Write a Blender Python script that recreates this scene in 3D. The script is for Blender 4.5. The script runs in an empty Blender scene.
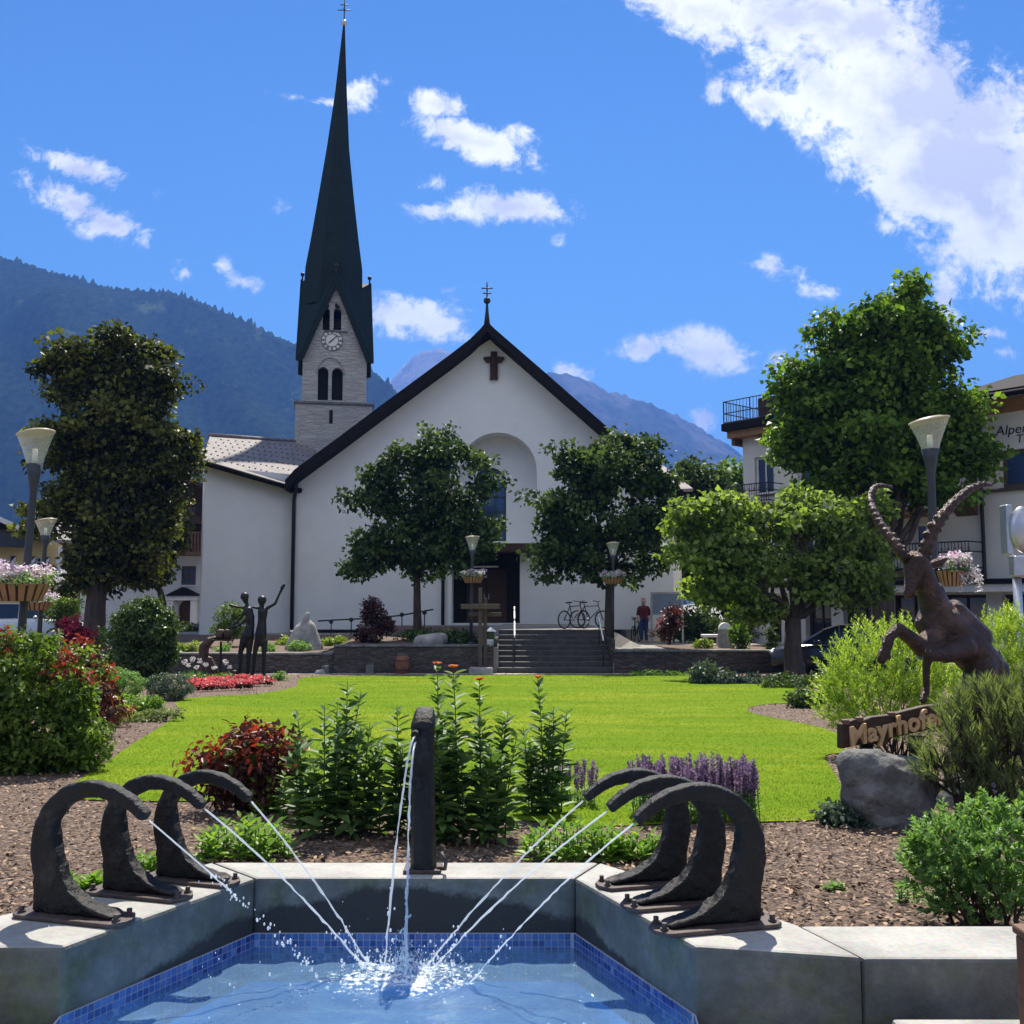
import bpy, bmesh, math
import numpy as np
from mathutils import Vector, Matrix
from math import sin, cos, pi, radians as R

rng = np.random.default_rng(11)
SC = bpy.context.scene
COL = SC.collection
F = 1000.0
HOR = 603.0
PIT = math.atan((HOR - 512) / F)
CZ = 2.1

# ------------------------------------------------------------------ layout helpers
def ray(px, py):
    u = (px - 512) / F
    v = (512 - py) / F
    return Vector((u, cos(PIT) - v * sin(PIT), sin(PIT) + v * cos(PIT)))

def at(px, py, Y):
    if py == 0: py = 600  # only the bearing is wanted: take it near eye level
    d = ray(px, py)
    t = Y / d.y
    return Vector((d.x * t, Y, CZ + d.z * t))

def onz(px, py, z):
    d = ray(px, py)
    t = (z - CZ) / d.z
    return Vector((d.x * t, d.y * t, z))

def gp(y):
    return 0.85 * (30 - y) / 24

def ong(px, py):
    d = ray(px, py)
    k = 0.85 / 24
    t = (0.85 * 30 / 24 - CZ) / (d.z + k * d.y)
    return Vector((d.x * t, d.y * t, CZ + d.z * t))

def sstep(a, b, x):
    t = min(1.0, max(0.0, (x - a) / (b - a)))
    return t * t * (3 - 2 * t)

def terr(x, y):
    """ground level outside the sloping garden"""
    if y < 4.0:
        return 0.45
    if y < 30.62:
        if abs(x) > 13.2:
            return gp(y) - 0.02 + (0.45 - gp(y)) * sstep(13.2, 17, abs(x))
        return gp(y) - 0.02
    left = 0.56 + 0.3 * sstep(31, 41, y)
    bank = 0.76 + 0.42 * sstep(31, 38, y)
    cen = 1.225 if y > 33.45 else 0.0
    right = 0.62 - 0.2 * sstep(34, 46, y)
    w1 = sstep(-6.0, -5.1, x)
    z = left + (bank - left) * w1
    w2 = 1.0 if x > -0.42 else 0.0
    z = z + (cen - z) * w2
    w3 = sstep(3.05, 3.15, x) if y < 34 else sstep(3.1, 4.6, x)
    z = z + (right - z) * w3
    if x < -14:
        z = z + (0.45 - z) * sstep(-14, -17, x)
    return z * (1 - sstep(60, 110, y))

# ------------------------------------------------------------------ materials
def newmat(name):
    m = bpy.data.materials.new(name)
    m.use_nodes = True
    nt = m.node_tree
    for n in list(nt.nodes):
        nt.nodes.remove(n)
    out = nt.nodes.new('ShaderNodeOutputMaterial')
    return m, nt, out

def N(nt, t, **kw):
    n = nt.nodes.new(t)
    for k, v in kw.items():
        if k in n.inputs:
            n.inputs[k].default_value = v
        else:
            setattr(n, k, v)
    return n

def L(nt, a, b):
    nt.links.new(a, b)

def c4(c):
    return (c[0], c[1], c[2], 1.0)

def noise(nt, scale, detail=4, rough=0.55, vec=None):
    n = N(nt, 'ShaderNodeTexNoise')
    n.inputs['Scale'].default_value = scale
    n.inputs['Detail'].default_value = detail
    n.inputs['Roughness'].default_value = rough
    if vec is not None:
        L(nt, vec, n.inputs['Vector'])
    return n

def ramp(nt, src, stops):
    r = N(nt, 'ShaderNodeValToRGB')
    el = r.color_ramp.elements
    while len(el) < len(stops):
        el.new(0.5)
    for e, (p, c) in zip(el, stops):
        e.position = p
        e.color = c4(c) if len(c) == 3 else c
    L(nt, src, r.inputs['Fac'])
    return r

def mixc(nt, fac, a, b, mode='MIX'):
    m = N(nt, 'ShaderNodeMix')
    m.data_type = 'RGBA'
    m.blend_type = mode
    for s, i in ((fac, 0), (a, 6), (b, 7)):
        if hasattr(s, 'default_value') and hasattr(s, 'node'):
            L(nt, s, m.inputs[i])
        elif i == 0:
            m.inputs[0].default_value = s
        else:
            m.inputs[i].default_value = c4(s)
    return m.outputs[2]

def pmat(name, c1, c2=None, scale=3.0, rough=0.7, bump=0.0, bscale=20.0, metallic=0.0, c3=None, scale3=0.6, f3=(0.5, 0.65), spec=0.4, stretch=None):
    m, nt, out = newmat(name)
    b = N(nt, 'ShaderNodeBsdfPrincipled')
    b.inputs['Roughness'].default_value = rough
    b.inputs['Metallic'].default_value = metallic
    b.inputs['Specular IOR Level'].default_value = spec
    tc = N(nt, 'ShaderNodeTexCoord')
    v = tc.outputs['Object']
    if stretch:
        mp = N(nt, 'ShaderNodeMapping')
        mp.inputs['Scale'].default_value = stretch
        L(nt, v, mp.inputs['Vector'])
        v = mp.outputs['Vector']
    if c2 is None:
        c2 = tuple(x * 0.8 for x in c1)
    n = noise(nt, scale, 6, 0.6, v)
    r = ramp(nt, n.outputs['Fac'], [(0.35, c1), (0.65, c2)])
    col = r.outputs['Color']
    if c3 is not None:
        n3 = noise(nt, scale3, 5, 0.65, v)
        r3 = ramp(nt, n3.outputs['Fac'], [(f3[0], (0, 0, 0)), (f3[1], (1, 1, 1))])
        col = mixc(nt, r3.outputs['Color'], col, c3)
    L(nt, col, b.inputs['Base Color'])
    if bump:
        nb = noise(nt, bscale, 6, 0.65, v)
        bp = N(nt, 'ShaderNodeBump')
        bp.inputs['Strength'].default_value = bump
        bp.inputs['Distance'].default_value = 0.02
        L(nt, nb.outputs['Fac'], bp.inputs['Height'])
        L(nt, bp.outputs['Normal'], b.inputs['Normal'])
    L(nt, b.outputs[0], out.inputs['Surface'])
    return m

def leafmat(name, dark, light, trans=0.45, tcol=None, rough=0.45, gloss=0.3, bias=0.0):
    """per-leaf random tint from a face attribute; light passes through the blades"""
    m, nt, out = newmat(name)
    a = N(nt, 'ShaderNodeAttribute')
    a.attribute_name = 'tint'
    r = ramp(nt, a.outputs['Fac'], [(bias, dark), (1.0, light)])
    b = N(nt, 'ShaderNodeBsdfPrincipled')
    b.inputs['Roughness'].default_value = rough
    b.inputs['Specular IOR Level'].default_value = gloss
    L(nt, r.outputs['Color'], b.inputs['Base Color'])
    t = N(nt, 'ShaderNodeBsdfTranslucent')
    tc = tcol or (1.3, 1.35, 0.6)
    mm = mixc(nt, 1.0, r.outputs['Color'], tc, 'MULTIPLY')
    L(nt, mm, t.inputs['Color'])
    mx = N(nt, 'ShaderNodeMixShader')
    mx.inputs[0].default_value = trans
    L(nt, b.outputs[0], mx.inputs[1])
    L(nt, t.outputs[0], mx.inputs[2])
    L(nt, mx.outputs[0], out.inputs['Surface'])
    return m

def glassmat(name, tint=(0.9, 0.95, 0.95), opacity=0.25, body=(0.8, 0.8, 0.75), rough=0.08):
    m, nt, out = newmat(name)
    tr = N(nt, 'ShaderNodeBsdfTransparent')
    tr.inputs['Color'].default_value = c4(tint)
    p = N(nt, 'ShaderNodeBsdfPrincipled')
    p.inputs['Base Color'].default_value = c4(body)
    p.inputs['Roughness'].default_value = rough
    mx = N(nt, 'ShaderNodeMixShader')
    mx.inputs[0].default_value = opacity
    L(nt, tr.outputs[0], mx.inputs[1])
    L(nt, p.outputs[0], mx.inputs[2])
    L(nt, mx.outputs[0], out.inputs['Surface'])
    return m

def stonewall_mat(name, stones, mortar, sx=2.2, sz=7.0, rnd=0.9):
    """random rubble courses"""
    m, nt, out = newmat(name)
    b = N(nt, 'ShaderNodeBsdfPrincipled')
    b.inputs['Roughness'].default_value = 0.85
    tc = N(nt, 'ShaderNodeTexCoord')
    mp = N(nt, 'ShaderNodeMapping')
    mp.inputs['Scale'].default_value = (sx, sx, sz)
    L(nt, tc.outputs['Object'], mp.inputs['Vector'])
    v = N(nt, 'ShaderNodeTexVoronoi')
    v.inputs['Scale'].default_value = 1.0
    v.inputs['Randomness'].default_value = rnd
    L(nt, mp.outputs[0], v.inputs['Vector'])
    e = N(nt, 'ShaderNodeTexVoronoi')
    e.feature = 'DISTANCE_TO_EDGE'
    e.inputs['Scale'].default_value = 1.0
    e.inputs['Randomness'].default_value = rnd
    L(nt, mp.outputs[0], e.inputs['Vector'])
    sep = N(nt, 'ShaderNodeSeparateColor')
    L(nt, v.outputs['Color'], sep.inputs[0])
    r = ramp(nt, sep.outputs[0], [(i / max(1, len(stones) - 1), s) for i, s in enumerate(stones)])
    nn = noise(nt, 9, 5, 0.6, tc.outputs['Object'])
    col = mixc(nt, 0.5, r.outputs['Color'], nn.outputs['Color'], 'OVERLAY')
    er = ramp(nt, e.outputs['Distance'], [(0.02, (0, 0, 0)), (0.09, (1, 1, 1))])
    col = mixc(nt, er.outputs['Color'], mortar, col)
    L(nt, col, b.inputs['Base Color'])
    bp = N(nt, 'ShaderNodeBump')
    bp.inputs['Strength'].default_value = 0.7
    bp.inputs['Distance'].default_value = 0.04
    add = N(nt, 'ShaderNodeMath', operation='ADD')
    L(nt, er.outputs['Color'], add.inputs[0])
    L(nt, nn.outputs['Fac'], add.inputs[1])
    L(nt, add.outputs[0], bp.inputs['Height'])
    L(nt, bp.outputs[0], b.inputs['Normal'])
    L(nt, b.outputs[0], out.inputs['Surface'])
    return m

M = {}
M['plaster'] = pmat('plaster', (0.79, 0.79, 0.77), (0.75, 0.75, 0.735), 1.2, 0.9, 0.2, 30, c3=(0.7, 0.7, 0.68), scale3=0.3, f3=(0.5, 0.85))
M['plaster_warm'] = pmat('plaster_warm', (0.74, 0.71, 0.66), (0.66, 0.63, 0.58), 0.8, 0.9, 0.2, 30, c3=(0.55, 0.52, 0.46), scale3=0.5, f3=(0.55, 0.8))
M['plaster_yellow'] = pmat('plaster_yellow', (0.66, 0.5, 0.2), (0.58, 0.43, 0.17), 1.0, 0.9, 0.2, 30)
M['roof_dark'] = pmat('roof_dark', (0.014, 0.012, 0.012), (0.009, 0.008, 0.008), 4, 0.85, 0.3, 12, spec=.15)
M['spire_metal'] = pmat('spire_metal', (0.005, 0.014, 0.015), (0.009, 0.02, 0.021), 2.5, 0.7, 0.2, 6, metallic=0.0, spec=0.15)
M['wood_dark'] = pmat('wood_dark', (0.06, 0.03, 0.018), (0.035, 0.018, 0.012), 6, 0.7, 0.3, 30, stretch=(1, 1, 6))
M['wood_brown'] = pmat('wood_brown', (0.16, 0.08, 0.045), (0.1, 0.05, 0.03), 5, 0.7, 0.3, 30, stretch=(1, 1, 6))
M['wood_light'] = pmat('wood_light', (0.36, 0.2, 0.09), (0.26, 0.14, 0.06), 5, 0.7, 0.3, 30)
M['wood_grey'] = pmat('wood_grey', (0.12, 0.09, 0.068), (0.075, 0.056, 0.043), 9, 0.8, 0.4, 40, stretch=(4, 4, 0.5))
M['iron'] = pmat('iron', (0.02, 0.02, 0.022), (0.012, 0.012, 0.014), 5, 0.55, 0.1, 40)
M['lamp_metal'] = pmat('lamp_metal', (0.055, 0.06, 0.07), (0.045, 0.05, 0.06), 5, 0.5, 0.1, 40, metallic=0.4)
M['steel'] = pmat('steel', (0.55, 0.56, 0.57), (0.42, 0.43, 0.44), 6, 0.35, 0.05, 40, metallic=0.8)
M['bronze'] = pmat('bronze', (0.075, 0.045, 0.035), (0.04, 0.025, 0.02), 16, 0.36, 1.0, 55, metallic=0.5, c3=(0.17, 0.1, 0.07), scale3=5, f3=(0.52, 0.75))
M['bronze_dark'] = pmat('bronze_dark', (0.03, 0.028, 0.028), (0.02, 0.018, 0.018), 9, 0.45, 0.2, 40, metallic=0.5)
M['horn_iron'] = pmat('horn_iron', (0.014, 0.0132, 0.0135), (0.008, 0.0075, 0.0075), 14, 0.5, 0.6, 45, metallic=0.4, c3=(0.055, 0.048, 0.045), scale3=11, f3=(0.55, 0.75))
M['plate_iron'] = pmat('plate_iron', (0.09, 0.07, 0.065), (0.06, 0.045, 0.04), 20, 0.6, 0.3, 60, metallic=0.3)
M['glass_dark'] = pmat('glass_dark', (0.012, 0.016, 0.022), (0.02, 0.025, 0.035), 1.5, 0.06, spec=0.7)
M['glass_blue'] = pmat('glass_blue', (0.03, 0.06, 0.14), (0.05, 0.09, 0.2), 1.5, 0.08, spec=0.7)
M['white_paint'] = pmat('white_paint', (0.75, 0.75, 0.74), (0.68, 0.68, 0.67), 4, 0.5)
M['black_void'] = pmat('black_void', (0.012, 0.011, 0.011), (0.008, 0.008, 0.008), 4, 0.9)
M['stone_block'] = pmat('stone_block', (0.33, 0.31, 0.29), (0.2, 0.19, 0.18), 5, 0.85, 0.7, 14, c3=(0.42, 0.4, 0.37), scale3=2, f3=(0.5, 0.7))
M['stone_dark'] = pmat('stone_dark', (0.165, 0.163, 0.155), (0.1, 0.099, 0.096), 9, 0.85, 1.0, 26, c3=(0.25, 0.245, 0.23), scale3=3, f3=(0.5, 0.7))
M['step_stone'] = pmat('step_stone', (0.085, 0.078, 0.074), (0.05, 0.047, 0.044), 5, 0.85, 0.4, 20)
M['paving'] = pmat('paving', (0.33, 0.31, 0.28), (0.24, 0.22, 0.2), 2.0, 0.85, 0.3, 30)
M['asphalt'] = pmat('asphalt', (0.06, 0.06, 0.062), (0.045, 0.045, 0.047), 6, 0.9, 0.3, 80)
M['gravel'] = pmat('gravel', (0.46, 0.42, 0.35), (0.3, 0.27, 0.23), 30, 0.9, 0.6, 90)
M['soil'] = pmat('soil', (0.13, 0.085, 0.06), (0.05, 0.032, 0.024), 28, 0.95, 1.0, 60, c3=(0.27, 0.19, 0.14), scale3=40, f3=(0.5, 0.62))
M['turf'] = pmat('turf', (0.12, 0.19, 0.008), (0.088, 0.152, 0.006), 3, 0.9, 0.35, 160, spec=.05, c3=(0.18, 0.22, 0.014), scale3=.9, f3=(0.45, 0.66), stretch=(.35, 1, 1))
M['bark'] = pmat('bark', (0.075, 0.055, 0.042), (0.035, 0.026, 0.021), 9, 0.9, 0.9, 24, stretch=(1, 1, 0.25))
M['stem_green'] = pmat('stem_green', (0.06, 0.11, 0.03), (0.04, 0.08, 0.02), 8, 0.7)
M['rubber'] = pmat('rubber', (0.015, 0.015, 0.015), (0.01, 0.01, 0.01), 8, 0.8)
M['terracotta'] = pmat('terracotta', (0.26, 0.1, 0.055), (0.18, 0.07, 0.04), 6, 0.8, 0.2, 30)
M['wall_stone'] = stonewall_mat('wall_stone', [(0.04, 0.034, 0.031), (0.095, 0.074, 0.064), (0.065, 0.054, 0.049), (0.125, 0.098, 0.083)], (0.045, 0.04, 0.036), 3.4, 12.0)
M['tower_stone'] = stonewall_mat('tower_stone', [(0.4, 0.385, 0.35), (0.44, 0.425, 0.39), (0.36, 0.345, 0.315), (0.47, 0.455, 0.42)], (0.36, 0.345, 0.315), 1.2, 6.5, 1.0)

# translucent foliage kinds
LM = {}
LM['maple'] = leafmat('leaf_maple', (0.024, 0.046, 0.018), (0.13, 0.2, 0.065), 0.34, gloss=.12, rough=.55, bias=.22)
LM['olive'] = leafmat('leaf_olive', (0.009, 0.016, 0.007), (0.2, 0.21, 0.04), 0.3, (1.5, 1.7, 0.5), gloss=.2, rough=.5, bias=.22)
LM['lime'] = leafmat('leaf_lime', (0.035, 0.08, 0.012), (0.2, 0.32, 0.045), 0.45, gloss=.2, rough=.5, bias=.15)
LM['walnut'] = leafmat('leaf_walnut', (0.05, 0.09, 0.02), (0.3, 0.4, 0.1), 0.52, gloss=.2, rough=.55)
LM['box'] = leafmat('leaf_box', (0.022, 0.05, 0.014), (0.11, 0.17, 0.04), 0.28)
LM['perennial'] = leafmat('leaf_perennial', (0.04, 0.095, 0.024), (0.18, 0.29, 0.085), 0.32, gloss=0.2, rough=0.5)
LM['herb'] = leafmat('leaf_herb', (0.09, 0.2, 0.025), (0.24, 0.37, 0.06), 0.45)
LM['yellowgreen'] = leafmat('leaf_yellowgreen', (0.13, 0.2, 0.025), (0.3, 0.38, 0.06), 0.45)
LM['feather'] = leafmat('leaf_feather', (0.17, 0.28, 0.03), (0.42, 0.52, 0.09), 0.5)
LM['fern'] = leafmat('leaf_fern', (0.09, 0.19, 0.045), (0.25, 0.4, 0.13), 0.45)
LM['pine'] = leafmat('leaf_pine', (0.08, 0.12, 0.045), (0.26, 0.31, 0.14), 0.45)
LM['redleaf'] = leafmat('leaf_red', (0.16, 0.025, 0.015), (0.4, 0.08, 0.04), 0.4, (1.3, 0.9, 0.7))
LM['darkred'] = leafmat('leaf_darkred', (0.045, 0.02, 0.015), (0.1, 0.035, 0.024), 0.25, (1.4, 0.9, 0.6))
LM['bushgreen'] = leafmat('leaf_bush', (0.05, 0.1, 0.014), (0.24, 0.33, 0.05), 0.42, bias=.25)
LM['ivy'] = leafmat('leaf_ivy', (0.03, 0.06, 0.035), (0.14, 0.19, 0.13), 0.2, gloss=0.35, rough=0.45)
LM['grass'] = leafmat('grass_blade', (0.075, 0.15, 0.006), (0.18, 0.26, 0.009), 0.5, (1.2, 1.3, 0.3), gloss=0.02, rough=.8)
LM['crimson'] = leafmat('leaf_crimson', (0.3, 0.02, 0.05), (0.55, 0.08, 0.14), 0.4, (1.3, 0.8, 0.8))
LM['petal_white'] = leafmat('petal_white', (0.62, 0.55, 0.58), (0.82, 0.8, 0.78), 0.35, (1, 1, 1))
LM['petal_pink'] = leafmat('petal_pink', (0.6, 0.35, 0.5), (0.8, 0.65, 0.74), 0.35, (1, 1, 1))
LM['petal_red'] = leafmat('petal_red', (0.5, 0.06, 0.07), (0.72, 0.2, 0.2), 0.4, (1.1, 0.9, 0.9))
LM['petal_purple'] = leafmat('petal_purple', (0.12, 0.065, 0.15), (0.34, 0.22, 0.36), 0.3, (1, 1, 1))
LM['petal_orange'] = leafmat('petal_orange', (0.55, 0.12, 0.02), (0.75, 0.25, 0.04), 0.4, (1, 1, 1))
LM['chip'] = leafmat('bark_chip', (0.05, 0.03, 0.021), (0.4, 0.275, 0.185), 0.0, rough=0.9, gloss=0.25)

# ------------------------------------------------------------------ mesh builder
class MB:
    def __init__(s):
        s.v = []
        s.f = []
    def add(s, vs, fs):
        o = len(s.v)
        s.v += [tuple(v) for v in vs]
        s.f += [tuple(i + o for i in f) for f in fs]
        return s
    def box(s, lo, hi):
        x0, y0, z0 = lo
        x1, y1, z1 = hi
        return s.add([(x0, y0, z0), (x1, y0, z0), (x1, y1, z0), (x0, y1, z0), (x0, y0, z1), (x1, y0, z1), (x1, y1, z1), (x0, y1, z1)],
                     [(0, 3, 2, 1), (4, 5, 6, 7), (0, 1, 5, 4), (1, 2, 6, 5), (2, 3, 7, 6), (3, 0, 4, 7)])
    def prism(s, pts, dv):
        """closed solid: polygon pts (3D) swept along dv"""
        n = len(pts)
        dv = Vector(dv)
        a = [Vector(p) for p in pts]
        return s.add(a + [p + dv for p in a], [tuple(range(n))[::-1], tuple(range(n, 2 * n))] + [(i, (i + 1) % n, n + (i + 1) % n, n + i) for i in range(n)])
    def tube(s, path, rad, n=8, cap=True, sq=None):
        P = [Vector(p) for p in path]
        if not hasattr(rad, '__len__'):
            rad = [rad] * len(P)
        rings = []
        T0 = (P[1] - P[0]).normalized()
        up = Vector((0, 0, 1)) if abs(T0.z) < 0.9 else Vector((0, 1, 0))
        A = T0.cross(up).normalized()
        for i, p in enumerate(P):
            t = (P[min(i + 1, len(P) - 1)] - P[max(i - 1, 0)])
            if t.length < 1e-9:
                t = T0
            t.normalize()
            A = (A - t * A.dot(t))
            if A.length < 1e-6:
                A = t.orthogonal()
            A.normalize()
            B = t.cross(A)
            rings.append([p + (A * cos(2 * pi * k / n) + B * sin(2 * pi * k / n) * (sq or 1)) * rad[i] for k in range(n)])
        vs = [v for r in rings for v in r]
        fs = []
        for i in range(len(P) - 1):
            for k in range(n):
                fs.append((i * n + k, i * n + (k + 1) % n, (i + 1) * n + (k + 1) % n, (i + 1) * n + k))
        if cap:
            fs.append(tuple(range(n))[::-1])
            fs.append(tuple((len(P) - 1) * n + k for k in range(n)))
        return s.add(vs, fs)
    def lathe(s, c, prof, n=20, shear=0.0):
        c = Vector(c)
        vs = []
        for r, z in prof:
            for k in range(n):
                a = 2 * pi * k / n
                vs.append(c + Vector((r * cos(a), r * sin(a), z + shear * r * cos(a))))
        fs = []
        for i in range(len(prof) - 1):
            for k in range(n):
                fs.append((i * n + k, i * n + (k + 1) % n, (i + 1) * n + (k + 1) % n, (i + 1) * n + k))
        return s.add(vs, fs)
    def ball(s, c, r, n=10, m=7):
        c = Vector(c)
        if not hasattr(r, '__len__'):
            r = (r, r, r)
        vs = [c + Vector((0, 0, -r[2]))]
        for j in range(1, m):
            t = -pi / 2 + pi * j / m
            for k in range(n):
                a = 2 * pi * k / n
                vs.append(c + Vector((r[0] * cos(t) * cos(a), r[1] * cos(t) * sin(a), r[2] * sin(t))))
        vs.append(c + Vector((0, 0, r[2])))
        fs = []
        for k in range(n):
            fs.append((0, 1 + (k + 1) % n, 1 + k))
            fs.append((len(vs) - 1, 1 + (m - 2) * n + k, 1 + (m - 2) * n + (k + 1) % n))
        for j in range(m - 2):
            for k in range(n):
                fs.append((1 + j * n + k, 1 + j * n + (k + 1) % n, 1 + (j + 1) * n + (k + 1) % n, 1 + (j + 1) * n + k))
        return s.add(vs, fs)
    def torus(s, c, Rr, r, ax, n=24, m=6):
        c = Vector(c)
        ax = Vector(ax).normalized()
        A = ax.orthogonal().normalized()
        B = ax.cross(A)
        vs, fs = [], []
        for i in range(n):
            a = 2 * pi * i / n
            d = A * cos(a) + B * sin(a)
            for k in range(m):
                b = 2 * pi * k / m
                vs.append(c + d * (Rr + r * cos(b)) + ax * (r * sin(b)))
        for i in range(n):
            for k in range(m):
                fs.append((i * m + k, ((i + 1) % n) * m + k, ((i + 1) % n) * m + (k + 1) % m, i * m + (k + 1) % m))
        return s.add(vs, fs)

def rootloc(p):
    v = Vector((0, 0, 0))
    while p is not None:
        v += p.location
        p = p.parent
    return v

def obj(name, mb, mat, parent=None, smooth=False, bevel=0.0, local=False, recalc=True):
    me = bpy.data.meshes.new(name)
    off = Vector((0, 0, 0)) if (parent is None or local) else rootloc(parent)
    vs = mb.v if off.length == 0 else [(v[0] - off.x, v[1] - off.y, v[2] - off.z) for v in mb.v]
    me.from_pydata(vs, [], mb.f)
    if recalc:
        bm = bmesh.new()
        bm.from_mesh(me)
        bmesh.ops.recalc_face_normals(bm, faces=bm.faces)
        bm.to_mesh(me)
        bm.free()
    if smooth:
        me.polygons.foreach_set('use_smooth', [True] * len(me.polygons))
    me.materials.append(mat)
    o = bpy.data.objects.new(name, me)
    COL.objects.link(o)
    if parent is not None:
        o.parent = parent
    if bevel:
        b = o.modifiers.new('bevel', 'BEVEL')
        b.width = bevel
        b.segments = 2
        b.limit_method = 'ANGLE'
        b.angle_limit = R(40)
    return o

def tag(o, label=None, cat=None, group=None, kind=None):
    if label: o['label'] = label
    if cat: o['category'] = cat
    if group: o['group'] = group
    if kind: o['kind'] = kind
    return o

def thing(name, label, cat, loc=(0, 0, 0), group=None):
    o = bpy.data.objects.new(name, None)
    o.empty_display_size = 0.2
    COL.objects.link(o)
    o.location = loc
    return tag(o, label, cat, group)

def copy_tree(o, parent=None):
    c = o.copy()
    COL.objects.link(c)
    if parent is not None:
        c.parent = parent
    for ch in list(o.children):
        copy_tree(ch, c)
    return c

# ------------------------------------------------------------------ fast leaf meshes
def nrm(a):
    return a / np.maximum(np.linalg.norm(a, axis=1, keepdims=True), 1e-9)

def leaf_obj(name, P, D, NN, Ln, Wd, mat, parent=None, oval=False, fold=0.25, curl=0.0, tint=None):
    n = len(P)
    P = np.asarray(P, float)
    if parent is not None:
        P = P - np.array(rootloc(parent))
    D = nrm(np.asarray(D, float))
    S = nrm(np.cross(D, NN))
    U = np.cross(S, D)
    Ln = np.broadcast_to(np.asarray(Ln, float), (n,))[:, None]
    Wd = np.broadcast_to(np.asarray(Wd, float), (n,))[:, None]
    tip = P + D * Ln - U * (Ln * curl)
    if oval:
        def sd(t, w, sg):
            return P + D * (Ln * t) + S * (sg * Wd * w) + U * (Wd * fold * w) - U * (Ln * curl * t * t)
        V = np.stack([P, sd(.3, .5, 1), sd(.68, .42, 1), tip, sd(.68, .42, -1), sd(.3, .5, -1)], 1).reshape(-1, 3)
        k = np.arange(n)[:, None] * 6
        F4 = np.stack([k + np.array([[0, 1, 2, 3]]), k + np.array([[0, 3, 4, 5]])], 1).reshape(-1, 4)
        loops = F4.reshape(-1)
        cnt = 4
        per = 2
    else:
        a = P + D * (Ln * .45) + S * (Wd * .5) + U * (Wd * fold)
        b = P + D * (Ln * .45) - S * (Wd * .5) + U * (Wd * fold)
        V = np.stack([P, a, tip, b], 1).reshape(-1, 3)
        loops = np.arange(4 * n)
        cnt = 4
        per = 1
    nf = len(loops) // cnt
    me = bpy.data.meshes.new(name)
    me.vertices.add(len(V))
    me.vertices.foreach_set('co', V.astype(np.float32).reshape(-1))
    me.loops.add(len(loops))
    me.loops.foreach_set('vertex_index', loops.astype(np.int32))
    me.polygons.add(nf)
    me.polygons.foreach_set('loop_start', (np.arange(nf) * cnt).astype(np.int32))
    me.update(calc_edges=True)
    if tint is None:
        tint = rng.random(n)
    at_ = me.attributes.new('tint', 'FLOAT', 'FACE')
    at_.data.foreach_set('value', np.repeat(np.clip(tint, 0, 1), per).astype(np.float32))
    me.materials.append(mat)
    o = bpy.data.objects.new(name, me)
    COL.objects.link(o)
    if parent is not None:
        o.parent = parent
    return o

def rand_dirs(n):
    return nrm(rng.normal(size=(n, 3)))

def clusters(lobes, k, shell=0.6):
    """k cluster centres spread through the ellipsoid lobes, mostly near their surface"""
    lobes = np.asarray(lobes, float)
    vol = (lobes[:, 3] * lobes[:, 4] * lobes[:, 5]) ** (2 / 3)
    idx = rng.choice(len(lobes), k, p=vol / vol.sum())
    d = rand_dirs(k)
    r = np.where(rng.random(k) < shell, 0.78 + 0.26 * rng.random(k), rng.random(k) ** (1 / 3) * 0.9)
    c = lobes[idx, :3] + d * r[:, None] * lobes[idx, 3:6]
    return c, d

def lumps(lobes, m=9, sz=.38):
    """break each lobe into smaller bunches sitting on and in it"""
    out = []
    for l in lobes:
        l = np.array(l, float)
        for i in range(m):
            d = rand_dirs(1)[0]
            f = .45 + .42 * rng.random() if i else 0
            s = sz * (.75 + .5 * rng.random())
            out.append((*(l[:3] + d * l[3:6] * f), *(l[3:6] * s)))
    return out

def leaves_from(c, d, per, cr, flat=0.6, up=0.5, droop=0.25):
    """leaf positions, axes and normals in clumps around the cluster centres"""
    k = len(c)
    n = k * per
    base = np.repeat(c, per, 0)
    off = nrm(rng.normal(size=(n, 3))) * (rng.random(n)[:, None] ** .5) * 1.75 * cr * np.repeat(0.6 + 0.7 * rng.random(k), per)[:, None]
    off[:, 2] *= flat
    P = base + off
    nn = nrm(rng.normal(size=(n, 3)) * 0.75 + np.array([0, 0, up]) + np.repeat(d, per, 0) * 0.55)
    ax = rand_dirs(n) + nrm(off) * 0.8
    ax = ax - nn * (ax * nn).sum(1, keepdims=True)
    ax = nrm(ax)
    ax[:, 2] -= droop
    tint = np.clip(np.repeat(rng.random(k), per) * 0.55 + rng.random(n) * 0.45, 0, 1)
    return P, nrm(ax), nn, tint

def pxlobes(D, L_, dep=0.85):
    """lobes given as (px, py, rx px, rz px[, dy m]) at distance D"""
    out = []
    for l in L_:
        dy = l[4] if len(l) > 4 else 0.0
        p = at(l[0], l[1], D + dy)
        s = (D + dy) / F
        rx, rz = l[2] * s, l[3] * s
        out.append((p.x, p.y, p.z, rx, 0.5 * (rx + rz) * dep, rz))
    return out

def branch(mb, a, b, r0, r1, wob=0.12, n=6):
    a, b = Vector(a), Vector(b)
    ln = (b - a).length
    path = []
    for i in range(n):
        t = i / (n - 1)
        p = a.lerp(b, t)
        p.z += sin(pi * t) * ln * 0.06
        if 0 < i < n - 1:
            p += Vector(rng.normal(size=3)) * ln * wob * 0.3
        path.append(p)
    mb.tube(path, [r0 + (r1 - r0) * i / (n - 1) for i in range(n)], 7)
    return path

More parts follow.
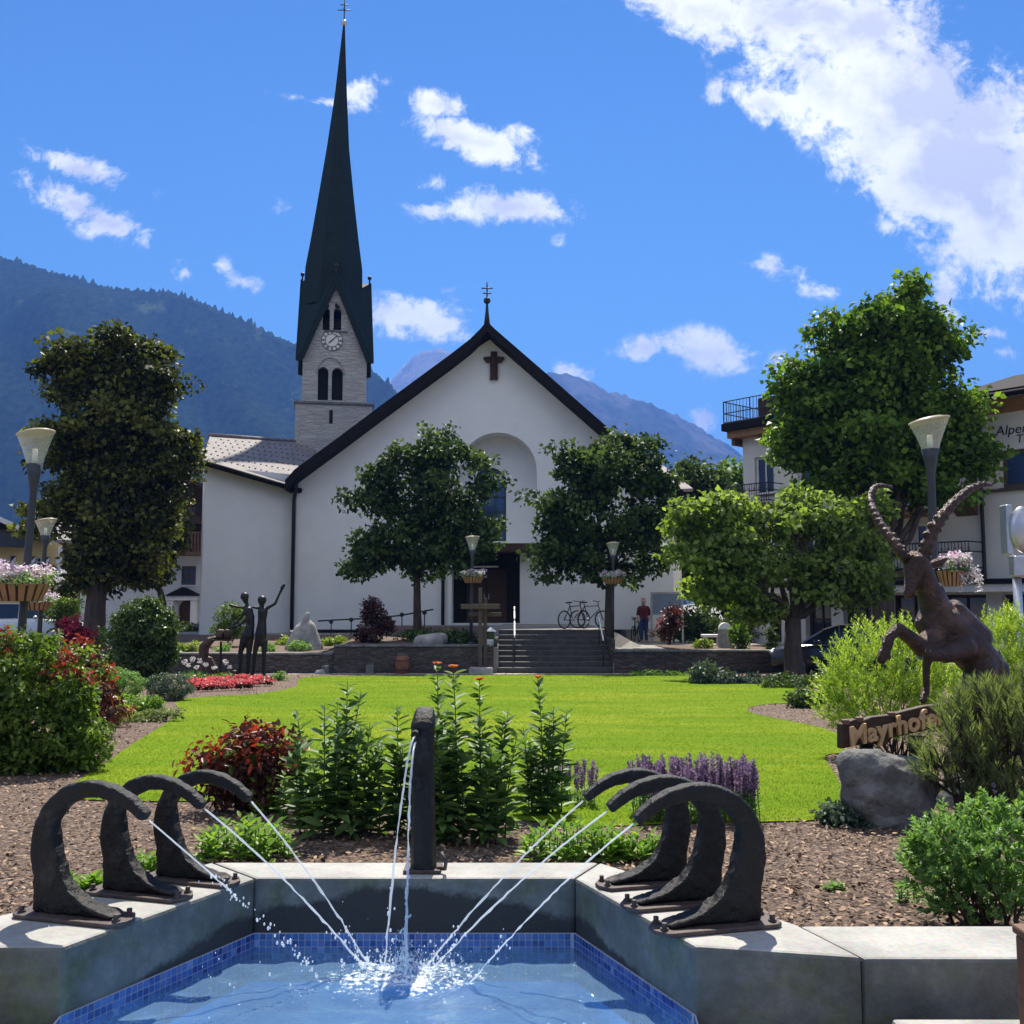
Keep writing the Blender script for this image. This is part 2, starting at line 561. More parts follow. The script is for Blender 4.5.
def tree(name, label, base, fork, lobes, mat, k, per, ll, r0, cr=0.3, limbs=14, shell=.65, group=None, up=0.5, bark='bark', asp=0.75, flat=.6, twigs=60, lump=10):
    base = Vector(base)
    t = thing(name, label, 'tree', base, group)
    fork = Vector(fork)
    tr = MB()
    m = base.lerp(fork, .5) + Vector(rng.normal(size=3)) * 0.03
    tr.tube([base + Vector((0, 0, -.15)), base + Vector((0, 0, .18)), m, fork], [r0 * 1.6, r0 * 1.12, r0 * .92, r0 * .8], 12)
    obj('trunk', tr, M[bark], t, smooth=True)
    lobes = lumps(lobes, lump)
    c, d = clusters(lobes, k, shell)
    lb = MB()
    ends = c[rng.choice(k, min(limbs, k), replace=False)]
    tops = []
    for e in ends:
        pth = branch(lb, fork + Vector((0, 0, -.2 * rng.random())), fork.lerp(Vector(e), .66), r0 * (.26 + .2 * rng.random()), r0 * .08)
        tops.append(pth)
    for e in c[rng.choice(k, min(twigs, k), replace=False)]:
        best = min((p for pt in tops for p in pt[2:]), key=lambda q: (q - Vector(e)).length)
        branch(lb, best, e, r0 * .1, r0 * .03, n=4)
    obj('limbs', lb, M[bark], t, smooth=True)
    P, ax, nn, tint = leaves_from(c, d, per, cr, flat=flat, up=up)
    n = len(P)
    s = ll * (.65 + .7 * rng.random(n))
    leaf_obj('crown', P, ax, nn, s, s * asp, LM[mat], t, tint=tint)
    return t

def bush(name, label, cat, base, lobes, mat, k, per, ll, cr, asp=.55, shell=.75, up=.4, flat=.8, group=None, extra=None, oval=False, curl=.15, stems=8):
    """extra: list of (mat, share of clusters, minimum height share)"""
    t = thing(name, label, cat, base, group)
    c, d = clusters(lobes, k, shell)
    c[:, 2] = np.maximum(c[:, 2], base[2] + 0.02)
    rem = np.ones(k, bool)
    if extra:
        zt = (c[:, 2] - c[:, 2].min()) / max(1e-6, np.ptp(c[:, 2]))
        for (m2, share, zmin, nm) in extra:
            pick = rem & (zt > zmin) & (rng.random(k) < share)
            if pick.sum() == 0: continue
            rem &= ~pick
            P, ax, nn, tint = leaves_from(c[pick], d[pick], per, cr, flat, up)
            s = ll * (.65 + .7 * rng.random(len(P)))
            leaf_obj(nm, P, ax, nn, s, s * asp, LM[m2], t, oval=oval, curl=curl, tint=tint)
    P, ax, nn, tint = leaves_from(c[rem], d[rem], per, cr, flat, up)
    P[:, 2] = np.maximum(P[:, 2], base[2] + 0.01)
    s = ll * (.65 + .7 * rng.random(len(P)))
    leaf_obj('foliage', P, ax, nn, s, s * asp, LM[mat], t, oval=oval, curl=curl, tint=tint)
    if stems:
        sb = MB()
        r = 0.012 if len(lobes) and lobes[0][3] > .25 else .005
        for e in c[rng.choice(k, min(stems, k), replace=False)]:
            branch(sb, Vector(base) + Vector((rng.normal() * .04, rng.normal() * .04, -.02)), Vector(e), r, r * .4, n=4)
        obj('stem', sb, M['bark'], t, smooth=True)
    return t

def organic(name, caps, mat, parent=None, vox=0.012, sm=6, world=True):
    """one continuous skin over tapered capsules (a, b, ra, rb)"""
    mb = MB()
    for a, b, ra, rb in caps:
        a, b = Vector(a), Vector(b)
        d = b - a
        if d.length < 1e-6:
            mb.ball(a, ra, 14, 10)
            continue
        n = max(3, int(d.length / max(.4 * min(ra, rb), vox)) + 2)
        n = min(n, 12)
        mb.ball(a, ra * 1.0, 14, 10)
        mb.ball(b, rb * 1.0, 14, 10)
        mb.tube([a.lerp(b, i / (n - 1)) for i in range(n)], [ra + (rb - ra) * i / (n - 1) for i in range(n)], 14)
    o = obj(name, mb, mat, parent, smooth=True)
    r = o.modifiers.new('remesh', 'REMESH')
    r.mode = 'VOXEL'
    r.voxel_size = vox
    r.use_smooth_shade = True
    if sm:
        s = o.modifiers.new('smooth', 'SMOOTH')
        s.factor = .5
        s.iterations = sm
    dg = bpy.context.evaluated_depsgraph_get()
    me = bpy.data.meshes.new_from_object(o.evaluated_get(dg))
    o.modifiers.clear()
    o.data = me
    me.materials.clear()
    me.materials.append(mat)
    me.polygons.foreach_set('use_smooth', [True] * len(me.polygons))
    return o

class Fr:
    """facade frame: s along the wall, z up, n outwards"""
    def __init__(f, a, b):
        a, b = Vector((a[0], a[1], 0)), Vector((b[0], b[1], 0))
        f.o = a
        f.len = (b - a).length
        f.d = (b - a).normalized()
        f.n = Vector((f.d.y, -f.d.x, 0))
    def p(f, s, z, n=0.0):
        q = f.o + f.d * s + f.n * n
        return Vector((q.x, q.y, z))
    def px(f, px, py, n=0.0):
        if py == 0: py = 570
        r = ray(px, py)
        o = f.o + f.n * n
        t = f.n.dot(o - Vector((0, 0, 0))) / f.n.dot(Vector((r.x, r.y, 0)))
        q = Vector((r.x * t, r.y * t, 0))
        return ((q - f.o).dot(f.d), CZ + r.z * t)
    def box(f, mb, s0, s1, z0, z1, n0, n1):
        q = [f.p(s0, z0, n1), f.p(s1, z0, n1), f.p(s1, z0, n0), f.p(s0, z0, n0)]
        mb.prism(q, (0, 0, z1 - z0))

def arch(s0, s1, z0, zs, n=12):
    """rectangle with a round head springing at zs"""
    r = (s1 - s0) / 2
    c = (s0 + s1) / 2
    return [(s0, z0), (s1, z0)] + [(c + r * cos(pi * i / n), zs + r * sin(pi * i / n)) for i in range(n + 1)]

def rect(s0, s1, z0, z1):
    return [(s0, z0), (s1, z0), (s1, z1), (s0, z1)]

def plate(mb, fr, outline, holes=(), depth=0.3, n0=0.0, back=False):
    """wall skin with real openings and reveals"""
    if len(outline) == 4 and all(len(h) == 4 for h in holes):
        # rectangular wall with rectangular openings: cut into a grid of cells
        ss = sorted({round(q[0], 4) for l in [outline] + list(holes) for q in l})
        zz = sorted({round(q[1], 4) for l in [outline] + list(holes) for q in l})
        for i in range(len(ss) - 1):
            for j in range(len(zz) - 1):
                cs, cz = (ss[i] + ss[i + 1]) / 2, (zz[j] + zz[j + 1]) / 2
                if any(h[0][0] < cs < h[1][0] and h[0][1] < cz < h[2][1] for h in holes): continue
                mb.add([fr.p(ss[i], zz[j], n0), fr.p(ss[i + 1], zz[j], n0), fr.p(ss[i + 1], zz[j + 1], n0), fr.p(ss[i], zz[j + 1], n0)], [(0, 1, 2, 3)])
        for loop in [outline] + list(holes):
            a = [fr.p(q[0], q[1], n0) for q in loop]
            b = [fr.p(q[0], q[1], n0 - depth) for q in loop]
            mb.add(a + b, [(i, (i + 1) % 4, 4 + (i + 1) % 4, 4 + i) for i in range(4)])
        return
    bm = bmesh.new()
    es = []
    for loop in [outline] + list(holes):
        vs = [bm.verts.new((p[0], p[1], 0)) for p in loop]
        for i in range(len(vs)):
            es.append(bm.edges.new((vs[i], vs[(i + 1) % len(vs)])))
    bmesh.ops.triangle_fill(bm, use_beauty=True, use_dissolve=False, edges=es, normal=(0, 0, 1))
    bm.verts.index_update()
    V = [fr.p(v.co.x, v.co.y, n0) for v in bm.verts]
    Fs = [tuple(v.index for v in f.verts) for f in bm.faces]
    mb.add(V, Fs)
    bm.free()
    for loop in [outline] + list(holes):
        n = len(loop)
        a = [fr.p(p[0], p[1], n0) for p in loop]
        b = [fr.p(p[0], p[1], n0 - depth) for p in loop]
        mb.add(a + b, [(i, (i + 1) % n, n + (i + 1) % n, n + i) for i in range(n)])

def window(fr, parent, s0, s1, z0, z1, n=-.12, fm='white_paint', gm='glass_dark', bars=(1, 1), w=.06, sill=None, head=None, name='window'):
    """framed window: frame part with the pane (and sill) as sub-parts"""
    b = MB()
    if head:
        zs = z1 - (s1 - s0) / 2
        o = arch(s0, s1, z0, zs)
        i = arch(s0 + w, s1 - w, z0 + w, zs)
        plate(b, fr, o, [i], .06, n)
        top = lambda s: zs + math.sqrt(max(0, ((s1 - s0) / 2) ** 2 - (s - (s0 + s1) / 2) ** 2))
    else:
        plate(b, fr, rect(s0, s1, z0, z1), [rect(s0 + w, s1 - w, z0 + w, z1 - w)], .06, n)
        top = lambda s: z1
    for k in range(1, bars[0] + 1):
        s = s0 + (s1 - s0) * k / (bars[0] + 1)
        fr.box(b, s - w * .3, s + w * .3, z0 + w, top(s) - w * .8, n - .04, n - .004)
    for k in range(1, bars[1] + 1):
        z = z0 + (z1 - z0) * k / (bars[1] + 1)
        fr.box(b, s0 + w, s1 - w, z - w * .3, z + w * .3, n - .045, n - .009)
    f = obj(name, b, M[fm], parent, recalc=True)
    g = MB()
    o = arch(s0 + w * .5, s1 - w * .5, z0 + w * .5, z1 - (s1 - s0) / 2) if head else rect(s0 + w * .5, s1 - w * .5, z0 + w * .5, z1 - w * .5)
    g.prism([fr.p(a, c, n - .05) for a, c in o], fr.n * -.015)
    obj('pane', g, M[gm], f)
    if sill:
        sb = MB()
        fr.box(sb, s0 - .08, s1 + .08, z0 - .07, z0 - .003, n, .06)
        obj('sill', sb, M[sill], f)
    return f

def inpoly(P, poly):
    x, y = P[:, 0], P[:, 1]
    r = np.zeros(len(P), bool)
    n = len(poly)
    for i in range(n):
        x0, y0 = poly[i]
        x1, y1 = poly[(i + 1) % n]
        c = ((y0 > y) != (y1 > y)) & (x < (x1 - x0) * (y - y0) / ((y1 - y0) if y1 != y0 else 1e-9) + x0)
        r ^= c
    return r

def smooth_poly(pts, n=4):
    """closed Catmull-Rom through pts"""
    out = []
    k = len(pts)
    for i in range(k):
        p0, p1, p2, p3 = (np.array(pts[(i + j - 1) % k][:2], float) for j in range(4))
        for t in np.arange(n) / n:
            out.append(tuple(.5 * ((2 * p1) + (-p0 + p2) * t + (2 * p0 - 5 * p1 + 4 * p2 - p3) * t * t + (-p0 + 3 * p1 - 3 * p2 + p3) * t ** 3)))
    return out
# ================================================================== camera, sun, sky
cam = bpy.data.cameras.new('camera')
cam.lens = 36 * F / 1024
cam.sensor_width = 36
cam.clip_start = 0.05
cam.clip_end = 40000
co = bpy.data.objects.new('camera', cam)
COL.objects.link(co)
co.location = (0, 0, CZ)
co.rotation_euler = (R(90) + PIT, 0, 0)
SC.camera = co

SUN_EL, SUN_AZ = R(57), R(4)
sl = bpy.data.lights.new('sun', 'SUN')
sl.energy = 5.0
sl.angle = R(0.5)
sl.color = (1.0, 0.94, 0.82)
so = bpy.data.objects.new('sun', sl)
COL.objects.link(so)
sv = Vector((sin(SUN_AZ) * cos(SUN_EL), cos(SUN_AZ) * cos(SUN_EL), sin(SUN_EL)))
so.rotation_euler = sv.to_track_quat('Z', 'Y').to_euler()

W = bpy.data.worlds.new('World')
SC.world = W
W.use_nodes = True
nt = W.node_tree
for n in list(nt.nodes):
    nt.nodes.remove(n)
wo = N(nt, 'ShaderNodeOutputWorld')
bg = N(nt, 'ShaderNodeBackground')
L(nt, bg.outputs[0], wo.inputs[0])
sky = N(nt, 'ShaderNodeTexSky')
sky.sky_type = 'NISHITA'
sky.sun_disc = False
sky.sun_elevation = SUN_EL
sky.sun_rotation = SUN_AZ
sky.altitude = 600
sky.air_density = 1.0
sky.dust_density = 0.15
sky.ozone_density = 2.2
hs = N(nt, 'ShaderNodeHueSaturation')
hs.inputs['Saturation'].default_value = 1.2
hs.inputs['Value'].default_value = 1.0
L(nt, sky.outputs[0], hs.inputs['Color'])
tint = mixc(nt, 1.0, hs.outputs[0], (0.87, 1.03, 1.03), 'MULTIPLY')
tcw = N(nt, 'ShaderNodeTexCoord')
sx = N(nt, 'ShaderNodeSeparateXYZ')
L(nt, tcw.outputs['Generated'], sx.inputs[0])
def math_(op, a, b=None, clamp=False):
    m = N(nt, 'ShaderNodeMath', operation=op)
    m.use_clamp = clamp
    for i, s in enumerate((a, b)):
        if s is None: continue
        if hasattr(s, 'node'): L(nt, s, m.inputs[i])
        else: m.inputs[i].default_value = s
    return m.outputs[0]
ysafe = math_('MAXIMUM', sx.outputs['Y'], 0.05)
uu = math_('DIVIDE', sx.outputs['X'], ysafe)
vv = math_('DIVIDE', sx.outputs['Z'], ysafe)
cmb = N(nt, 'ShaderNodeCombineXYZ')
L(nt, uu, cmb.inputs[0]); L(nt, vv, cmb.inputs[1])
# cloud banks: direction of the centre, half sizes, tilt, weight (directions written as picture coordinates for convenience)
CL = [(690, 8, 60, 24, 20, 1), (655, -8, 40, 20, 0, 1), (725, 40, 26, 16, 25, .7), (790, 20, 75, 50, 10, 1.1), (850, 30, 95, 60, 20, 1.3), (835, 95, 85, 42, 35, 1.2),
      (905, 110, 95, 75, 35, 1.5), (960, 160, 105, 80, 40, 1.6), (1000, 215, 85, 62, 45, 1.5), (1060, 190, 110, 95, 0, 1.5), (775, 105, 36, 18, 15, .9), (1010, 260, 40, 22, 30, .8), (1015, 100, 55, 25, 0, .8),
      (357, 92, 24, 13, -30, .85), (326, 102, 34, 6, 8, .6), (438, 104, 26, 11, 10, .8), (478, 142, 52, 16, 18, 1), (520, 140, 17, 14, -20, .7), (428, 184, 18, 7, 0, .55),
      (432, 210, 28, 8, 5, .8), (512, 207, 50, 15, 6, 1), (556, 214, 18, 8, 5, .6), (85, 170, 48, 13, 18, .95), (72, 203, 50, 15, 30, .95), (112, 224, 36, 15, 15, .9),
      (185, 272, 12, 10, 30, .75), (242, 281, 16, 7, 10, .55), (222, 266, 7, 7, 30, .5), (412, 317, 58, 17, 8, 1.05), (445, 322, 26, 12, 20, .8), (700, 351, 46, 17, 6, 1), (648, 348, 26, 12, -10, .8), (730, 360, 18, 9, 20, .6),
      (567, 373, 22, 8, 5, .8), (702, 418, 17, 12, -15, .85), (783, 270, 26, 9, 12, .75), (817, 289, 16, 8, 10, .6), (945, 296, 15, 24, -8, .9), (990, 333, 19, 7, 5, .75),
      (890, 225, 12, 8, 0, .6), (781, 370, 14, 12, 20, .7), (1006, 352, 14, 7, 0, .5), (716, 90, 8, 14, 10, .4), (455, 292, 12, 8, 10, .35), (560, 240, 8, 6, 0, .4), (298, 205, 12, 6, 0, .3)]
msk = None
for (px, py, rx, ry, rot, w) in CL:
    d0 = ray(px, py)
    su, sv_ = 1 / F, 1 / F
    sub = N(nt, 'ShaderNodeVectorMath', operation='SUBTRACT')
    L(nt, cmb.outputs[0], sub.inputs[0])
    sub.inputs[1].default_value = (d0.x / d0.y, d0.z / d0.y, 0)
    ro = N(nt, 'ShaderNodeVectorRotate', rotation_type='Z_AXIS')
    ro.inputs['Angle'].default_value = R(rot)
    L(nt, sub.outputs[0], ro.inputs['Vector'])
    mu = N(nt, 'ShaderNodeVectorMath', operation='MULTIPLY')
    mu.inputs[1].default_value = (F / (rx * 1.4), F / (ry * 1.45), 0)
    L(nt, ro.outputs[0], mu.inputs[0])
    le = N(nt, 'ShaderNodeVectorMath', operation='LENGTH')
    L(nt, mu.outputs[0], le.inputs[0])
    k = math_('MULTIPLY', math_('SUBTRACT', 1.0, le.outputs['Value']), w)
    msk = k if msk is None else math_('MAXIMUM', msk, k)
wn = noise(nt, 9, 3, .5, cmb.outputs[0])
wv = N(nt, 'ShaderNodeVectorMath', operation='SCALE')
wv.inputs['Scale'].default_value = .05
L(nt, wn.outputs['Color'], wv.inputs[0])
av = N(nt, 'ShaderNodeVectorMath', operation='ADD')
L(nt, cmb.outputs[0], av.inputs[0]); L(nt, wv.outputs[0], av.inputs[1])
fb = noise(nt, 24, 12, .7, av.outputs[0])
dens = math_('ADD', math_('MULTIPLY', msk, .62), math_('MULTIPLY', math_('SUBTRACT', fb.outputs['Fac'], .5), 2.0))
dens = math_('ADD', dens, .0)
mr = N(nt, 'ShaderNodeMapRange')
mr.interpolation_type = 'SMOOTHSTEP'
mr.inputs['From Min'].default_value = 0.0
mr.inputs['From Max'].default_value = 0.46
L(nt, dens, mr.inputs['Value'])
gate = N(nt, 'ShaderNodeMapRange')
gate.inputs['From Min'].default_value = -.35
gate.inputs['From Max'].default_value = .12
L(nt, msk, gate.inputs['Value'])
front = N(nt, 'ShaderNodeMapRange')
front.inputs['From Min'].default_value = .05
front.inputs['From Max'].default_value = .2
L(nt, sx.outputs['Y'], front.inputs['Value'])
cf = math_('MULTIPLY', math_('MULTIPLY', mr.outputs[0], gate.outputs[0]), front.outputs[0], True)
# unseen clouds elsewhere in the sky, thickened to add neutral fill on the facade
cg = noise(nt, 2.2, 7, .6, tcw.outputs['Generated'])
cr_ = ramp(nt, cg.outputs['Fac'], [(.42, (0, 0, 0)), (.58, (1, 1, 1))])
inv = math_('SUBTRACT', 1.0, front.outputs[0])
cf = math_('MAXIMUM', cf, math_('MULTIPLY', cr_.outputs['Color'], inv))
# the blue deepens with height on the sun's side
elv = N(nt, 'ShaderNodeMapRange'); elv.inputs['From Min'].default_value = .12; elv.inputs['From Max'].default_value = .62; L(nt, sx.outputs['Z'], elv.inputs['Value'])
deep = mixc(nt, math_('MULTIPLY', elv.outputs[0], front.outputs[0]), (.98, 1.13, 1.06), (.45, .65, .83))
tint = mixc(nt, 1.0, tint, deep, 'MULTIPLY')
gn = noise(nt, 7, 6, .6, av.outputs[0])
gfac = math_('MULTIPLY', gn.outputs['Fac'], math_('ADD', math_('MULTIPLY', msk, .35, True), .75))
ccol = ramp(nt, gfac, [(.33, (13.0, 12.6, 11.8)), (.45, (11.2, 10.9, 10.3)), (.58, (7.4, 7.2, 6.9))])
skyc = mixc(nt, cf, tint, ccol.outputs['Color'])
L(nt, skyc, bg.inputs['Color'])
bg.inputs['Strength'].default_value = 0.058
SC.view_settings.view_transform = 'Standard'
SC.view_settings.look = 'None'
SC.view_settings.exposure = 1.25
SC.view_settings.gamma = 1.0
SC.view_settings.use_curve_mapping = False
SC.cycles.max_bounces = 8
SC.cycles.transparent_max_bounces = 16
SC.cycles.volume_bounces = 0
SC.cycles.use_denoising = True
SC.cycles.caustics_reflective = False
SC.cycles.caustics_refractive = False

# ================================================================== ground
xs = sorted(set([-9000, -4000, -1500, -500, -150, -60, -30, -17.5, -16, -14.8, -14, -13.2] + [round(-12 + i * .4, 3) for i in range(61)] + [-6.0, -5.8, -5.6, -5.4, -5.2, -5.05, -.43, -.41, 3.05, 3.15, 13.2, 14, 14.8, 16, 17.5, 30, 60, 150, 500, 1500, 4000, 9000]))
ys = sorted(set([-9000, -3000, -600, -100, -20, -5, 0, 3.95, 4.05] + [4 + i for i in range(1, 27)] + [30.55, 30.66, 31, 31.5, 32, 32.5, 33, 33.4, 33.5] + [34 + .75 * i for i in range(36)] + [62, 68, 76, 85, 95, 110, 200, 500, 1500, 4000, 9000]))
gm = MB()
gm.v = [(x, y, terr(x, y)) for y in ys for x in xs]
nx = len(xs)
gm.f = [(j * nx + i, j * nx + i + 1, (j + 1) * nx + i + 1, (j + 1) * nx + i) for j in range(len(ys) - 1) for i in range(nx - 1)]
m, nt, out = newmat('ground_mix')
b = N(nt, 'ShaderNodeBsdfPrincipled', Roughness=.9)
tc = N(nt, 'ShaderNodeTexCoord')
n1 = noise(nt, 2, 8, .65, tc.outputs['Object'])
n2 = noise(nt, 35, 5, .6, tc.outputs['Object'])
r1 = ramp(nt, n1.outputs['Fac'], [(.4, (.2, .185, .165)), (.6, (.26, .24, .21))])
r2 = mixc(nt, .6, r1.outputs['Color'], n2.outputs['Color'], 'OVERLAY')
L(nt, r2, b.inputs['Base Color'])
L(nt, b.outputs[0], out.inputs[0])
tag(obj('ground', gm, m), kind='structure')

def sheet(name, pts, mat, dz, zf=gp, kind='structure', sub=None):
    mb = MB()
    bm = bmesh.new()
    vs = [bm.verts.new((p[0], p[1], zf(p[1]) + dz)) for p in pts]
    bm.faces.new(vs)
    bmesh.ops.triangulate(bm, faces=bm.faces)
    bm.verts.index_update()
    mb.v = [tuple(v.co) for v in bm.verts]
    mb.f = [tuple(v.index for v in f.verts) for f in bm.faces]
    bm.free()
    o = obj(name, mb, mat)
    for p in o.data.polygons:
        if p.normal.z < 0:
            p.flip()
    return tag(o, kind=kind)

RZ = 1.1
def rz(px, py):
    p = onz(px, py, RZ)
    return (p.x, p.y)
B1, B2, L1, R1, RJ = rz(255, 878), rz(575, 878), rz(62, 947), rz(695, 946), rz(862, 957)
BO1, BO2, LO, RO = rz(212, 862), rz(600, 862), rz(-8, 917), rz(797, 924)
LF, LFO, RE, REO = (-4.5, L1[1]), (-4.5, LO[1]), (4.5, RJ[1] - .0), (4.5, RO[1] + .01)

mulch_poly = [(-13, LO[1] - .1), (LO[0] - .05, LO[1] - .1), (BO1[0] + .02, BO1[1] - .08), (BO2[0] - .02, BO2[1] - .08), (RO[0] - .03, RO[1] - .08), (13, RO[1] - .08), (13, 30.4), (-13, 30.4)]
sheet('mulch_bed', mulch_poly, M['soil'], 0.004)

lawn_px = [(58, 797), (78, 782), (105, 765), (128, 748), (152, 733), (172, 720), (181, 712), (176, 705), (183, 699), (215, 697), (260, 694), (296, 687), (300, 680), (330, 676.6), (520, 675.5), (690, 675.5), (745, 682), (800, 689), (850, 697), (800, 703), (757, 706), (748, 712), (775, 719), (815, 727), (840, 736), (845, 752), (825, 757), (835, 775), (845, 800), (835, 818), (790, 823), (700, 824), (600, 828), (520, 822), (420, 815), (330, 810), (240, 803), (160, 803), (100, 802)]
lawn_poly = [(ong(*p).x, ong(*p).y) for p in lawn_px]
lawn_s = smooth_poly(lawn_poly, 3)
sheet('lawn', lawn_s, M['turf'], 0.012)
sheet('garden_path', [(-6.4, 29.55), (6.5, 29.55), (6.5, 30.38), (-7.2, 30.38), (-7.4, 29.9)], M['gravel'], 0.009)
sheet('road', [(-60, 33), (-14.6, 33), (-13.5, 60), (-60, 60)], M['asphalt'], .03, zf=lambda y: .56)

# grass blades over the lawn sheet
def sample_poly(poly, n, ymin=None, pw=2.0):
    P = np.array(poly)
    x0, x1, y0, y1 = P[:, 0].min(), P[:, 0].max(), P[:, 1].min(), P[:, 1].max()
    out = np.zeros((0, 2))
    while len(out) < n:
        m = n * 4
        u = rng.random(m)
        # density falls off with distance
        if pw > 0:
            y = 1 / (1 / y0 + u * (1 / y1 - 1 / y0)) if pw == 2 else y0 * (y1 / y0) ** u
        else:
            y = y0 + u * (y1 - y0)
        half = np.maximum(abs(x0), abs(x1))
        x = (rng.random(m) * 2 - 1) * half
        if pw > 0:
            keep = np.abs(x) < y * .62 + .6
            x, y = x[keep], y[keep]
        q = np.stack([x, y], 1)
        out = np.concatenate([out, q[inpoly(q, poly)]])
    return out[:n]
q = sample_poly(lawn_s, 170000)
n = len(q)
gz_ = .85 * (30 - q[:, 1]) / 24 + .012
P = np.column_stack([q, gz_])
ax = np.column_stack([rng.normal(size=n) * .9, rng.normal(size=n) * .9, .35 + .65 * rng.random(n)])
hh = (.011 + .009 * rng.random(n)) * (.75 + q[:, 1] * .03)
go = leaf_obj('lawn_grass', P, ax, rand_dirs(n) * .35 + np.array([0, 0, 1.]), hh, .0024 + q[:, 1] * .0004, LM['grass'], curl=.3)
tag(go, 'short bright green mown grass of the oval lawn', 'grass', kind='stuff')

# bark chips on the beds
q = sample_poly(mulch_poly, 75000)
q = q[~inpoly(q, lawn_s)]
n = len(q)
P = np.column_stack([q, .85 * (30 - q[:, 1]) / 24 + .006 + .02 * rng.random(n)])
ax = nrm(np.column_stack([rng.normal(size=(n, 2)), rng.normal(size=n) * .28]))
nn = nrm(np.column_stack([rng.normal(size=(n, 2)) * .38, np.ones(n)]))
ln = (.013 + .027 * rng.random(n)) * (.8 + q[:, 1] * .03)
ch = leaf_obj('bark_mulch', P - ax * ln[:, None] * .5, ax, nn, ln, ln * (.3 + .3 * rng.random(n)), LM['chip'], oval=True, fold=.12, tint=rng.random(n) ** 1.4)
tag(ch, 'loose reddish brown bark chips spread over the flower beds', 'bark mulch', kind='stuff')

# ================================================================== fountain basin
m, nt, out = newmat('concrete')
b = N(nt, 'ShaderNodeBsdfPrincipled', Roughness=.85)
tc = N(nt, 'ShaderNodeTexCoord')
ob = tc.outputs['Object']
n1 = noise(nt, 3.2, 8, .65, ob); n2 = noise(nt, 60, 4, .6, ob); n3 = noise(nt, 5, 6, .7, ob); n4 = noise(nt, 9, 6, .7, ob)
base = ramp(nt, n1.outputs['Fac'], [(.3, (.2, .197, .185)), (.55, (.32, .31, .285)), (.75, (.4, .385, .35))])
col = mixc(nt, .35, base.outputs['Color'], n2.outputs['Color'], 'OVERLAY')
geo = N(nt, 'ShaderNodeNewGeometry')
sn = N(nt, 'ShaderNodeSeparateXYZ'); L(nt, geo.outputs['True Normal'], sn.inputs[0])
so_ = N(nt, 'ShaderNodeSeparateXYZ'); L(nt, ob, so_.inputs[0])
def mth(op, a, b_=None, c_=None, clamp=False):
    q = N(nt, 'ShaderNodeMath', operation=op); q.use_clamp = clamp
    for i, s in enumerate((a, b_, c_)):
        if s is None: continue
        if hasattr(s, 'node'): L(nt, s, q.inputs[i])
        else: q.inputs[i].default_value = s
    return q.outputs[0]
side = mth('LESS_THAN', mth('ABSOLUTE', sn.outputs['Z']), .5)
# algae bloom on the vertical faces
mo = ramp(nt, n3.outputs['Fac'], [(.5, (0, 0, 0)), (.66, (1, 1, 1))])
mossf = mth('MULTIPLY', mth('MULTIPLY', mo.outputs['Color'], side), .7)
gcol = ramp(nt, n4.outputs['Fac'], [(.35, (.05, .06, .02)), (.6, (.12, .14, .05)), (.75, (.05, .045, .04))])
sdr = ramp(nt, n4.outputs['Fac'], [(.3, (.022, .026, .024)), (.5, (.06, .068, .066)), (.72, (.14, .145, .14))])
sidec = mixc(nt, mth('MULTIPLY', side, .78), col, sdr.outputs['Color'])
col = mixc(nt, mossf, sidec, gcol.outputs['Color'])
# soaked lower zone round the splash (a stain with its own outline)
vd = N(nt, 'ShaderNodeVectorMath', operation='DISTANCE')
cx = N(nt, 'ShaderNodeCombineXYZ'); L(nt, so_.outputs['X'], cx.inputs[0]); L(nt, so_.outputs['Y'], cx.inputs[1])
L(nt, cx.outputs[0], vd.inputs[0]); vd.inputs[1].default_value = (0, 0, 0)
lim = mth('SUBTRACT', 1.13, mth('MULTIPLY', vd.outputs['Value'], .24))
lim = mth('ADD', lim, mth('MULTIPLY', mth('SUBTRACT', n3.outputs['Fac'], .5), .14))
wet = mth('MULTIPLY', mth('SUBTRACT', lim, so_.outputs['Z']), 45, clamp=True)
inr = mth('LESS_THAN', vd.outputs['Value'], 1.12)
wet = mth('MULTIPLY', mth('MULTIPLY', wet, inr), side)
col = mixc(nt, wet, col, (.028, .027, .027))
L(nt, col, b.inputs['Base Color'])
bp = N(nt, 'ShaderNodeBump'); bp.inputs['Strength'].default_value = .35; bp.inputs['Distance'].default_value = .01
L(nt, n2.outputs['Fac'], bp.inputs['Height']); L(nt, bp.outputs[0], b.inputs['Normal'])
L(nt, b.outputs[0], out.inputs[0])
M['concrete'] = m

SPL = onz(402, 978, .83)
basin = thing('fountain_basin', 'grey concrete basin with stained walls and blue mosaic band holding the pool', 'fountain basin', (SPL.x, SPL.y, 0))
def block(name, pts, z0, z1, mat='concrete', parent=basin, bevel=.012):
    mb = MB()
    mb.prism([(p[0], p[1], z0) for p in pts], (0, 0, z1 - z0))
    return obj(name, mb, M[mat], parent, bevel=bevel)
g = .003
block('basin_wall', [B1, L1, LF, LFO, LO, BO1], .3, RZ)
block('basin_wall', [(B1[0] + g, B1[1]), (BO1[0] + g, BO1[1]), (BO2[0] - g, BO2[1]), (B2[0] - g, B2[1])], .3, RZ)
block('basin_wall', [B2, BO2, RO, RJ, R1], .3, RZ)
block('basin_wall', [(RJ[0] + .006, RJ[1] + .002), (RO[0] + .006, RO[1]), REO, RE], .3, RZ - .004)
FL, FR_ = (-1.15, 1.7), (.45, 1.7)
block('basin_curb', [(L1[0] - .003, L1[1] - .004), FL, (FL[0] - .25, FL[1] - .1), (L1[0] - .25, L1[1] - .004)], .3, .88)
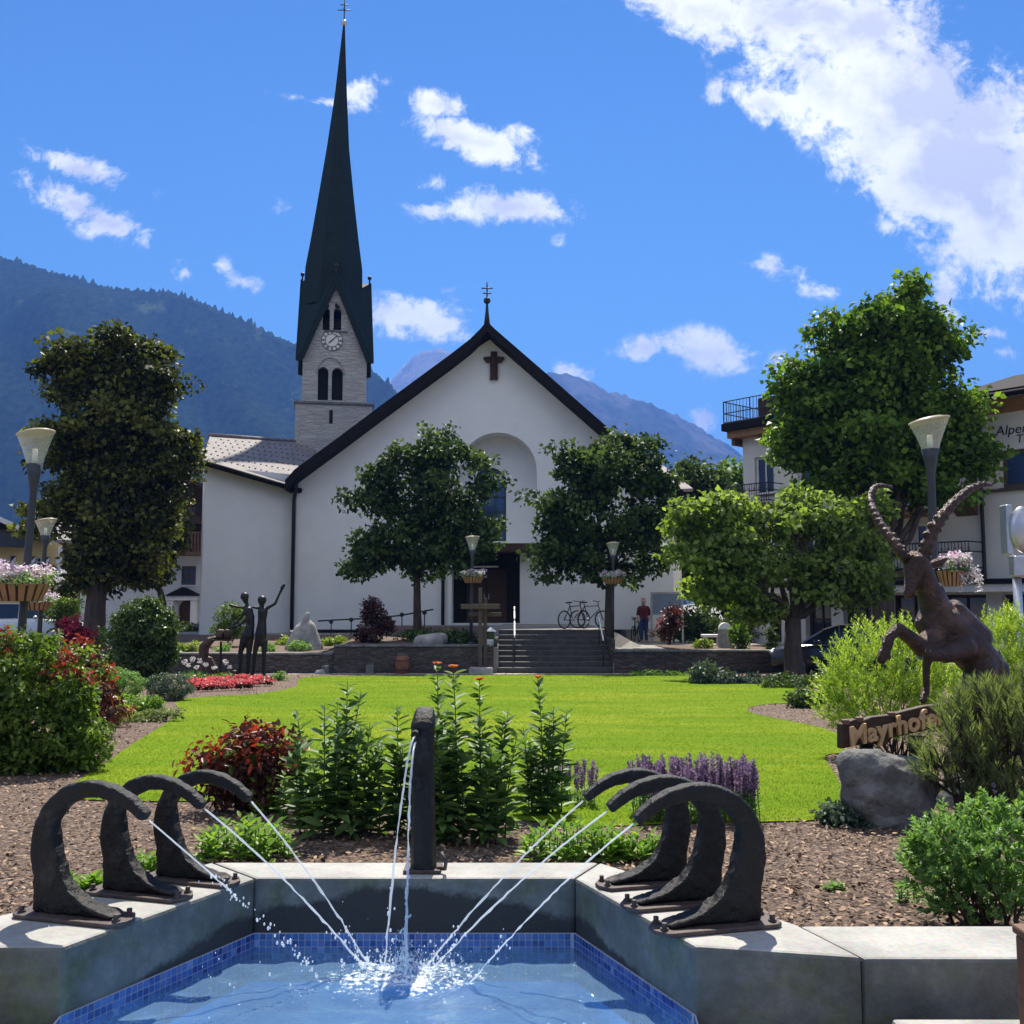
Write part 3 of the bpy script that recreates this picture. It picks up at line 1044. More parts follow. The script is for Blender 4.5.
block('basin_curb', [(FL[0] + .003, FL[1] - .003), (FR_[0] - .003, FR_[1] - .003), (FR_[0] - .003, 1.42), (FL[0] + .003, 1.42)], .3, .875)
block('basin_curb', [(R1[0] + .003, R1[1] - .004), (R1[0] + .24, R1[1] - .004), (FR_[0] + .25, FR_[1] - .1), (FR_[0], FR_[1])], .3, .88)

# mosaic band: real little tiles set in grout
def tilemat():
    m, nt, out = newmat('mosaic_tile')
    a = N(nt, 'ShaderNodeAttribute'); a.attribute_name = 'tint'
    r = ramp(nt, a.outputs['Fac'], [(0, (.015, .035, .17)), (.35, (.03, .07, .27)), (.7, (.06, .13, .36)), (.92, (.09, .11, .28)), (1, (.16, .24, .46))])
    b = N(nt, 'ShaderNodeBsdfPrincipled', Roughness=.18)
    L(nt, r.outputs[0], b.inputs['Base Color']); L(nt, b.outputs[0], out.inputs[0])
    return m
M['tile'] = tilemat()
M['grout'] = pmat('grout', (.36, .4, .5), (.3, .33, .42), 20, .9)
pool_in = [L1, B1, B2, R1, FR_, FL]
def tiles(a, b_, inner_n):
    a, b_ = Vector((*a, 0)), Vector((*b_, 0))
    d = (b_ - a); ln = d.length; d.normalize()
    n_ = Vector((-d.y, d.x, 0))
    if n_.dot(inner_n) < 0: n_ = -n_
    ts, gp_ = .0235, .0035
    gm_ = MB()
    gm_.prism([(*(a + n_ * .0005).xy, .74), (*(b_ + n_ * .0005).xy, .74), (*(b_ + n_ * .006).xy, .74), (*(a + n_ * .006).xy, .74)], (0, 0, .167))
    band = obj('tile_band', gm_, M['grout'], basin)
    mb = MB(); tn = []
    nx_ = int(ln / ts)
    for j in range(7):
        z1 = .905 - j * ts
        for i in range(nx_):
            s0 = i * ts + gp_ / 2
            s1 = (i + 1) * ts - gp_ / 2
            p0, p1 = a + d * s0 + n_ * .008, a + d * s1 + n_ * .008
            mb.add([(p0.x, p0.y, z1 - ts + gp_), (p1.x, p1.y, z1 - ts + gp_), (p1.x, p1.y, z1), (p0.x, p0.y, z1)], [(0, 1, 2, 3)])
            tn.append(rng.random())
    o = obj('mosaic_tiles', mb, M['tile'], band)
    at_ = o.data.attributes.new('tint', 'FLOAT', 'FACE')
    at_.data.foreach_set('value', tn)
    o['kind'] = 'stuff'
ctr = Vector((SPL.x, SPL.y, 0))
for a, b_ in ((L1, B1), (B1, B2), (B2, R1), (R1, FR_), (FL, L1)):
    mid = (Vector((*a, 0)) + Vector((*b_, 0))) / 2
    tiles(a, b_, ctr - mid)
M['pool_floor'] = pmat('pool_floor', (.16, .46, .84), (.11, .38, .78), 6, .6, c3=(.26, .57, .9), scale3=7, f3=(.5, .62))
block('pool_floor', [(p[0], p[1]) for p in pool_in], .42, .64, 'pool_floor', bevel=0)
for a, b_ in ((L1, B1), (B1, B2), (B2, R1), (R1, FR_), (FL, L1)):
    a, b_ = Vector((*a, 0)), Vector((*b_, 0)); d = (b_ - a).normalized(); n_ = Vector((-d.y, d.x, 0))
    if n_.dot(ctr - (a + b_) / 2) < 0: n_ = -n_
    block('pool_lining', [(a + n_ * .0005).xy, (b_ + n_ * .0005).xy, (b_ + n_ * .005).xy, (a + n_ * .005).xy], .5, .738, 'pool_floor', bevel=0)

# water
m, nt, out = newmat('pool_water')
tc = N(nt, 'ShaderNodeTexCoord'); ob = tc.outputs['Object']
tr = N(nt, 'ShaderNodeBsdfTransparent'); tr.inputs[0].default_value = (.82, .94, 1, 1)
gl = N(nt, 'ShaderNodeBsdfGlossy'); gl.inputs['Roughness'].default_value = .03
df = N(nt, 'ShaderNodeBsdfDiffuse'); df.inputs[0].default_value = (.85, .9, .95, 1)
fr = N(nt, 'ShaderNodeFresnel'); fr.inputs[0].default_value = 1.33
na = noise(nt, 16, 4, .55, ob); nb = noise(nt, 55, 3, .5, ob)
mixn = mth('ADD', na.outputs['Fac'], mth('MULTIPLY', nb.outputs['Fac'], .35))
bp = N(nt, 'ShaderNodeBump'); bp.inputs['Strength'].default_value = .5; bp.inputs['Distance'].default_value = .03
L(nt, mixn, bp.inputs['Height'])
L(nt, bp.outputs[0], gl.inputs['Normal']); L(nt, bp.outputs[0], fr.inputs['Normal'])
mx = N(nt, 'ShaderNodeMixShader'); L(nt, fr.outputs[0], mx.inputs[0]); L(nt, tr.outputs[0], mx.inputs[1]); L(nt, gl.outputs[0], mx.inputs[2])
sp = N(nt, 'ShaderNodeSeparateXYZ'); L(nt, ob, sp.inputs[0])
cc = N(nt, 'ShaderNodeCombineXYZ'); L(nt, mth('MULTIPLY', mth('SUBTRACT', sp.outputs['X'], SPL.x), .8), cc.inputs[0]); L(nt, mth('SUBTRACT', sp.outputs['Y'], SPL.y - .02), cc.inputs[1])
ll_ = N(nt, 'ShaderNodeVectorMath', operation='LENGTH'); L(nt, cc.outputs[0], ll_.inputs[0])
fo = noise(nt, 46, 7, .72, ob); fo2 = noise(nt, 9, 4, .6, ob)
ff = mth('SUBTRACT', mth('ADD', mth('MULTIPLY', fo.outputs['Fac'], 1.0), mth('MULTIPLY', fo2.outputs['Fac'], .45)), mth('ADD', .60, mth('MULTIPLY', ll_.outputs['Value'], .95)))
ff = mth('MULTIPLY', ff, 6.0, clamp=True)
ff = mth('MULTIPLY', ff, .85)
mk = N(nt, 'ShaderNodeBsdfDiffuse'); mk.inputs[0].default_value = (.34, .6, .88, 1)
mx0 = N(nt, 'ShaderNodeMixShader'); mx0.inputs[0].default_value = .14; L(nt, mx.outputs[0], mx0.inputs[1]); L(nt, mk.outputs[0], mx0.inputs[2]); mx = mx0
mx2 = N(nt, 'ShaderNodeMixShader'); L(nt, ff, mx2.inputs[0]); L(nt, mx.outputs[0], mx2.inputs[1]); L(nt, df.outputs[0], mx2.inputs[2])
L(nt, mx2.outputs[0], out.inputs[0])
WZ = .852
gx = np.linspace(-1.5, .9, 150); gy = np.linspace(1.6, 3.75, 135)
X, Y = np.meshgrid(gx, gy)
ins = inpoly(np.column_stack([X.ravel(), Y.ravel()]), [(p[0], p[1]) for p in pool_in])
rr = np.hypot(X - SPL.x, Y - SPL.y)
Z = WZ + .005 * np.sin(rr * 52) * np.exp(-rr * 2) + .0018 * np.sin(X * 31 + Y * 17 + 2 * np.sin(Y * 9)) + .0014 * np.sin(X * -19 + Y * 43 + np.sin(X * 13) * 2)
mb = MB()
idx = {}
for j in range(len(gy) - 1):
    for i in range(len(gx) - 1):
        ks = [(j, i), (j, i + 1), (j + 1, i + 1), (j + 1, i)]
        if any(ins[a * len(gx) + c] for a, c in ks):
            f = []
            for k in ks:
                if k not in idx:
                    idx[k] = len(mb.v); mb.v.append((X[k], Y[k], Z[k]))
                f.append(idx[k])
            mb.f.append(tuple(f))
tag(obj('pool_water', mb, m, smooth=True), kind='structure')

M['jet'], nt, out = newmat('water_jet')
_t = N(nt, 'ShaderNodeBsdfTransparent'); _t.inputs[0].default_value = (.95, .98, 1, 1)
_d = N(nt, 'ShaderNodeBsdfTranslucent'); _d.inputs[0].default_value = (.9, .93, .96, 1)
_g = N(nt, 'ShaderNodeBsdfPrincipled', Roughness=.15); _g.inputs['Base Color'].default_value = (.85, .9, .93, 1)
_m1 = N(nt, 'ShaderNodeMixShader'); _m1.inputs[0].default_value = .5; L(nt, _d.outputs[0], _m1.inputs[1]); L(nt, _g.outputs[0], _m1.inputs[2])
_m2 = N(nt, 'ShaderNodeMixShader'); _m2.inputs[0].default_value = .5; L(nt, _t.outputs[0], _m2.inputs[1]); L(nt, _m1.outputs[0], _m2.inputs[2])
L(nt, _m2.outputs[0], out.inputs[0])

# ---------------------------------------------------------------- horn spouts
HP = [((.055, .012), .028), ((-.02, .03), .13), ((-.068, .085), .125), ((-.1, .155), .105), ((-.108, .225), .093), ((-.085, .3), .084), ((-.035, .355), .076), ((.035, .382), .069), ((.11, .378), .062), ((.175, .352), .053), ((.232, .31), .045)]
def horn_mesh():
    pts = [Vector((p[0][0] * 1.07 - .004, 0, p[0][1])) for p in HP]
    wd = [p[1] for p in HP]
    # resample smoothly
    def cr(a, b, c, d, t):
        return .5 * ((2 * b) + (-a + c) * t + (2 * a - 5 * b + 4 * c - d) * t * t + (-a + 3 * b - 3 * c + d) * t ** 3)
    P, Wd = [], []
    k = len(pts)
    for i in range(1, k - 1):
        for t in np.arange(5) / 5:
            P.append(cr(pts[i - 1], pts[i], pts[min(i + 1, k - 1)], pts[min(i + 2, k - 1)], t))
            Wd.append(cr(wd[i - 1], wd[i], wd[min(i + 1, k - 1)], wd[min(i + 2, k - 1)], t))
    P.append(pts[-1]); Wd.append(wd[-1])
    mb = MB()
    n = len(P)
    rings = []
    for i in range(n):
        t = (P[min(i + 1, n - 1)] - P[max(0, i - 1)]).normalized()
        nrm_ = Vector((-t.z, 0, t.x))
        w = Wd[i] * .385
        th = .026 * (1.1 - .28 * i / n)
        prof = [(1, .55), (.82, 1), (-.72, 1), (-1, .6), (-1, -.6), (-.72, -1), (.82, -1), (1, -.55)]
        rings.append([P[i] + nrm_ * (w * a) + Vector((0, th * b_, 0)) for a, b_ in prof])
    vs = [v for r in rings for v in r]
    fs = []
    for i in range(n - 1):
        for q in range(8):
            fs.append((i * 8 + q, i * 8 + (q + 1) % 8, (i + 1) * 8 + (q + 1) % 8, (i + 1) * 8 + q))
    fs.append(tuple(range(8))[::-1]); fs.append(tuple((n - 1) * 8 + q for q in range(8)))
    mb.add(vs, fs)
    # foot that flares along the plate towards the water
    arc = [(.165, .013), (.16, .022), (.11, .03), (.05, .046), (.004, .075), (-.03, .118), (-.05, .165), (-.063, .21), (-.072, .26), (-.112, .26), (-.138, .1), (-.136, .013)]
    mb.prism([(x, -.026, z) for x, z in arc], (0, .052, 0))
    for sg in (-1, 1):
        mb.tube([(.155, sg * .024, .02), (.1, sg * .025, .03), (.04, sg * .025, .05), (-.01, sg * .025, .086)], [.011, .01, .008, .005], 7)
    return mb
HORN = None
def horn(label, px, py, ang, sc=1.0):
    p = onz(px, py, RZ)
    t = thing('horn_spout', label, 'fountain spout', (p.x, p.y, RZ), 'curved iron horn spouts on the basin rim')
    t.rotation_euler = (0, 0, ang)
    t.scale = (sc, sc, sc)
    global HORN
    if HORN is None:
        h = obj('horn', horn_mesh(), M['horn_iron'], None, local=True)
        r = h.modifiers.new('re', 'REMESH'); r.mode = 'VOXEL'; r.voxel_size = .0055
        r = h.modifiers.new('sm', 'SMOOTH'); r.iterations = 16; r.factor = .5
        HORN = bpy.data.meshes.new_from_object(h.evaluated_get(bpy.context.evaluated_depsgraph_get()))
        HORN.polygons.foreach_set('use_smooth', [True] * len(HORN.polygons))
        bpy.data.objects.remove(h)
    h = bpy.data.objects.new('horn', HORN); COL.objects.link(h); h.parent = t
    tx = bpy.data.textures.get('hammered') or bpy.data.textures.new('hammered', 'CLOUDS')
    tx.noise_scale = .03; tx.noise_depth = 3
    dm = h.modifiers.new('disp', 'DISPLACE'); dm.texture = tx; dm.strength = .008; dm.mid_level = .5
    pl = MB()
    a = [(.2, .02), (.2, -.02), (.17, -.062), (-.165, -.062), (-.185, -.045), (-.185, .045), (-.165, .062), (.17, .062)]
    pl.prism([(x, y, .001) for x, y in a], (0, 0, .013))
    obj('base_plate', pl, M['plate_iron'], t, local=True, bevel=.003)
    for x, y in ((.172, .03), (.172, -.03), (-.16, .035), (-.16, -.035)):
        bo = MB(); bo.lathe((x, y, .014), [(.0, 0), (.012, 0), (.012, .006), (.008, .006), (.008, .02), (.0, .022)], 10)
        obj('bolt', bo, M['plate_iron'], t, local=True)
    return t
AL, AR = math.atan2(-.28, .95), math.atan2(-.25, -.95)
hl = [horn('dark iron horn spout on the left rim standing closest to the viewer', 74, 918, AL, 1.06),
      horn('dark iron horn spout in the middle of the three on the left rim', 139, 895, AL, 1.0),
      horn('dark iron horn spout on the left rim farthest back, in front of the red shrub', 190, 881, AL, .97)]
hr = [horn('dark iron horn spout on the right rim farthest back beside the bright herbs', 650, 884, AR, 1.0),
      horn('dark iron horn spout in the middle of the three on the right rim', 681, 904, AR, 1.04),
      horn('dark iron horn spout on the right rim closest to the viewer, casting a shadow', 716, 927, AR, 1.08)]
bpy.context.view_layer.update()

# centre post
p0 = onz(423, 871, RZ)
post = thing('fountain_post', 'upright dark iron post with slanted cap spouting water at the back rim', 'fountain spout', (p0.x, p0.y, RZ))
mb = MB()
x, y = p0.x, p0.y
mb.tube([(x + .002, y, RZ), (x + .0, y, RZ + .22), (x - .006, y, RZ + .4), (x - .004, y - .004, RZ + .53)], [.05, .046, .044, .045], 8)
pst = obj('post', mb, M['horn_iron'], post, bevel=.003)
mb = MB()
for s in (1,):
    prof = [(-.05, -.05), (-.015, -.062), (.045, -.05), (.048, .045), (-.05, .045)]
    lo = [(x - .004 + a, y + b_, RZ + .525) for a, b_ in prof]
    hi = [(x - .002 + a * .72 + .004, y + b_ * .7 + .008, RZ + .525 + (.045 if b_ < 0 else .085)) for a, b_ in prof]
    n = len(lo)
    mb.add(lo + hi, [tuple(range(n))[::-1], tuple(range(n, 2 * n))] + [(i, (i + 1) % n, n + (i + 1) % n, n + i) for i in range(n)])
obj('cap', mb, M['horn_iron'], post, bevel=.014, smooth=True)
mb = MB(); mb.tube([(x - .025, y - .03, RZ + .52), (x - .028, y - .075, RZ + .51)], [.014, .016], 8)
obj('nozzle', mb, M['horn_iron'], post)
mb = MB(); mb.torus((x - .012, y - .045, RZ + .33), .02, .012, (0, 1, .3), 12, 6); mb.ball((x - .012, y - .05, RZ + .33), (.016, .018, .022))
obj('valve', mb, M['horn_iron'], post, smooth=True)
mb = MB(); mb.prism([(x - .07, y - .05, RZ + .001), (x + .07, y - .05, RZ + .001), (x + .07, y + .06, RZ + .001), (x - .07, y + .06, RZ + .001)], (0, 0, .014))
obj('base_plate', mb, M['plate_iron'], post, bevel=.003)
mb = MB(); mb.tube([(x + .055, y - .02, RZ + .015), (x + .085, y - .045, RZ + .02), (x + .09, y - .06, RZ + .05), (x + .07, y - .05, RZ + .08)], .008, 6)
obj('hose_bracket', mb, M['plate_iron'], post, smooth=True)

# jets
DROPS = []
def jet(label, a, c, b_, r0, r1, solid=.75, n=40):
    mb = MB()
    pts, rad = [], []
    k = int(n * solid)
    for i in range(k + 1):
        t = i / n
        p = a * (1 - t) ** 2 + c * (2 * t * (1 - t)) + b_ * t * t
        p = p + Vector(rng.normal(size=3)) * .0018 * t
        w = r0 + (r1 - r0) * t
        rad.append(w * (1 + .3 * rng.normal() * min(1, t * 1.5)) if i else w)
        pts.append(p)
    mb.tube(pts, [max(.0012, abs(r)) for r in rad], 6)
    o = obj('water_jet', mb, M['jet'], smooth=True)
    tag(o, label, 'water jet', 'water jets into the pool')
    for i in range(int(46 * (1 - solid) * 2) + 16):
        t = solid * .75 + (1 - solid * .75) * rng.random()
        p = a * (1 - t) ** 2 + c * (2 * t * (1 - t)) + b_ * t * t
        DROPS.append((p + Vector(rng.normal(size=3)) * .008, (.0016 + .003 * rng.random())))
def tipw(t):
    return t.matrix_world @ Vector((.248, 0, .304))
tips = [tipw(t) for t in hl + hr]
land = [onz(330, 985, WZ), onz(368, 972, WZ), onz(372, 970, WZ), onz(425, 968, WZ), onz(428, 974, WZ), onz(468, 986, WZ)]
names = ['thin broken water jet from the near horn of the left rim', 'water jet from the middle horn of the left rim', 'water jet from the far horn of the left rim',
         'water jet from the far horn of the right rim', 'water jet from the middle horn of the right rim', 'water jet from the near horn of the right rim']
for i, (a, b_, nm) in enumerate(zip(tips, land, names)):
    mid = a.lerp(b_, .5)
    c = mid + Vector((0, 0, .055 if i else .02))
    jet(nm, a, c, b_, .0033 if i else .0025, .0028, .45 if i == 0 else 1.0)
nz = Vector((x - .028, y - .08, RZ + .505))
e = onz(384, 968, WZ); jet('left strand of the water falling from the centre post', nz, Vector((nz.x - .02, e.y + .06, nz.z + .0)), e, .0042, .0036, 1.0)
e = onz(406, 975, WZ); jet('right strand of the water falling from the centre post', nz + Vector((.004, -.004, -.02)), Vector((nz.x + .0, e.y + .04, nz.z - .02)), e, .004, .0042, 1.0)
# spray
for i in range(650):
    rr = abs(rng.normal()) * .085
    a = rng.random() * 2 * pi
    h = abs(rng.normal()) * .05 * math.exp(-rr * 5)
    DROPS.append((Vector((SPL.x + rr * 1.5 * cos(a), SPL.y + rr * sin(a), WZ + .004 + h)), .0012 + .0036 * rng.random() ** 3))
for i in range(40):
    DROPS.append((Vector((SPL.x - .55 + rng.normal() * .35, SPL.y + rng.normal() * .25, WZ + .003 + (rng.random() ** 3) * .3)), .0014 + .002 * rng.random()))
mb = MB()
for p, r in DROPS:
    mb.ball(p, (r, r, r * 1.5), 6, 4)
tag(obj('water_spray', mb, M['jet'], smooth=True), 'white spray and droplets splashing where the jets meet the pool', 'water spray', kind='stuff')

# steps in front of the basin and the post at the right edge
def simple(name, label, cat, pts, z0, z1, mat, bevel=.012):
    mb = MB(); mb.prism([(p[0], p[1], z0) for p in pts], (0, 0, z1 - z0))
    return tag(obj(name, mb, M[mat], bevel=bevel), label, cat)
a, b_ = onz(872, 1011, .93), onz(1003, 1011, .93)
simple('stone_step', 'pale stone step in front of the right basin wall', 'step', [(a.x, RJ[1] - .085), (b_.x, RJ[1] - .085), (b_.x + .0, 2.35), (a.x, 2.35)], .42, .968, 'concrete')
simple('stone_step', 'pale stone ledge in front of the left basin wall', 'step', [(-3.2, L1[1] - .012), (L1[0] - .26, L1[1] - .012), (L1[0] - .26, 2.4), (-3.2, 2.4)], .42, .885, 'concrete')
pp = onz(1030, 955, .9)
wp = thing('wooden_post', 'brown wooden post top at the right edge beside the concrete rim', 'post', (1.39, 2.71, .45))
mb = MB(); mb.box((1.341, 2.66, .45), (1.44, 2.76, 1.222)); obj('post', mb, M['wood_brown'], wp, bevel=.008)
mb = MB(); mb.box((1.336, 2.654, 1.223), (1.446, 2.766, 1.247)); obj('post_cap', mb, M['wood_brown'], wp, bevel=.006)
# ================================================================== hills
def hill(name, crest, D, depth, mat, zbase=0.0, amp=.05, nx=220, ny=46, seed=0, jag=0.0):
    """mountain with a crest through the given skyline, falling to the valley in front and dropping behind"""
    r2 = np.random.default_rng(seed)
    pts = [at(px, py, D) for px, py in crest]
    X = np.array([p.x for p in pts]); Zc = np.array([p.z for p in pts])
    gx = np.linspace(X[0], X[-1], nx)
    H = np.interp(gx, X, Zc)
    # smooth the kinks a little
    kk = np.array([1, 2, 3, 2, 1.]); kk /= kk.sum()
    Hs = np.convolve(np.pad(H, 2, mode='edge'), kk, 'valid')
    tt = np.concatenate([np.linspace(0, 1, ny), 1 + np.linspace(.08, .8, 8)])
    ph = r2.random((14, 3)) * 20
    V = np.zeros((len(tt), nx, 3))
    sc = D / 8
    for j, t in enumerate(tt):
        y = D - depth * (1 - t)
        s = t ** .85 if t <= 1 else 1 - (t - 1) * .9
        f = np.zeros(nx)
        for k in range(14):
            fr = (k % 7 + 1) ** 1.15 / sc
            f += np.sin(gx * fr * 1.1 + ph[k, 0] + np.sin(y * fr * .35 + ph[k, 1]) * 1.6 + y * fr * .45) / (k % 7 + 1) ** .95
        rough = f * amp * Hs.max() * (4 * min(t, 1) * (1 - min(t, 1)) if t <= 1 else .3) * .5
        V[j, :, 0] = gx * (1 if t >= 1 else (1 - .0 * (1 - t)))
        V[j, :, 1] = y
        V[j, :, 2] = zbase + (Hs - zbase) * s + rough
    if jag:
        j0 = ny - 1
        V[j0, :, 2] += np.abs(r2.normal(size=nx)) * jag
    mb = MB()
    mb.v = [tuple(v) for v in V.reshape(-1, 3)]
    n_ = len(tt)
    mb.f = [(j * nx + i, j * nx + i + 1, (j + 1) * nx + i + 1, (j + 1) * nx + i) for j in range(n_ - 1) for i in range(nx - 1)]
    o = obj(name, mb, mat, smooth=True)
    return tag(o, kind='structure')

def hillmat(name, a, b_, c, s1, s2, patch=(.56, .62), rock=None):
    m, nt, out = newmat(name)
    p = N(nt, 'ShaderNodeBsdfPrincipled', Roughness=1.0)
    p.inputs['Specular IOR Level'].default_value = 0
    tc = N(nt, 'ShaderNodeTexCoord')
    ob = tc.outputs['Object']
    mp = N(nt, 'ShaderNodeMapping'); mp.inputs['Scale'].default_value = (1, .5, .6); L(nt, ob, mp.inputs[0])
    n1 = noise(nt, s1, 9, .7, mp.outputs[0]); n2 = noise(nt, s2, 6, .7, mp.outputs[0]); n3 = noise(nt, s1 * .6, 7, .6, mp.outputs[0])
    r = ramp(nt, n2.outputs['Fac'], [(.35, a), (.65, b_)])
    pr = ramp(nt, n1.outputs['Fac'], [(patch[0], (0, 0, 0)), (patch[1], (1, 1, 1))])
    col = mixc(nt, mth_(nt, pr.outputs['Color'], .75), r.outputs['Color'], c)
    if rock:
        r3 = ramp(nt, n3.outputs['Fac'], [(rock[1], (0, 0, 0)), (rock[2], (1, 1, 1))])
        col = mixc(nt, r3.outputs['Color'], col, rock[0])
    L(nt, col, p.inputs['Base Color'])
    bp = N(nt, 'ShaderNodeBump'); bp.inputs['Strength'].default_value = 1.0; bp.inputs['Distance'].default_value = .25 / s2
    L(nt, n2.outputs['Fac'], bp.inputs['Height']); L(nt, bp.outputs[0], p.inputs['Normal'])
    L(nt, p.outputs[0], out.inputs[0])
    return m
def mth_(nt, a, f):
    q = N(nt, 'ShaderNodeMath', operation='MULTIPLY'); L(nt, a, q.inputs[0]); q.inputs[1].default_value = f
    return q.outputs[0]
HM1 = hillmat('forest_slope', (.004, .009, .007), (.024, .038, .022), (.1, .13, .05), .012, .12, patch=(.58, .68))
HM2 = hillmat('rock_slope', (.12, .115, .12), (.22, .21, .21), (.06, .08, .05), .003, .02, patch=(.5, .6), rock=((.75, .77, .8), .6, .63))
HM3 = hillmat('far_slope', (.015, .025, .02), (.06, .065, .055), (.12, .115, .11), .004, .03, patch=(.5, .6))
hill('mountain', [(-900, 250), (-500, 300), (-250, 225), (-120, 215), (-40, 240), (0, 258), (40, 270), (78, 280), (112, 290), (150, 292), (172, 294), (200, 303), (245, 322), (275, 337), (300, 347), (340, 358), (375, 373), (400, 396), (425, 418), (470, 470), (540, 560), (640, 604)], 1500, 560, HM1, amp=.1, nx=900, ny=60, seed=3, jag=4.5)
hill('mountain', [(200, 600), (300, 470), (360, 405), (388, 385), (402, 368), (414, 357), (427, 351), (440, 350), (452, 353), (475, 366), (510, 390), (560, 450), (640, 560), (700, 604)], 4200, 1400, HM2, amp=.06, nx=300, seed=5, jag=6)
hill('mountain', [(380, 604), (460, 470), (505, 410), (535, 382), (548, 374), (553, 370), (558, 376), (580, 377), (598, 388), (612, 395), (640, 401), (652, 406), (672, 414), (690, 426), (712, 436), (735, 452), (748, 462), (780, 486), (830, 505), (900, 520), (1000, 470), (1100, 430), (1300, 400), (1700, 470), (2200, 604)], 3200, 1000, HM3, amp=.09, nx=420, seed=9, jag=6)

# the air of the valley
m, nt, out = newmat('haze')
pv = N(nt, 'ShaderNodeVolumePrincipled')
pv.inputs['Color'].default_value = (.10, .25, .78, 1)
pv.inputs['Density'].default_value = .00025
pv.inputs['Anisotropy'].default_value = .2
L(nt, pv.outputs[0], out.inputs['Volume'])
mb = MB(); mb.box((-9500, -9500, -1.5), (9500, 9500, 1160))
tag(obj('haze', mb, m), 'thin blue valley haze in front of the mountains', 'haze', kind='stuff')

# ================================================================== church
ch = thing('church', 'white plastered church with dark gabled roof and slender pointed clock tower', 'church', (0, 42, 1.2))
YF = 42.0
fa = Fr((at(292, 600, YF).x, YF), (at(672, 600, YF).x, YF))
S = lambda px, py: fa.px(px, py)
s0 = S(300, 470)[0]
zb = 1.0
peak = S(492, 338)
lw = [S(297, 481), S(340, 449), S(400, 405), S(440, 376), S(468, 354), peak]
rw = [S(505, 347), S(530, 367), S(560, 391), S(600, 424), S(640, 456), S(672, 483)]
sL, sR = lw[0][0], rw[-1][0]
outl = [(sL, zb), (sR, zb)] + rw[::-1] + lw[::-1]
# deep arched niche with the portal under it
na = (S(459, 500)[0], S(537, 500)[0])
nz0 = S(500, 543)[1]
nzs = S(500, 471)[1]
niche = arch(na[0], na[1], nz0, nzs, 20)
do = (S(452, 600)[0], S(520, 600)[0])
dz = S(500, 552)[1]
door = rect(do[0], do[1], zb + .25, dz)
mb = MB()
plate(mb, fa, outl, [niche, door], 1.1)
wall = obj('facade_wall', mb, M['plaster'], ch)
# niche back (curved shell) with its window opening
mb = MB()
wn0 = (S(473, 500)[0], S(506, 500)[0])
wz0, wzt = nz0 + .15, S(490, 464)[1]
wzs = wzt - (wn0[1] - wn0[0]) / 2
plate(mb, fa, arch(na[0] - .15, na[1] + .15, nz0 - .15, nzs, 20), [arch(wn0[0], wn0[1], wz0, wzs)], .3, -1.1)
obj('niche_wall', mb, M['plaster'], ch)
window(fa, ch, wn0[0], wn0[1], wz0, wzt, -1.25, 'lamp_metal', 'glass_blue', (2, 4), .07, head=True)
mb = MB(); fa.box(mb, na[0] - .6, na[1] + .35, nz0 - .42, nz0 - .05, -.4, .75)
obj('porch_canopy', mb, M['wood_dark'], ch, bevel=.03)
# portal recess and doors
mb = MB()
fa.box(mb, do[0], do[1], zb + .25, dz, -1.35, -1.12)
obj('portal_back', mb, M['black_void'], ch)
for k in range(2):
    w = (do[1] - do[0]) * .3
    c = (do[0] + do[1]) / 2 + (k - .5) * w * 1.02
    mb = MB(); fa.box(mb, c - w / 2, c + w / 2, zb + .26, dz - .7, -1.11, -1.04)
    for j in range(3):
        z = zb + .5 + j * (dz - zb - 1.2) / 3
        fa.box(mb, c - w * .36, c + w * .36, z, z + (dz - zb - 1.8) / 3, -1.041, -1.015)
    d_ = obj('door', mb, M['wood_dark'], ch, bevel=.01)
    hb = MB(); hb.tube([fa.p(c + (.5 - k) * w * .8, zb + 1.25, -1.0), fa.p(c + (.5 - k) * w * .8, zb + 1.5, -1.0)], .018, 6)
    obj('handle', hb, M['steel'], d_)
mb = MB(); fa.box(mb, (do[0] + do[1]) / 2 - .7, (do[0] + do[1]) / 2 + .5, dz - .62, dz - .56, -1.0, -.6)
obj('portal_lamp', mb, M['white_paint'], ch)
for s in (do[0] - .18, do[1] + .02):
    mb = MB(); fa.box(mb, s, s + .16, zb, dz + .02, -.3, .06); obj('portal_jamb', mb, M['plaster'], ch)
# cross on the gable, arms flaring outwards
cxs, czs = S(494, 366)
mb = MB()
h = .62
prof = [(-.17, -.62), (.17, -.62), (.17, .12), (.3, .12), (.46, .3), (.42, .36), (.2, .38), (.14, .38), (.14, .6), (-.14, .6), (-.14, .38), (-.2, .38), (-.42, .36), (-.46, .3), (-.3, .12), (-.17, .12)]
mb.prism([fa.p(cxs + a, czs + b_ * 1.0, .03) for a, b_ in prof], fa.n * .12)
mb.ball(fa.p(cxs, czs + .42, .18), (.09, .09, .12)); mb.tube([fa.p(cxs, czs + .34, .17), fa.p(cxs, czs - .05, .19), fa.p(cxs + .02, czs - .45, .17)], [.11, .09, .05], 8)
mb.tube([fa.p(cxs - .38, czs + .33, .17), fa.p(cxs - .1, czs + .26, .18), fa.p(cxs + .1, czs + .26, .18), fa.p(cxs + .38, czs + .33, .17)], .035, 6)
obj('gable_cross', mb, M['wood_dark'], ch)

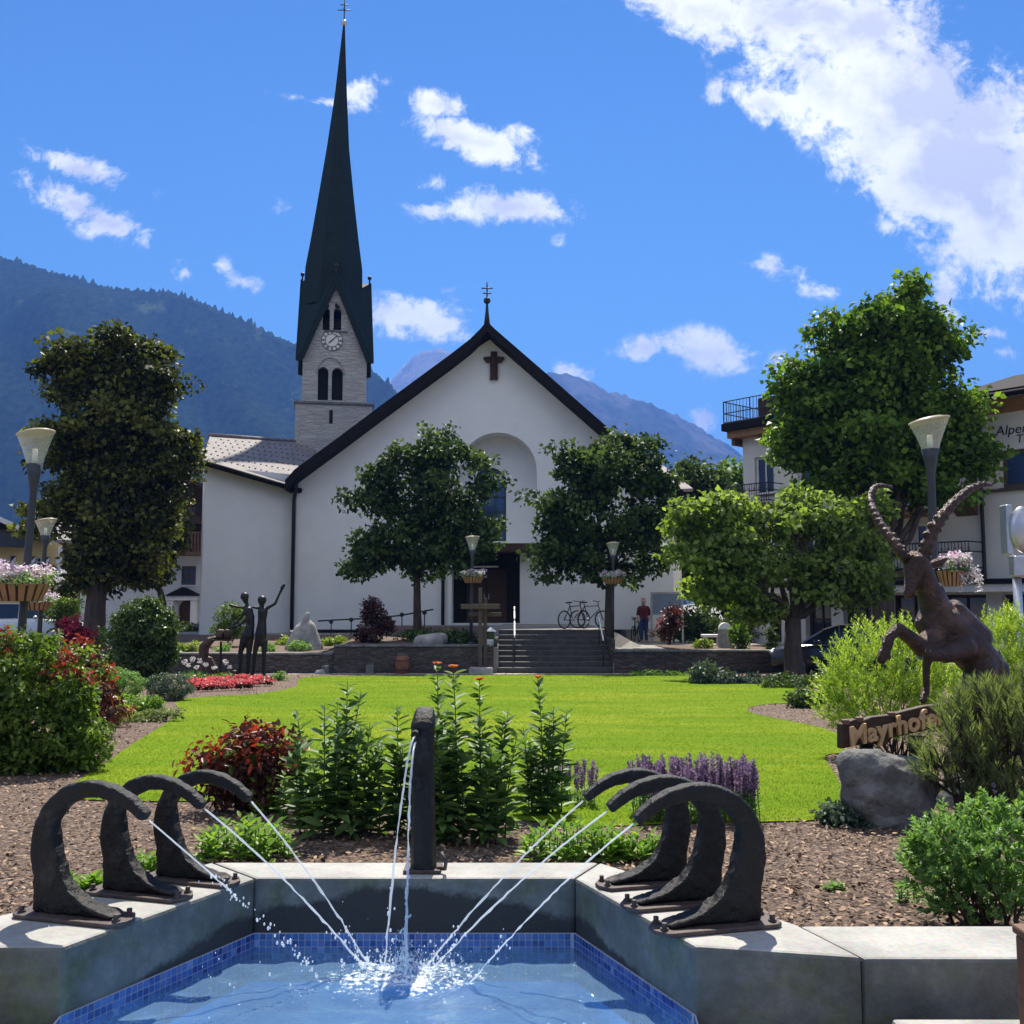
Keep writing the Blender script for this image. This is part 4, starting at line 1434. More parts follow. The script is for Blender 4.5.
# nave roof: two thick slopes with a deep verge, ridge running back
ov = 1.0
def vs(px, py, n): return fa.p(*fa.px(px, py, n), n)
Ltop = [(285, 480), (295, 469), (340, 436), (380, 406), (420, 376.5), (450, 354.5), (470, 339), (480, 329), (487, 321)]
Rtop = [(487, 321), (495, 329), (510, 342), (540, 368), (580, 403), (620, 438), (655, 467), (692, 498)]
def slope(pts, name):
    mb = MB()
    top = [vs(a, b_, ov) for a, b_ in pts]
    th = .42
    n = len(top)
    fr_u = top; fr_l = [p + Vector((0, 0, -th)) for p in top]
    bk = Vector((0, 26, 0))
    V = fr_u + fr_l + [p + bk for p in fr_u] + [p + bk for p in fr_l]
    fs = []
    for i in range(n - 1):
        fs += [(i, i + 1, 2 * n + i + 1, 2 * n + i), (n + i, 3 * n + i, 3 * n + i + 1, n + i + 1), (i, n + i, n + i + 1, i + 1), (2 * n + i, 2 * n + i + 1, 3 * n + i + 1, 3 * n + i)]
    for i in (0, n - 1):
        fs.append((i, 2 * n + i, 3 * n + i, n + i))
    mb.add(V, fs)
    return obj(name, mb, M['roof_dark'], ch)
rfo = slope(Ltop, 'nave_roof'); slope(Rtop, 'nave_roof')
# body of the nave behind the facade
mb = MB()
fa.box(mb, sL + .02, sR - .02, zb - .5, lw[0][1] - .25, -25, -1.42)
obj('nave_wall', mb, M['plaster'], ch)
# finial with double cross
q = vs(487, 321, ov * .6)
mb = MB(); mb.tube([q + Vector((0, 0, -.2)), q + Vector((0, 0, .35)), q + Vector((0, 0, .75)), q + Vector((0, 0, 1.0))], [.14, .075, .045, .04], 8); mb.ball(q + Vector((0, 0, .88)), .15)
mb.tube([q + Vector((0, 0, .9)), q + Vector((0, 0, 1.68))], .03, 6)
for z, w in ((1.2, .17), (1.42, .24)):
    mb.tube([q + Vector((-w, 0, z)), q + Vector((w, 0, z))], .028, 6)
obj('gable_finial', mb, M['iron'], ch, smooth=True)
# downpipe beside the gable wall
pA = vs(289, 488, .1)
mb = MB(); mb.tube([fa.p(sL + .1, fa.px(289, 486)[1], .55), fa.p(sL + .02, fa.px(289, 492)[1], .3), fa.p(sL - .08, fa.px(289, 500)[1], .14), fa.p(sL - .08, zb, .14)], .075, 8)
obj('downpipe', mb, M['iron'], ch, smooth=True)
mb = MB(); ps = S(443, 600)[0]; mb.tube([fa.p(ps, zb, .1), fa.p(ps, 6.5, .1)], .07, 8)
obj('downpipe', mb, M['iron'], ch, smooth=True)

# left wing, its wall turned towards the square
A = at(201, 600, 39.6); B = at(291, 600, 42.3)
fw = Fr(A, B)
eA, eB = fw.px(206, 466), fw.px(292, 489)
mb = MB()
plate(mb, fw, [(0, .4), (fw.len, .4), (fw.len, eB[1]), (0, eA[1])], [], .12)
obj('wing_wall', mb, M['plaster'], ch)
mb = MB(); side = Fr((A.x - .3, A.y + 12), (A.x, A.y + .002))
plate(mb, side, rect(0, side.len, .3, eA[1]), [], .01)
obj('wing_wall', mb, M['plaster'], ch)
m = pmat('roof_tile', (.2, .175, .165), (.13, .115, .11), 1.6, .8, .4, 14, c3=(.25, .225, .215), scale3=3, f3=(.5, .75))
M['roof_tile'] = m
a0 = fw.p(-.35, fw.px(203, 460, .5)[1], .5); a1 = fw.p(fw.len + .1, fw.px(293, 488, .5)[1], .5)
r0 = at(210, 436, 46)
_n = (a1 - a0).cross(r0 - a0)
_r = ray(318, 443); r1 = Vector((0, 0, CZ)) + _r * (_n.dot(a0 - Vector((0, 0, CZ))) / _n.dot(_r))
mb = MB()
th = Vector((0, 0, -.14))
mb.add([a0, a1, r1, r0, a0 + th, a1 + th, r1 + th, r0 + th], [(0, 1, 2, 3), (4, 7, 6, 5), (0, 4, 5, 1), (1, 5, 6, 2), (2, 6, 7, 3), (3, 7, 4, 0)])
wr = obj('wing_roof', mb, M['roof_tile'], ch)
mb = MB()
# snow guards: small hooks in rows over the tiles
nrmv = (a1 - a0).cross(r0 - a0).normalized()
if nrmv.z < 0: nrmv = -nrmv
for j in range(1, 8):
    for i in range(1, 17):
        u, v = (i + .5 * (j % 2)) / 17.5, j / 8.3
        p = (a0.lerp(a1, u)).lerp(r0.lerp(r1, u), v)
        mb.add([p + Vector((-.04, 0, .01)), p + Vector((.04, 0, .01)), p + nrmv * .05 + Vector((.035, 0, 0)), p + nrmv * .05 + Vector((-.035, 0, 0)),
                p + Vector((-.04, .03, .01)), p + Vector((.04, .03, .01)), p + nrmv * .05 + Vector((.035, .03, 0)), p + nrmv * .05 + Vector((-.035, .03, 0))],
               [(0, 1, 2, 3), (4, 7, 6, 5), (0, 4, 5, 1), (2, 6, 7, 3), (0, 3, 7, 4), (1, 5, 6, 2)])
obj('snow_guard', mb, M['wood_dark'], wr)['kind'] = 'stuff'
mb = MB(); mb.tube([a0 + Vector((0, -.1, -.1)), a1 + Vector((0, -.1, -.1))], .11, 8); obj('gutter', mb, M['roof_dark'], wr, smooth=True)
mb = MB(); mb.tube([r0 + Vector((0, 0, .02)), r1 + Vector((0, 0, .02))], .12, 8); obj('ridge_cap', mb, M['roof_tile'], wr, smooth=True)
mb = MB(); mb.add([a0 + th * 1.2 + Vector((.3, 0, 0)), a1 + th * 1.2, r1 + th * 1.3, r0 + th * 1.3 + Vector((.3, 0, 0))], [(0, 1, 2, 3)])

# right wing catching the light
A2 = at(626, 600, 42.6); B2_ = at(682, 600, 44.0)
f2 = Fr(A2, B2_)
mb = MB()
plate(mb, f2, rect(0, f2.len, .2, f2.px(680, 490)[1]), [], .5)
obj('wing_wall', mb, M['plaster'], ch)
mb = MB(); e0 = f2.p(-.2, f2.px(650, 492, .5)[1], .5); e1 = f2.p(f2.len + .3, f2.px(688, 488, .5)[1], .5)
q0, q1 = at(640, 455, 50), at(664, 466, 52)
mb.add([e0, e1, q1, q0] + [v + th for v in (e0, e1, q1, q0)], [(0, 1, 2, 3), (4, 7, 6, 5), (0, 4, 5, 1), (1, 5, 6, 2), (2, 6, 7, 3), (3, 7, 4, 0)])
obj('wing_roof', mb, M['roof_tile'], ch)
mb = MB(); s3 = Fr((B2_.x, B2_.y), (B2_.x + 1.2, B2_.y + 12))
plate(mb, s3, rect(0, s3.len, .2, f2.px(680, 490)[1]), [], .4)
obj('wing_wall', mb, M['plaster'], ch)

# tower
DT = 58.0
tc_ = at(331, 600, DT)
hw = 1.86
TA = R(10.2)
tdv = Vector((cos(TA), sin(TA), 0)); tnv = Vector((sin(TA), -cos(TA), 0))
tcen = Vector((tc_.x, DT, 0)) - tnv * hw
def tp(x_, y_, z_=0): return tcen + tdv * x_ - tnv * y_ + Vector((0, 0, z_))
ft = Fr(tp(-hw, -hw), tp(hw, -hw))
def tbox(name, e_, z0_, z1_, mat, bevel=0):
    mb = MB(); mb.prism([tp(-e_, -e_, z0_), tp(e_, -e_, z0_), tp(e_, e_, z0_), tp(-e_, e_, z0_)], (0, 0, z1_ - z0_)); return obj(name, mb, M[mat], ch, bevel=bevel)
T = lambda px, py: ft.px(px, py)
ze = T(331, 360)[1]; zg = T(331, 272)[1]; zc = T(331, 403)[1]
zt = T(344, 26)[1]
cy = DT + hw
# front wall with belfry openings
def archpx(x0, x1, yb, yt):
    a, b_ = T(x0, yb), T(x1, yt)
    return arch(a[0], b_[0], a[1], b_[1] - (b_[0] - a[0]) / 2, 10)
holes = [archpx(317.5, 328.5, 400, 367), archpx(331.5, 343, 400, 368), archpx(322.5, 330, 330, 308), archpx(333.5, 341.5, 330, 308)]
mb = MB()
plate(mb, ft, [(0, zc), (2 * hw, zc), (2 * hw, ze), (hw, zg - .35), (0, ze)], holes, .45)
tw = obj('tower_wall', mb, M['tower_stone'], ch)
mb = MB()
for (a, b_) in ((tp(-hw, hw), tp(-hw, -hw + .003)), (tp(hw, -hw + .003), tp(hw, hw)), (tp(hw, hw), tp(-hw, hw))):
    fq = Fr(a, b_)
    ln = fq.len
    plate(mb, fq, [(0, zc), (ln, zc), (ln, ze), (ln / 2, zg - .35), (0, ze)], [arch(ln * .36, ln * .48, zc + .3, zc + 1.6, 8), arch(ln * .52, ln * .64, zc + .3, zc + 1.6, 8)], .4)
obj('tower_wall', mb, M['tower_stone'], ch)
tbox('tower_base', hw + .36, 0, zc - .16, 'tower_stone')
tbox('string_course', hw + .46, zc - .158, zc - .01, 'stone_dark', .03)
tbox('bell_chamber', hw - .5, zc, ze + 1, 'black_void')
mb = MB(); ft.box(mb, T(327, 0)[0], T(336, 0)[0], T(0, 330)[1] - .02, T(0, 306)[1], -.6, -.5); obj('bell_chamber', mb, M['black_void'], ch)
# little oculi over the top pair, and slit
for px in (326.3, 337.6):
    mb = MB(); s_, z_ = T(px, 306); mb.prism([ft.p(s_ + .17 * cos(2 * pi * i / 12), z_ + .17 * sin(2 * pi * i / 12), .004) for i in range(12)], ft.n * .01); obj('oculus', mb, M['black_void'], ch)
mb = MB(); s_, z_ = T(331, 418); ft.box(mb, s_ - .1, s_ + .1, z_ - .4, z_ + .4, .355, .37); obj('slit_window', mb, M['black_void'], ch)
for (px, y0_, y1_) in ((330, 398, 360), (331.8, 329, 303)):
    mb = MB(); s_, zz0 = T(px, y0_); _, zz1 = T(px, y1_)
    w = .78 if y0_ > 380 else .6
    n_ = 14
    path = [ft.p(s_ + w * cos(pi * i / n_), zz1 - w * 1.1 + w * 1.25 * sin(pi * i / n_), .02) for i in range(n_ + 1)]
    mb.tube(path, .045, 5); obj('blind_arch', mb, M['stone_block'], ch)
mb = MB(); s_, z_ = T(331, 331); ft.box(mb, T(320, 0)[0], T(344, 0)[0], z_ - .06, z_ + .01, -.2, .12); obj('belfry_sill', mb, M['stone_dark'], ch)
# clock
s_, z_ = T(332, 340.5)
r = .62
mb = MB(); mb.prism([ft.p(s_ + r * cos(2 * pi * i / 28), z_ + r * sin(2 * pi * i / 28), .012) for i in range(28)], ft.n * .03)
ck = obj('clock_face', mb, M['plaster_warm'], ch)
mb = MB(); mb.torus(ft.p(s_, z_, .046), r * .62, .018, ft.n, 28, 5); mb.torus(ft.p(s_, z_, .046), r * .98, .016, ft.n, 28, 5); obj('clock_ring', mb, M['iron'], ck)
def clockmark(i):
    mb = MB(); a = pi / 2 - 2 * pi * i / 12
    strokes = {0: 3, 1: 1, 2: 2, 3: 3, 4: 3, 5: 2, 6: 3, 7: 4, 8: 4, 9: 3, 10: 2, 11: 2}[i]
    for k in range(strokes):
        o_ = (k - (strokes - 1) / 2) * .045
        p = [(r * .68, o_ - .013), (r * .92, o_ - .013), (r * .92, o_ + .013), (r * .68, o_ + .013)]
        mb.prism([ft.p(s_ + x_ * cos(a) - y_ * sin(a), z_ + x_ * sin(a) + y_ * cos(a), .044) for x_, y_ in p], ft.n * .012)
    obj('clock_numeral', mb, M['iron'], ck)
for i in range(12): clockmark(i)
for ang, ln, w in ((pi / 2 - 2 * pi * 7.6 / 12, .3, .03), (pi / 2 - 2 * pi * 1.5 / 12, .52, .022)):
    mb = MB(); p = [(-.08, -w), (ln * .7, -w), (ln, 0), (ln * .7, w), (-.08, w)]
    mb.prism([ft.p(s_ + x_ * cos(ang) - y_ * sin(ang), z_ + x_ * sin(ang) + y_ * cos(ang), .06) for x_, y_ in p], ft.n * .015)
    obj('clock_hand', mb, M['iron'], ck)
# spire: helm roof over four gables, then the thin octagon
mb = MB()
e = hw + .3
gx_ = hw + .17
ze2 = ze - .12
C4 = [(-e, -e), (e, -e), (e, e), (-e, e)]
G4 = [(0, -gx_), (gx_, 0), (0, gx_), (-gx_, 0)]
cxy = tcen.copy()
cor = [tp(a, b_, ze2) for a, b_ in C4]
gab = [tp(a, b_, zg) for a, b_ in G4]
mids = []
for k in range(4):
    c = cor[k]; ga = gab[(k - 1) % 4]; gb = gab[k]
    inner = tp(C4[k][0] * .5, C4[k][1] * .5, zg - .9)
    # slope in two planes from the eave corner to the gable ridges, folded along the valley
    mb.add([c, gb, inner, ga], [(0, 1, 2), (0, 2, 3)])
    mb.add([ga, inner, cxy + Vector((0, 0, zg))], [(0, 1, 2)])
    mb.add([gb, cxy + Vector((0, 0, zg)), inner], [(0, 1, 2)])
obj('helm_roof', mb, M['spire_metal'], ch)
# thick verges of the gables
mb = MB()
for k in range(4):
    g_ = gab[k]; c1, c2 = cor[k], cor[(k + 1) % 4]
    for c in (c1, c2):
        d = (c - g_); dn = (tp(*G4[k]) - tcen).normalized()
        inn = Vector((g_.x, g_.y, c.z)) - c; inn.normalize()
        a_ = [g_ + Vector((0, 0, .05)), c + Vector((0, 0, .05)), c + inn * .32 - dn * .0, g_ + Vector((0, 0, -.95))]
        mb.prism([p - dn * .05 for p in a_], dn * .16)
obj('verge', mb, M['spire_metal'], ch)
prof = [(360, 38.0, 331), (322, 30, 332), (310, 31, 332.5), (272, 29, 334), (240, 24, 335), (200, 18.3, 336.2), (150, 11.6, 338), (94, 6.2, 341), (47, 2.6, 343), (26, 1.1, 344)]
mb = MB()
rings = []
for py, hwpx, cpx in prof:
    c = ft.px(cpx, py, -hw)
    cw = ft.p(c[0], c[1], -hw)
    rr = hwpx * (DT + hw) / F
    if py > 280: rr = min(rr, hw * .98)
    rings.append([cw + (tdv * cos(pi / 8 + pi / 4 * i) + tnv * sin(pi / 8 + pi / 4 * i)) * rr * 1.06 for i in range(8)])
mb.v = [tuple(v) for r_ in rings for v in r_]
for j in range(len(rings) - 1):
    for i in range(8):
        mb.f.append((j * 8 + i, j * 8 + (i + 1) % 8, (j + 1) * 8 + (i + 1) % 8, (j + 1) * 8 + i))
mb.f.append(tuple(range((len(rings) - 1) * 8, len(rings) * 8)))
mb.v = mb.v[16:]; mb.f = [tuple(i - 16 for i in f) for f in mb.f if min(f) >= 16]
sp_ = obj('spire', mb, M['spire_metal'], ch)
for k, g_ in enumerate(gab):
    mb = MB(); mb.tube([g_ + Vector((0, 0, -.1)), g_ + Vector((0, 0, .3))], .05, 6); mb.ball(g_ + Vector((0, 0, .36)), .13); obj('gable_knob', mb, M['iron'], ch, smooth=True)
mb = MB(); mb.ball(ft.p(*ft.px(334, 255, -.6), -.35), .1); obj('spire_lamp', mb, M['white_paint'], ch)
tip = ft.p(*ft.px(344, 26, -hw), -hw)
mb = MB(); mb.ball(tip + Vector((0, 0, .2)), .2, 14, 10); obj('spire_ball', mb, M['steel'], ch, smooth=True)
mb = MB(); mb.tube([tip + Vector((0, 0, .3)), tip + Vector((.02, 0, 1.9))], .035, 6)
for z, w in ((1.05, .42), (1.4, .25)):
    mb.tube([tip + Vector((-w, 0, z)), tip + Vector((w, 0, z))], .03, 6)
mb.tube([tip + Vector((0, -.2, 1.05)), tip + Vector((0, .2, 1.05))], .03, 6)
obj('spire_cross', mb, M['iron'], ch, smooth=True)

# ================================================================== retaining walls, steps, rails
def rwall(label, x0, x1, z1, y0=30.45, y1=30.85, capm='stone_dark'):
    t = thing('retaining_wall', label, 'garden wall', ((x0 + x1) / 2, y0, 0))
    mb = MB(); mb.box((x0, y0, -.1), (x1, y1, z1 - .06)); obj('wall', mb, M['wall_stone'], t, bevel=.02)
    mb = MB()
    x = x0
    while x < x1 - .05:
        w = min(.7 + .5 * rng.random(), x1 - x)
        h = .05 + .02 * rng.random()
        mb.box((x + .008, y0 - .03, z1 - .058), (x + w - .008, y1 + .02, z1 - .058 + h)); x += w
    obj('coping', mb, M[capm], t, bevel=.012)
    return t
rwall('low dark stone wall behind the bronze figures and red flowers', -13.2, -5.4, .6)
rwall('taller dark stone wall between the low wall and the church steps', -5.39, -.56, .84)
rwall('reddish stone wall to the right of the church steps', 3.1, 9.6, .68)
def cheek(label, x0, x1):
    t = thing('step_wall', label, 'garden wall', (x0, 32, 0))
    mb = MB(); mb.box((x0, 30.86, -.1), (x1, 33.6, 1.0)); obj('wall', mb, M['wall_stone'], t, bevel=.02)
cheek('stone side wall along the left of the church steps', -.56, -.45)
cheek('stone side wall along the right of the church steps', 3.05, 3.16)
st = thing('stone_stairs', 'broad flight of worn stone steps up to the church door', 'steps', (1.3, 30.5, 0))
for i in range(8):
    mb = MB(); y = 30.5 + i * .37
    mb.box((-.44, y, 0 if i == 0 else .153 * i - .02), (3.04, y + (.42 if i < 7 else .6), .153 * (i + 1) - (0 if i < 7 else .0)))
    obj('step', mb, M['step_stone'], st, bevel=.015)
def bedsheet(x0, x1, y0, y1):
    gx_ = np.arange(x0, x1 + .01, .3); gy_ = np.arange(y0, y1 + .01, .35)
    mb = MB(); mb.v = [(x_, y_, terr(x_, y_) + .03) for y_ in gy_ for x_ in gx_]; k = len(gx_)
    mb.f = [(j * k + i, j * k + i + 1, (j + 1) * k + i + 1, (j + 1) * k + i) for j in range(len(gy_) - 1) for i in range(k - 1)]
    tag(obj('mulch_bed', mb, M['soil'], smooth=True), kind='structure')
bedsheet(-13.2, -.75, 30.9, 39.5); bedsheet(5, 13, 30.9, 35.5)
def rail(label, pts, hgt, mat, posts, r=.022):
    t = thing('handrail', label, 'handrail', pts[0])
    mb = MB(); mb.tube([Vector(p) + Vector((0, 0, hgt)) for p in pts], r, 8); obj('rail', mb, M[mat], t, smooth=True)
    for p in posts:
        mb = MB(); mb.tube([Vector(p), Vector(p) + Vector((0, 0, hgt))], r * .8, 8); obj('post', mb, M[mat], t, smooth=True)
    return t
a, b_ = at(503, 600, 33.0), at(516, 600, 31)
def sl_(x0, y0, z0, x1, y1, z1): return [(x0, y0, z0), (x1, y1, z1)]
def handr(label, x, seg):
    t = thing('handrail', label, 'handrail', (x, 32, .6))
    for (y0, y1) in seg:
        z = lambda y: .153 + (y - 30.5) / .37 * .153
        mb = MB(); mb.prism([(x - .02, y0, z(y0) + .72), (x + .02, y0, z(y0) + .72), (x + .02, y0, z(y0) + .8), (x - .02, y0, z(y0) + .8)], (0, y1 - y0, z(y1) - z(y0))); obj('rail', mb, M['white_paint'], t, bevel=.006)
        for y in (y0 + .05, y1 - .05):
            mb = MB(); mb.tube([(x, y, z(y) - .1), (x, y, z(y) + .74)], .018, 6); obj('post', mb, M['iron'], t, smooth=True)
handr('short white handrail in two stretches on the left of the church steps', .08, ((30.9, 31.9), (32.1, 33.0)))
handr('white handrail on the right of the church steps', 2.78, ((30.7, 32.2),))
# sloping rail along the church wall
pts = [at(318, 621, 40.5), at(345, 619.5, 40), at(375, 618, 39.6), at(400, 615.5, 39), at(433, 609.5, 38.5)]
t = thing('wall_rail', 'thin dark rail climbing along the white church wall', 'handrail', (pts[2].x, pts[2].y, 1.1))
mb = MB(); mb.tube(pts, .03, 8); obj('rail', mb, M['iron'], t, smooth=True)
for p in [pts[0].lerp(pts[-1], k) for k in (.12, .3, .52, .74, .93)]:
    mb = MB(); mb.tube([Vector((p.x, p.y, terr(p.x, p.y) - .05)), p], .022, 6); mb.ball(p + Vector((0, -.03, -.08)), .09, 8, 6); obj('post', mb, M['iron'], t, smooth=True)

# ================================================================== houses on the left
# yellow house
yh = thing('yellow_house', 'yellow house with blue-grey timber gable and chevron shutters at the left edge', 'house', (-27, 58, .4))
f = Fr((at(-60, 600, 56).x, 56), (at(60, 600, 60).x, 60))
Y = f.px
mb = MB()
wy = [(-10, 0, 0)]
z1 = Y(58, 545)[1]
zl = Y(0, 545)[1]
sE = f.len
wins = [rect(Y(-6, 0)[0], Y(8, 0)[0], Y(0, 566)[1], Y(0, 558)[1] + .0), rect(Y(32, 0)[0], Y(42, 0)[0], Y(36, 567)[1], Y(36, 557)[1])]
plate(mb, f, [(0, .2), (sE, .2), (sE, z1), (Y(30, 530)[0], Y(30, 530)[1]), (Y(-20, 512)[0], Y(-20, 512)[1]), (0, Y(-60, 535)[1])], wins, .3)
obj('wall', mb, M['plaster_yellow'], yh)
for w in wins:
    window(f, yh, w[0][0], w[1][0], w[0][1], w[2][1], -.1, 'white_paint', 'glass_blue', (1, 1), .07)
M['shutter_dark'] = pmat('shutter_dark', (.03, .035, .05), (.04, .045, .06), 3, .6)
for px in (10, 29.5, 43.5):
    s_, z_ = Y(px, 0)[0], Y(36, 567.5)[1]
    h_ = Y(36, 556.5)[1] - z_
    mb = MB(); f.box(mb, s_, s_ + .3, z_, z_ + h_, .003, .05)
    sh = obj('shutter', mb, M['shutter_dark'], yh, bevel=.006)
    mb = MB(); mb.prism([f.p(s_ + .02, z_ + .08, .051), f.p(s_ + .28, z_ + h_ * .55, .051), f.p(s_ + .28, z_ + h_ * .95, .051), f.p(s_ + .02, z_ + h_ * .5, .051)], f.n * .006); obj('chevron', mb, M['white_paint'], sh)
mb = MB()
for k in range(12):
    z_ = .6 + k * .55; w = .34 if k % 2 else .24
    if z_ < z1 - .5: f.box(mb, sE - w, sE + .02, z_, z_ + .5, .0, .03)
obj('quoin', mb, M['white_paint'], yh, bevel=.01)
mb = MB(); f.box(mb, Y(-25, 0)[0], Y(21, 0)[0], Y(0, 547)[1], Y(0, 533)[1], .003, .9)
bal = obj('balcony', mb, M['lamp_metal'], yh)
mb = MB(); f.box(mb, Y(-25, 0)[0], Y(21, 0)[0], Y(0, 533)[1] + .002, Y(0, 530)[1], .8, .95); obj('balcony_rail', mb, M['wood_dark'], bal)
M['blue_timber'] = pmat('blue_timber', (.04, .055, .09), (.03, .04, .07), 2, .7, .2, 20)
mb = MB(); mb.prism([f.p(*Y(-24, 531), .02), f.p(*Y(21, 531), .02), f.p(*Y(21, 527), .02), f.p(*Y(-2, 520), .02), f.p(*Y(-20, 514), .02)], f.n * .06); obj('gable_boards', mb, M['blue_timber'], yh)
mb = MB()
ra, rb, rc = f.p(*Y(-100, 520), 1.2), f.p(*Y(-20, 508), 1.2), f.p(*Y(46, 541), 1.2)
rb = f.p(*Y(-14, 514), 1.2)
for p_, q_ in ((ra, rb), (rb, rc)):
    bk = f.n * -11; th_ = Vector((0, 0, -.22))
    mb.add([p_, q_, q_ + bk, p_ + bk, p_ + th_, q_ + th_, q_ + bk + th_, p_ + bk + th_], [(0, 1, 2, 3), (4, 7, 6, 5), (0, 4, 5, 1), (1, 5, 6, 2), (2, 6, 7, 3), (3, 7, 4, 0)])
obj('roof', mb, M['roof_tile'], yh)
mb = MB()
for p_, q_ in ((ra, rb), (rb, rc)):
    n_ = f.n * .06
    mb.prism([p_ + n_ * .2, q_ + n_ * .2, q_ + n_ * .2 + Vector((0, 0, -.3)), p_ + n_ * .2 + Vector((0, 0, -.3))], n_)
obj('bargeboard', mb, M['white_paint'], yh)
mb = MB(); sdw = Fr(f.p(sE, 0, -.0), f.p(sE, 0, -10)); plate(mb, sdw, rect(.02, 9.5, .2, z1), [], .3); obj('wall', mb, M['plaster_yellow'], yh)
# dark timber barn between yellow house and tree
bh = thing('timber_barn', 'dark weathered timber barn wall behind the left tree trunk', 'barn', (at(75, 600, 66).x, 66, .3))
fb_ = Fr(at(58, 600, 64), at(98, 600, 66))
mb = MB(); plate(mb, fb_, rect(0, fb_.len, .3, fb_.px(70, 540)[1]), [rect(fb_.len * .35, fb_.len * .6, 2.2, 3.2)], .3); obj('wall', mb, M['wood_dark'], bh)
window(fb_, bh, fb_.len * .35, fb_.len * .6, 2.2, 3.2, -.1, 'wood_brown', 'glass_dark', (1, 0), .08)
for k in range(9):
    mb = MB(); s_ = fb_.len * (k + .5) / 9; fb_.box(mb, s_ - .05, s_ + .05, .3, fb_.px(70, 541)[1], .002, .04); obj('batten', mb, M['wood_brown'], bh)
mb = MB(); z_ = fb_.px(70, 541)[1]
mb.prism([fb_.p(-.6, z_, .8), fb_.p(-.6, z_ + 2.6, -4.5), fb_.p(-.6, z_ + 2.4, -4.5), fb_.p(-.6, z_ - .2, .8)], fb_.d * (fb_.len + 1.2)); obj('roof', mb, M['roof_tile'], bh)

# white and brown house behind the left tree
wh = thing('chalet_house', 'white house with brown timber upper floor and arched door next to the church', 'house', (at(160, 600, 50).x, 50, .4))
f = Fr(at(80, 600, 50.0), at(207, 600, 50.6))
Y = f.px
zt_ = Y(190, 555)[1]
dW = (Y(177.5, 0)[0], Y(197, 0)[0])
wn_ = rect(Y(181.5, 0)[0], Y(196, 0)[0], Y(188, 585)[1], Y(188, 566)[1])
wn2 = rect(Y(120, 0)[0], Y(134, 0)[0], Y(126, 585)[1], Y(126, 566)[1])
dd = arch(dW[0], dW[1], .4, Y(187, 613)[1] + 0.1, 12)
dd = arch(Y(179.5, 0)[0], Y(196.5, 0)[0], .4, Y(187, 621)[1] + .65, 12)
mb = MB(); plate(mb, f, rect(0, f.len, .2, zt_), [wn_, wn2, dd], .35); obj('wall', mb, M['plaster_warm'], wh)
for w in (wn_, wn2): window(f, wh, w[0][0], w[1][0], w[0][1], w[2][1], -.08, 'wood_brown', 'glass_dark', (1, 1), .1, 'white_paint')
mb = MB(); f.box(mb, Y(178, 0)[0], Y(198, 0)[0], .3, Y(187, 600)[1], -.34, -.28); obj('door', mb, M['wood_brown'], wh)
mb = MB()
c0, c1 = Y(170, 0)[0], Y(204, 0)[0]; zp = Y(187, 596)[1]; zq = Y(187, 587.5)[1]; cm = (c0 + c1) / 2
mb.prism([f.p(c0, zp, 1.1), f.p(c1, zp, 1.1), f.p(cm, zq, 1.1)], f.n * -1.08); obj('porch_roof', mb, M['roof_dark'], wh)
mb = MB(); f.box(mb, c0 + .1, c1 - .1, zp - .22, zp - .003, .02, 1.0); obj('porch_beam', mb, M['plaster_warm'], wh)
for s_ in (c0 + .12, c1 - .42):
    mb = MB(); f.box(mb, s_, s_ + .3, .3, zp - .222, .65, .95); obj('porch_pillar', mb, M['plaster_warm'], wh, bevel=.02)
# the raised timber part with gable
zg1 = Y(150, 470)[1]; 
mb = MB(); plate(mb, f, [(0, zt_ + .002), (f.len, zt_ + .002), (f.len, Y(205, 492)[1]), (Y(150, 0)[0], Y(150, 470)[1]), (0, Y(80, 512)[1])], [rect(Y(186, 0)[0], Y(194, 0)[0], Y(190, 516)[1], Y(190, 506)[1])], .3, .02); obj('timber_wall', mb, M['wood_dark'], wh)
window(f, wh, Y(186, 0)[0], Y(194, 0)[0], Y(190, 516)[1], Y(190, 506)[1], -.06, 'wood_brown', 'glass_blue', (1, 0), .08)
mb = MB(); f.box(mb, -.1, f.len + .05, zt_ - .05, zt_ + .12, .03, 1.3); 
for k in range(40):
    s_ = f.len * k / 40; f.box(mb, s_, s_ + .1, zt_ + .121, zt_ + 1.0, 1.2, 1.26)
f.box(mb, -.1, f.len + .05, zt_ + 1.0, zt_ + 1.1, 1.17, 1.3)
obj('balcony', mb, M['wood_brown'], wh)
mb = MB(); f.box(mb, -.1, f.len, Y(190, 525)[1], Y(190, 518)[1], .03, 1.1); obj('balcony', mb, M['wood_dark'], wh)
mb = MB()
p1, p2, p3 = f.p(-.8, Y(80, 508)[1], 1.6), f.p(*Y(150, 464), 1.6), f.p(f.len + .6, Y(207, 491)[1], 1.6)
for p_, q_ in ((p1, p2), (p2, p3)):
    bk = f.n * -12; th_ = Vector((0, 0, -.25))
    mb.add([p_, q_, q_ + bk, p_ + bk, p_ + th_, q_ + th_, q_ + bk + th_, p_ + bk + th_], [(0, 1, 2, 3), (4, 7, 6, 5), (0, 4, 5, 1), (1, 5, 6, 2), (2, 6, 7, 3), (3, 7, 4, 0)])
obj('roof', mb, M['wood_dark'], wh)

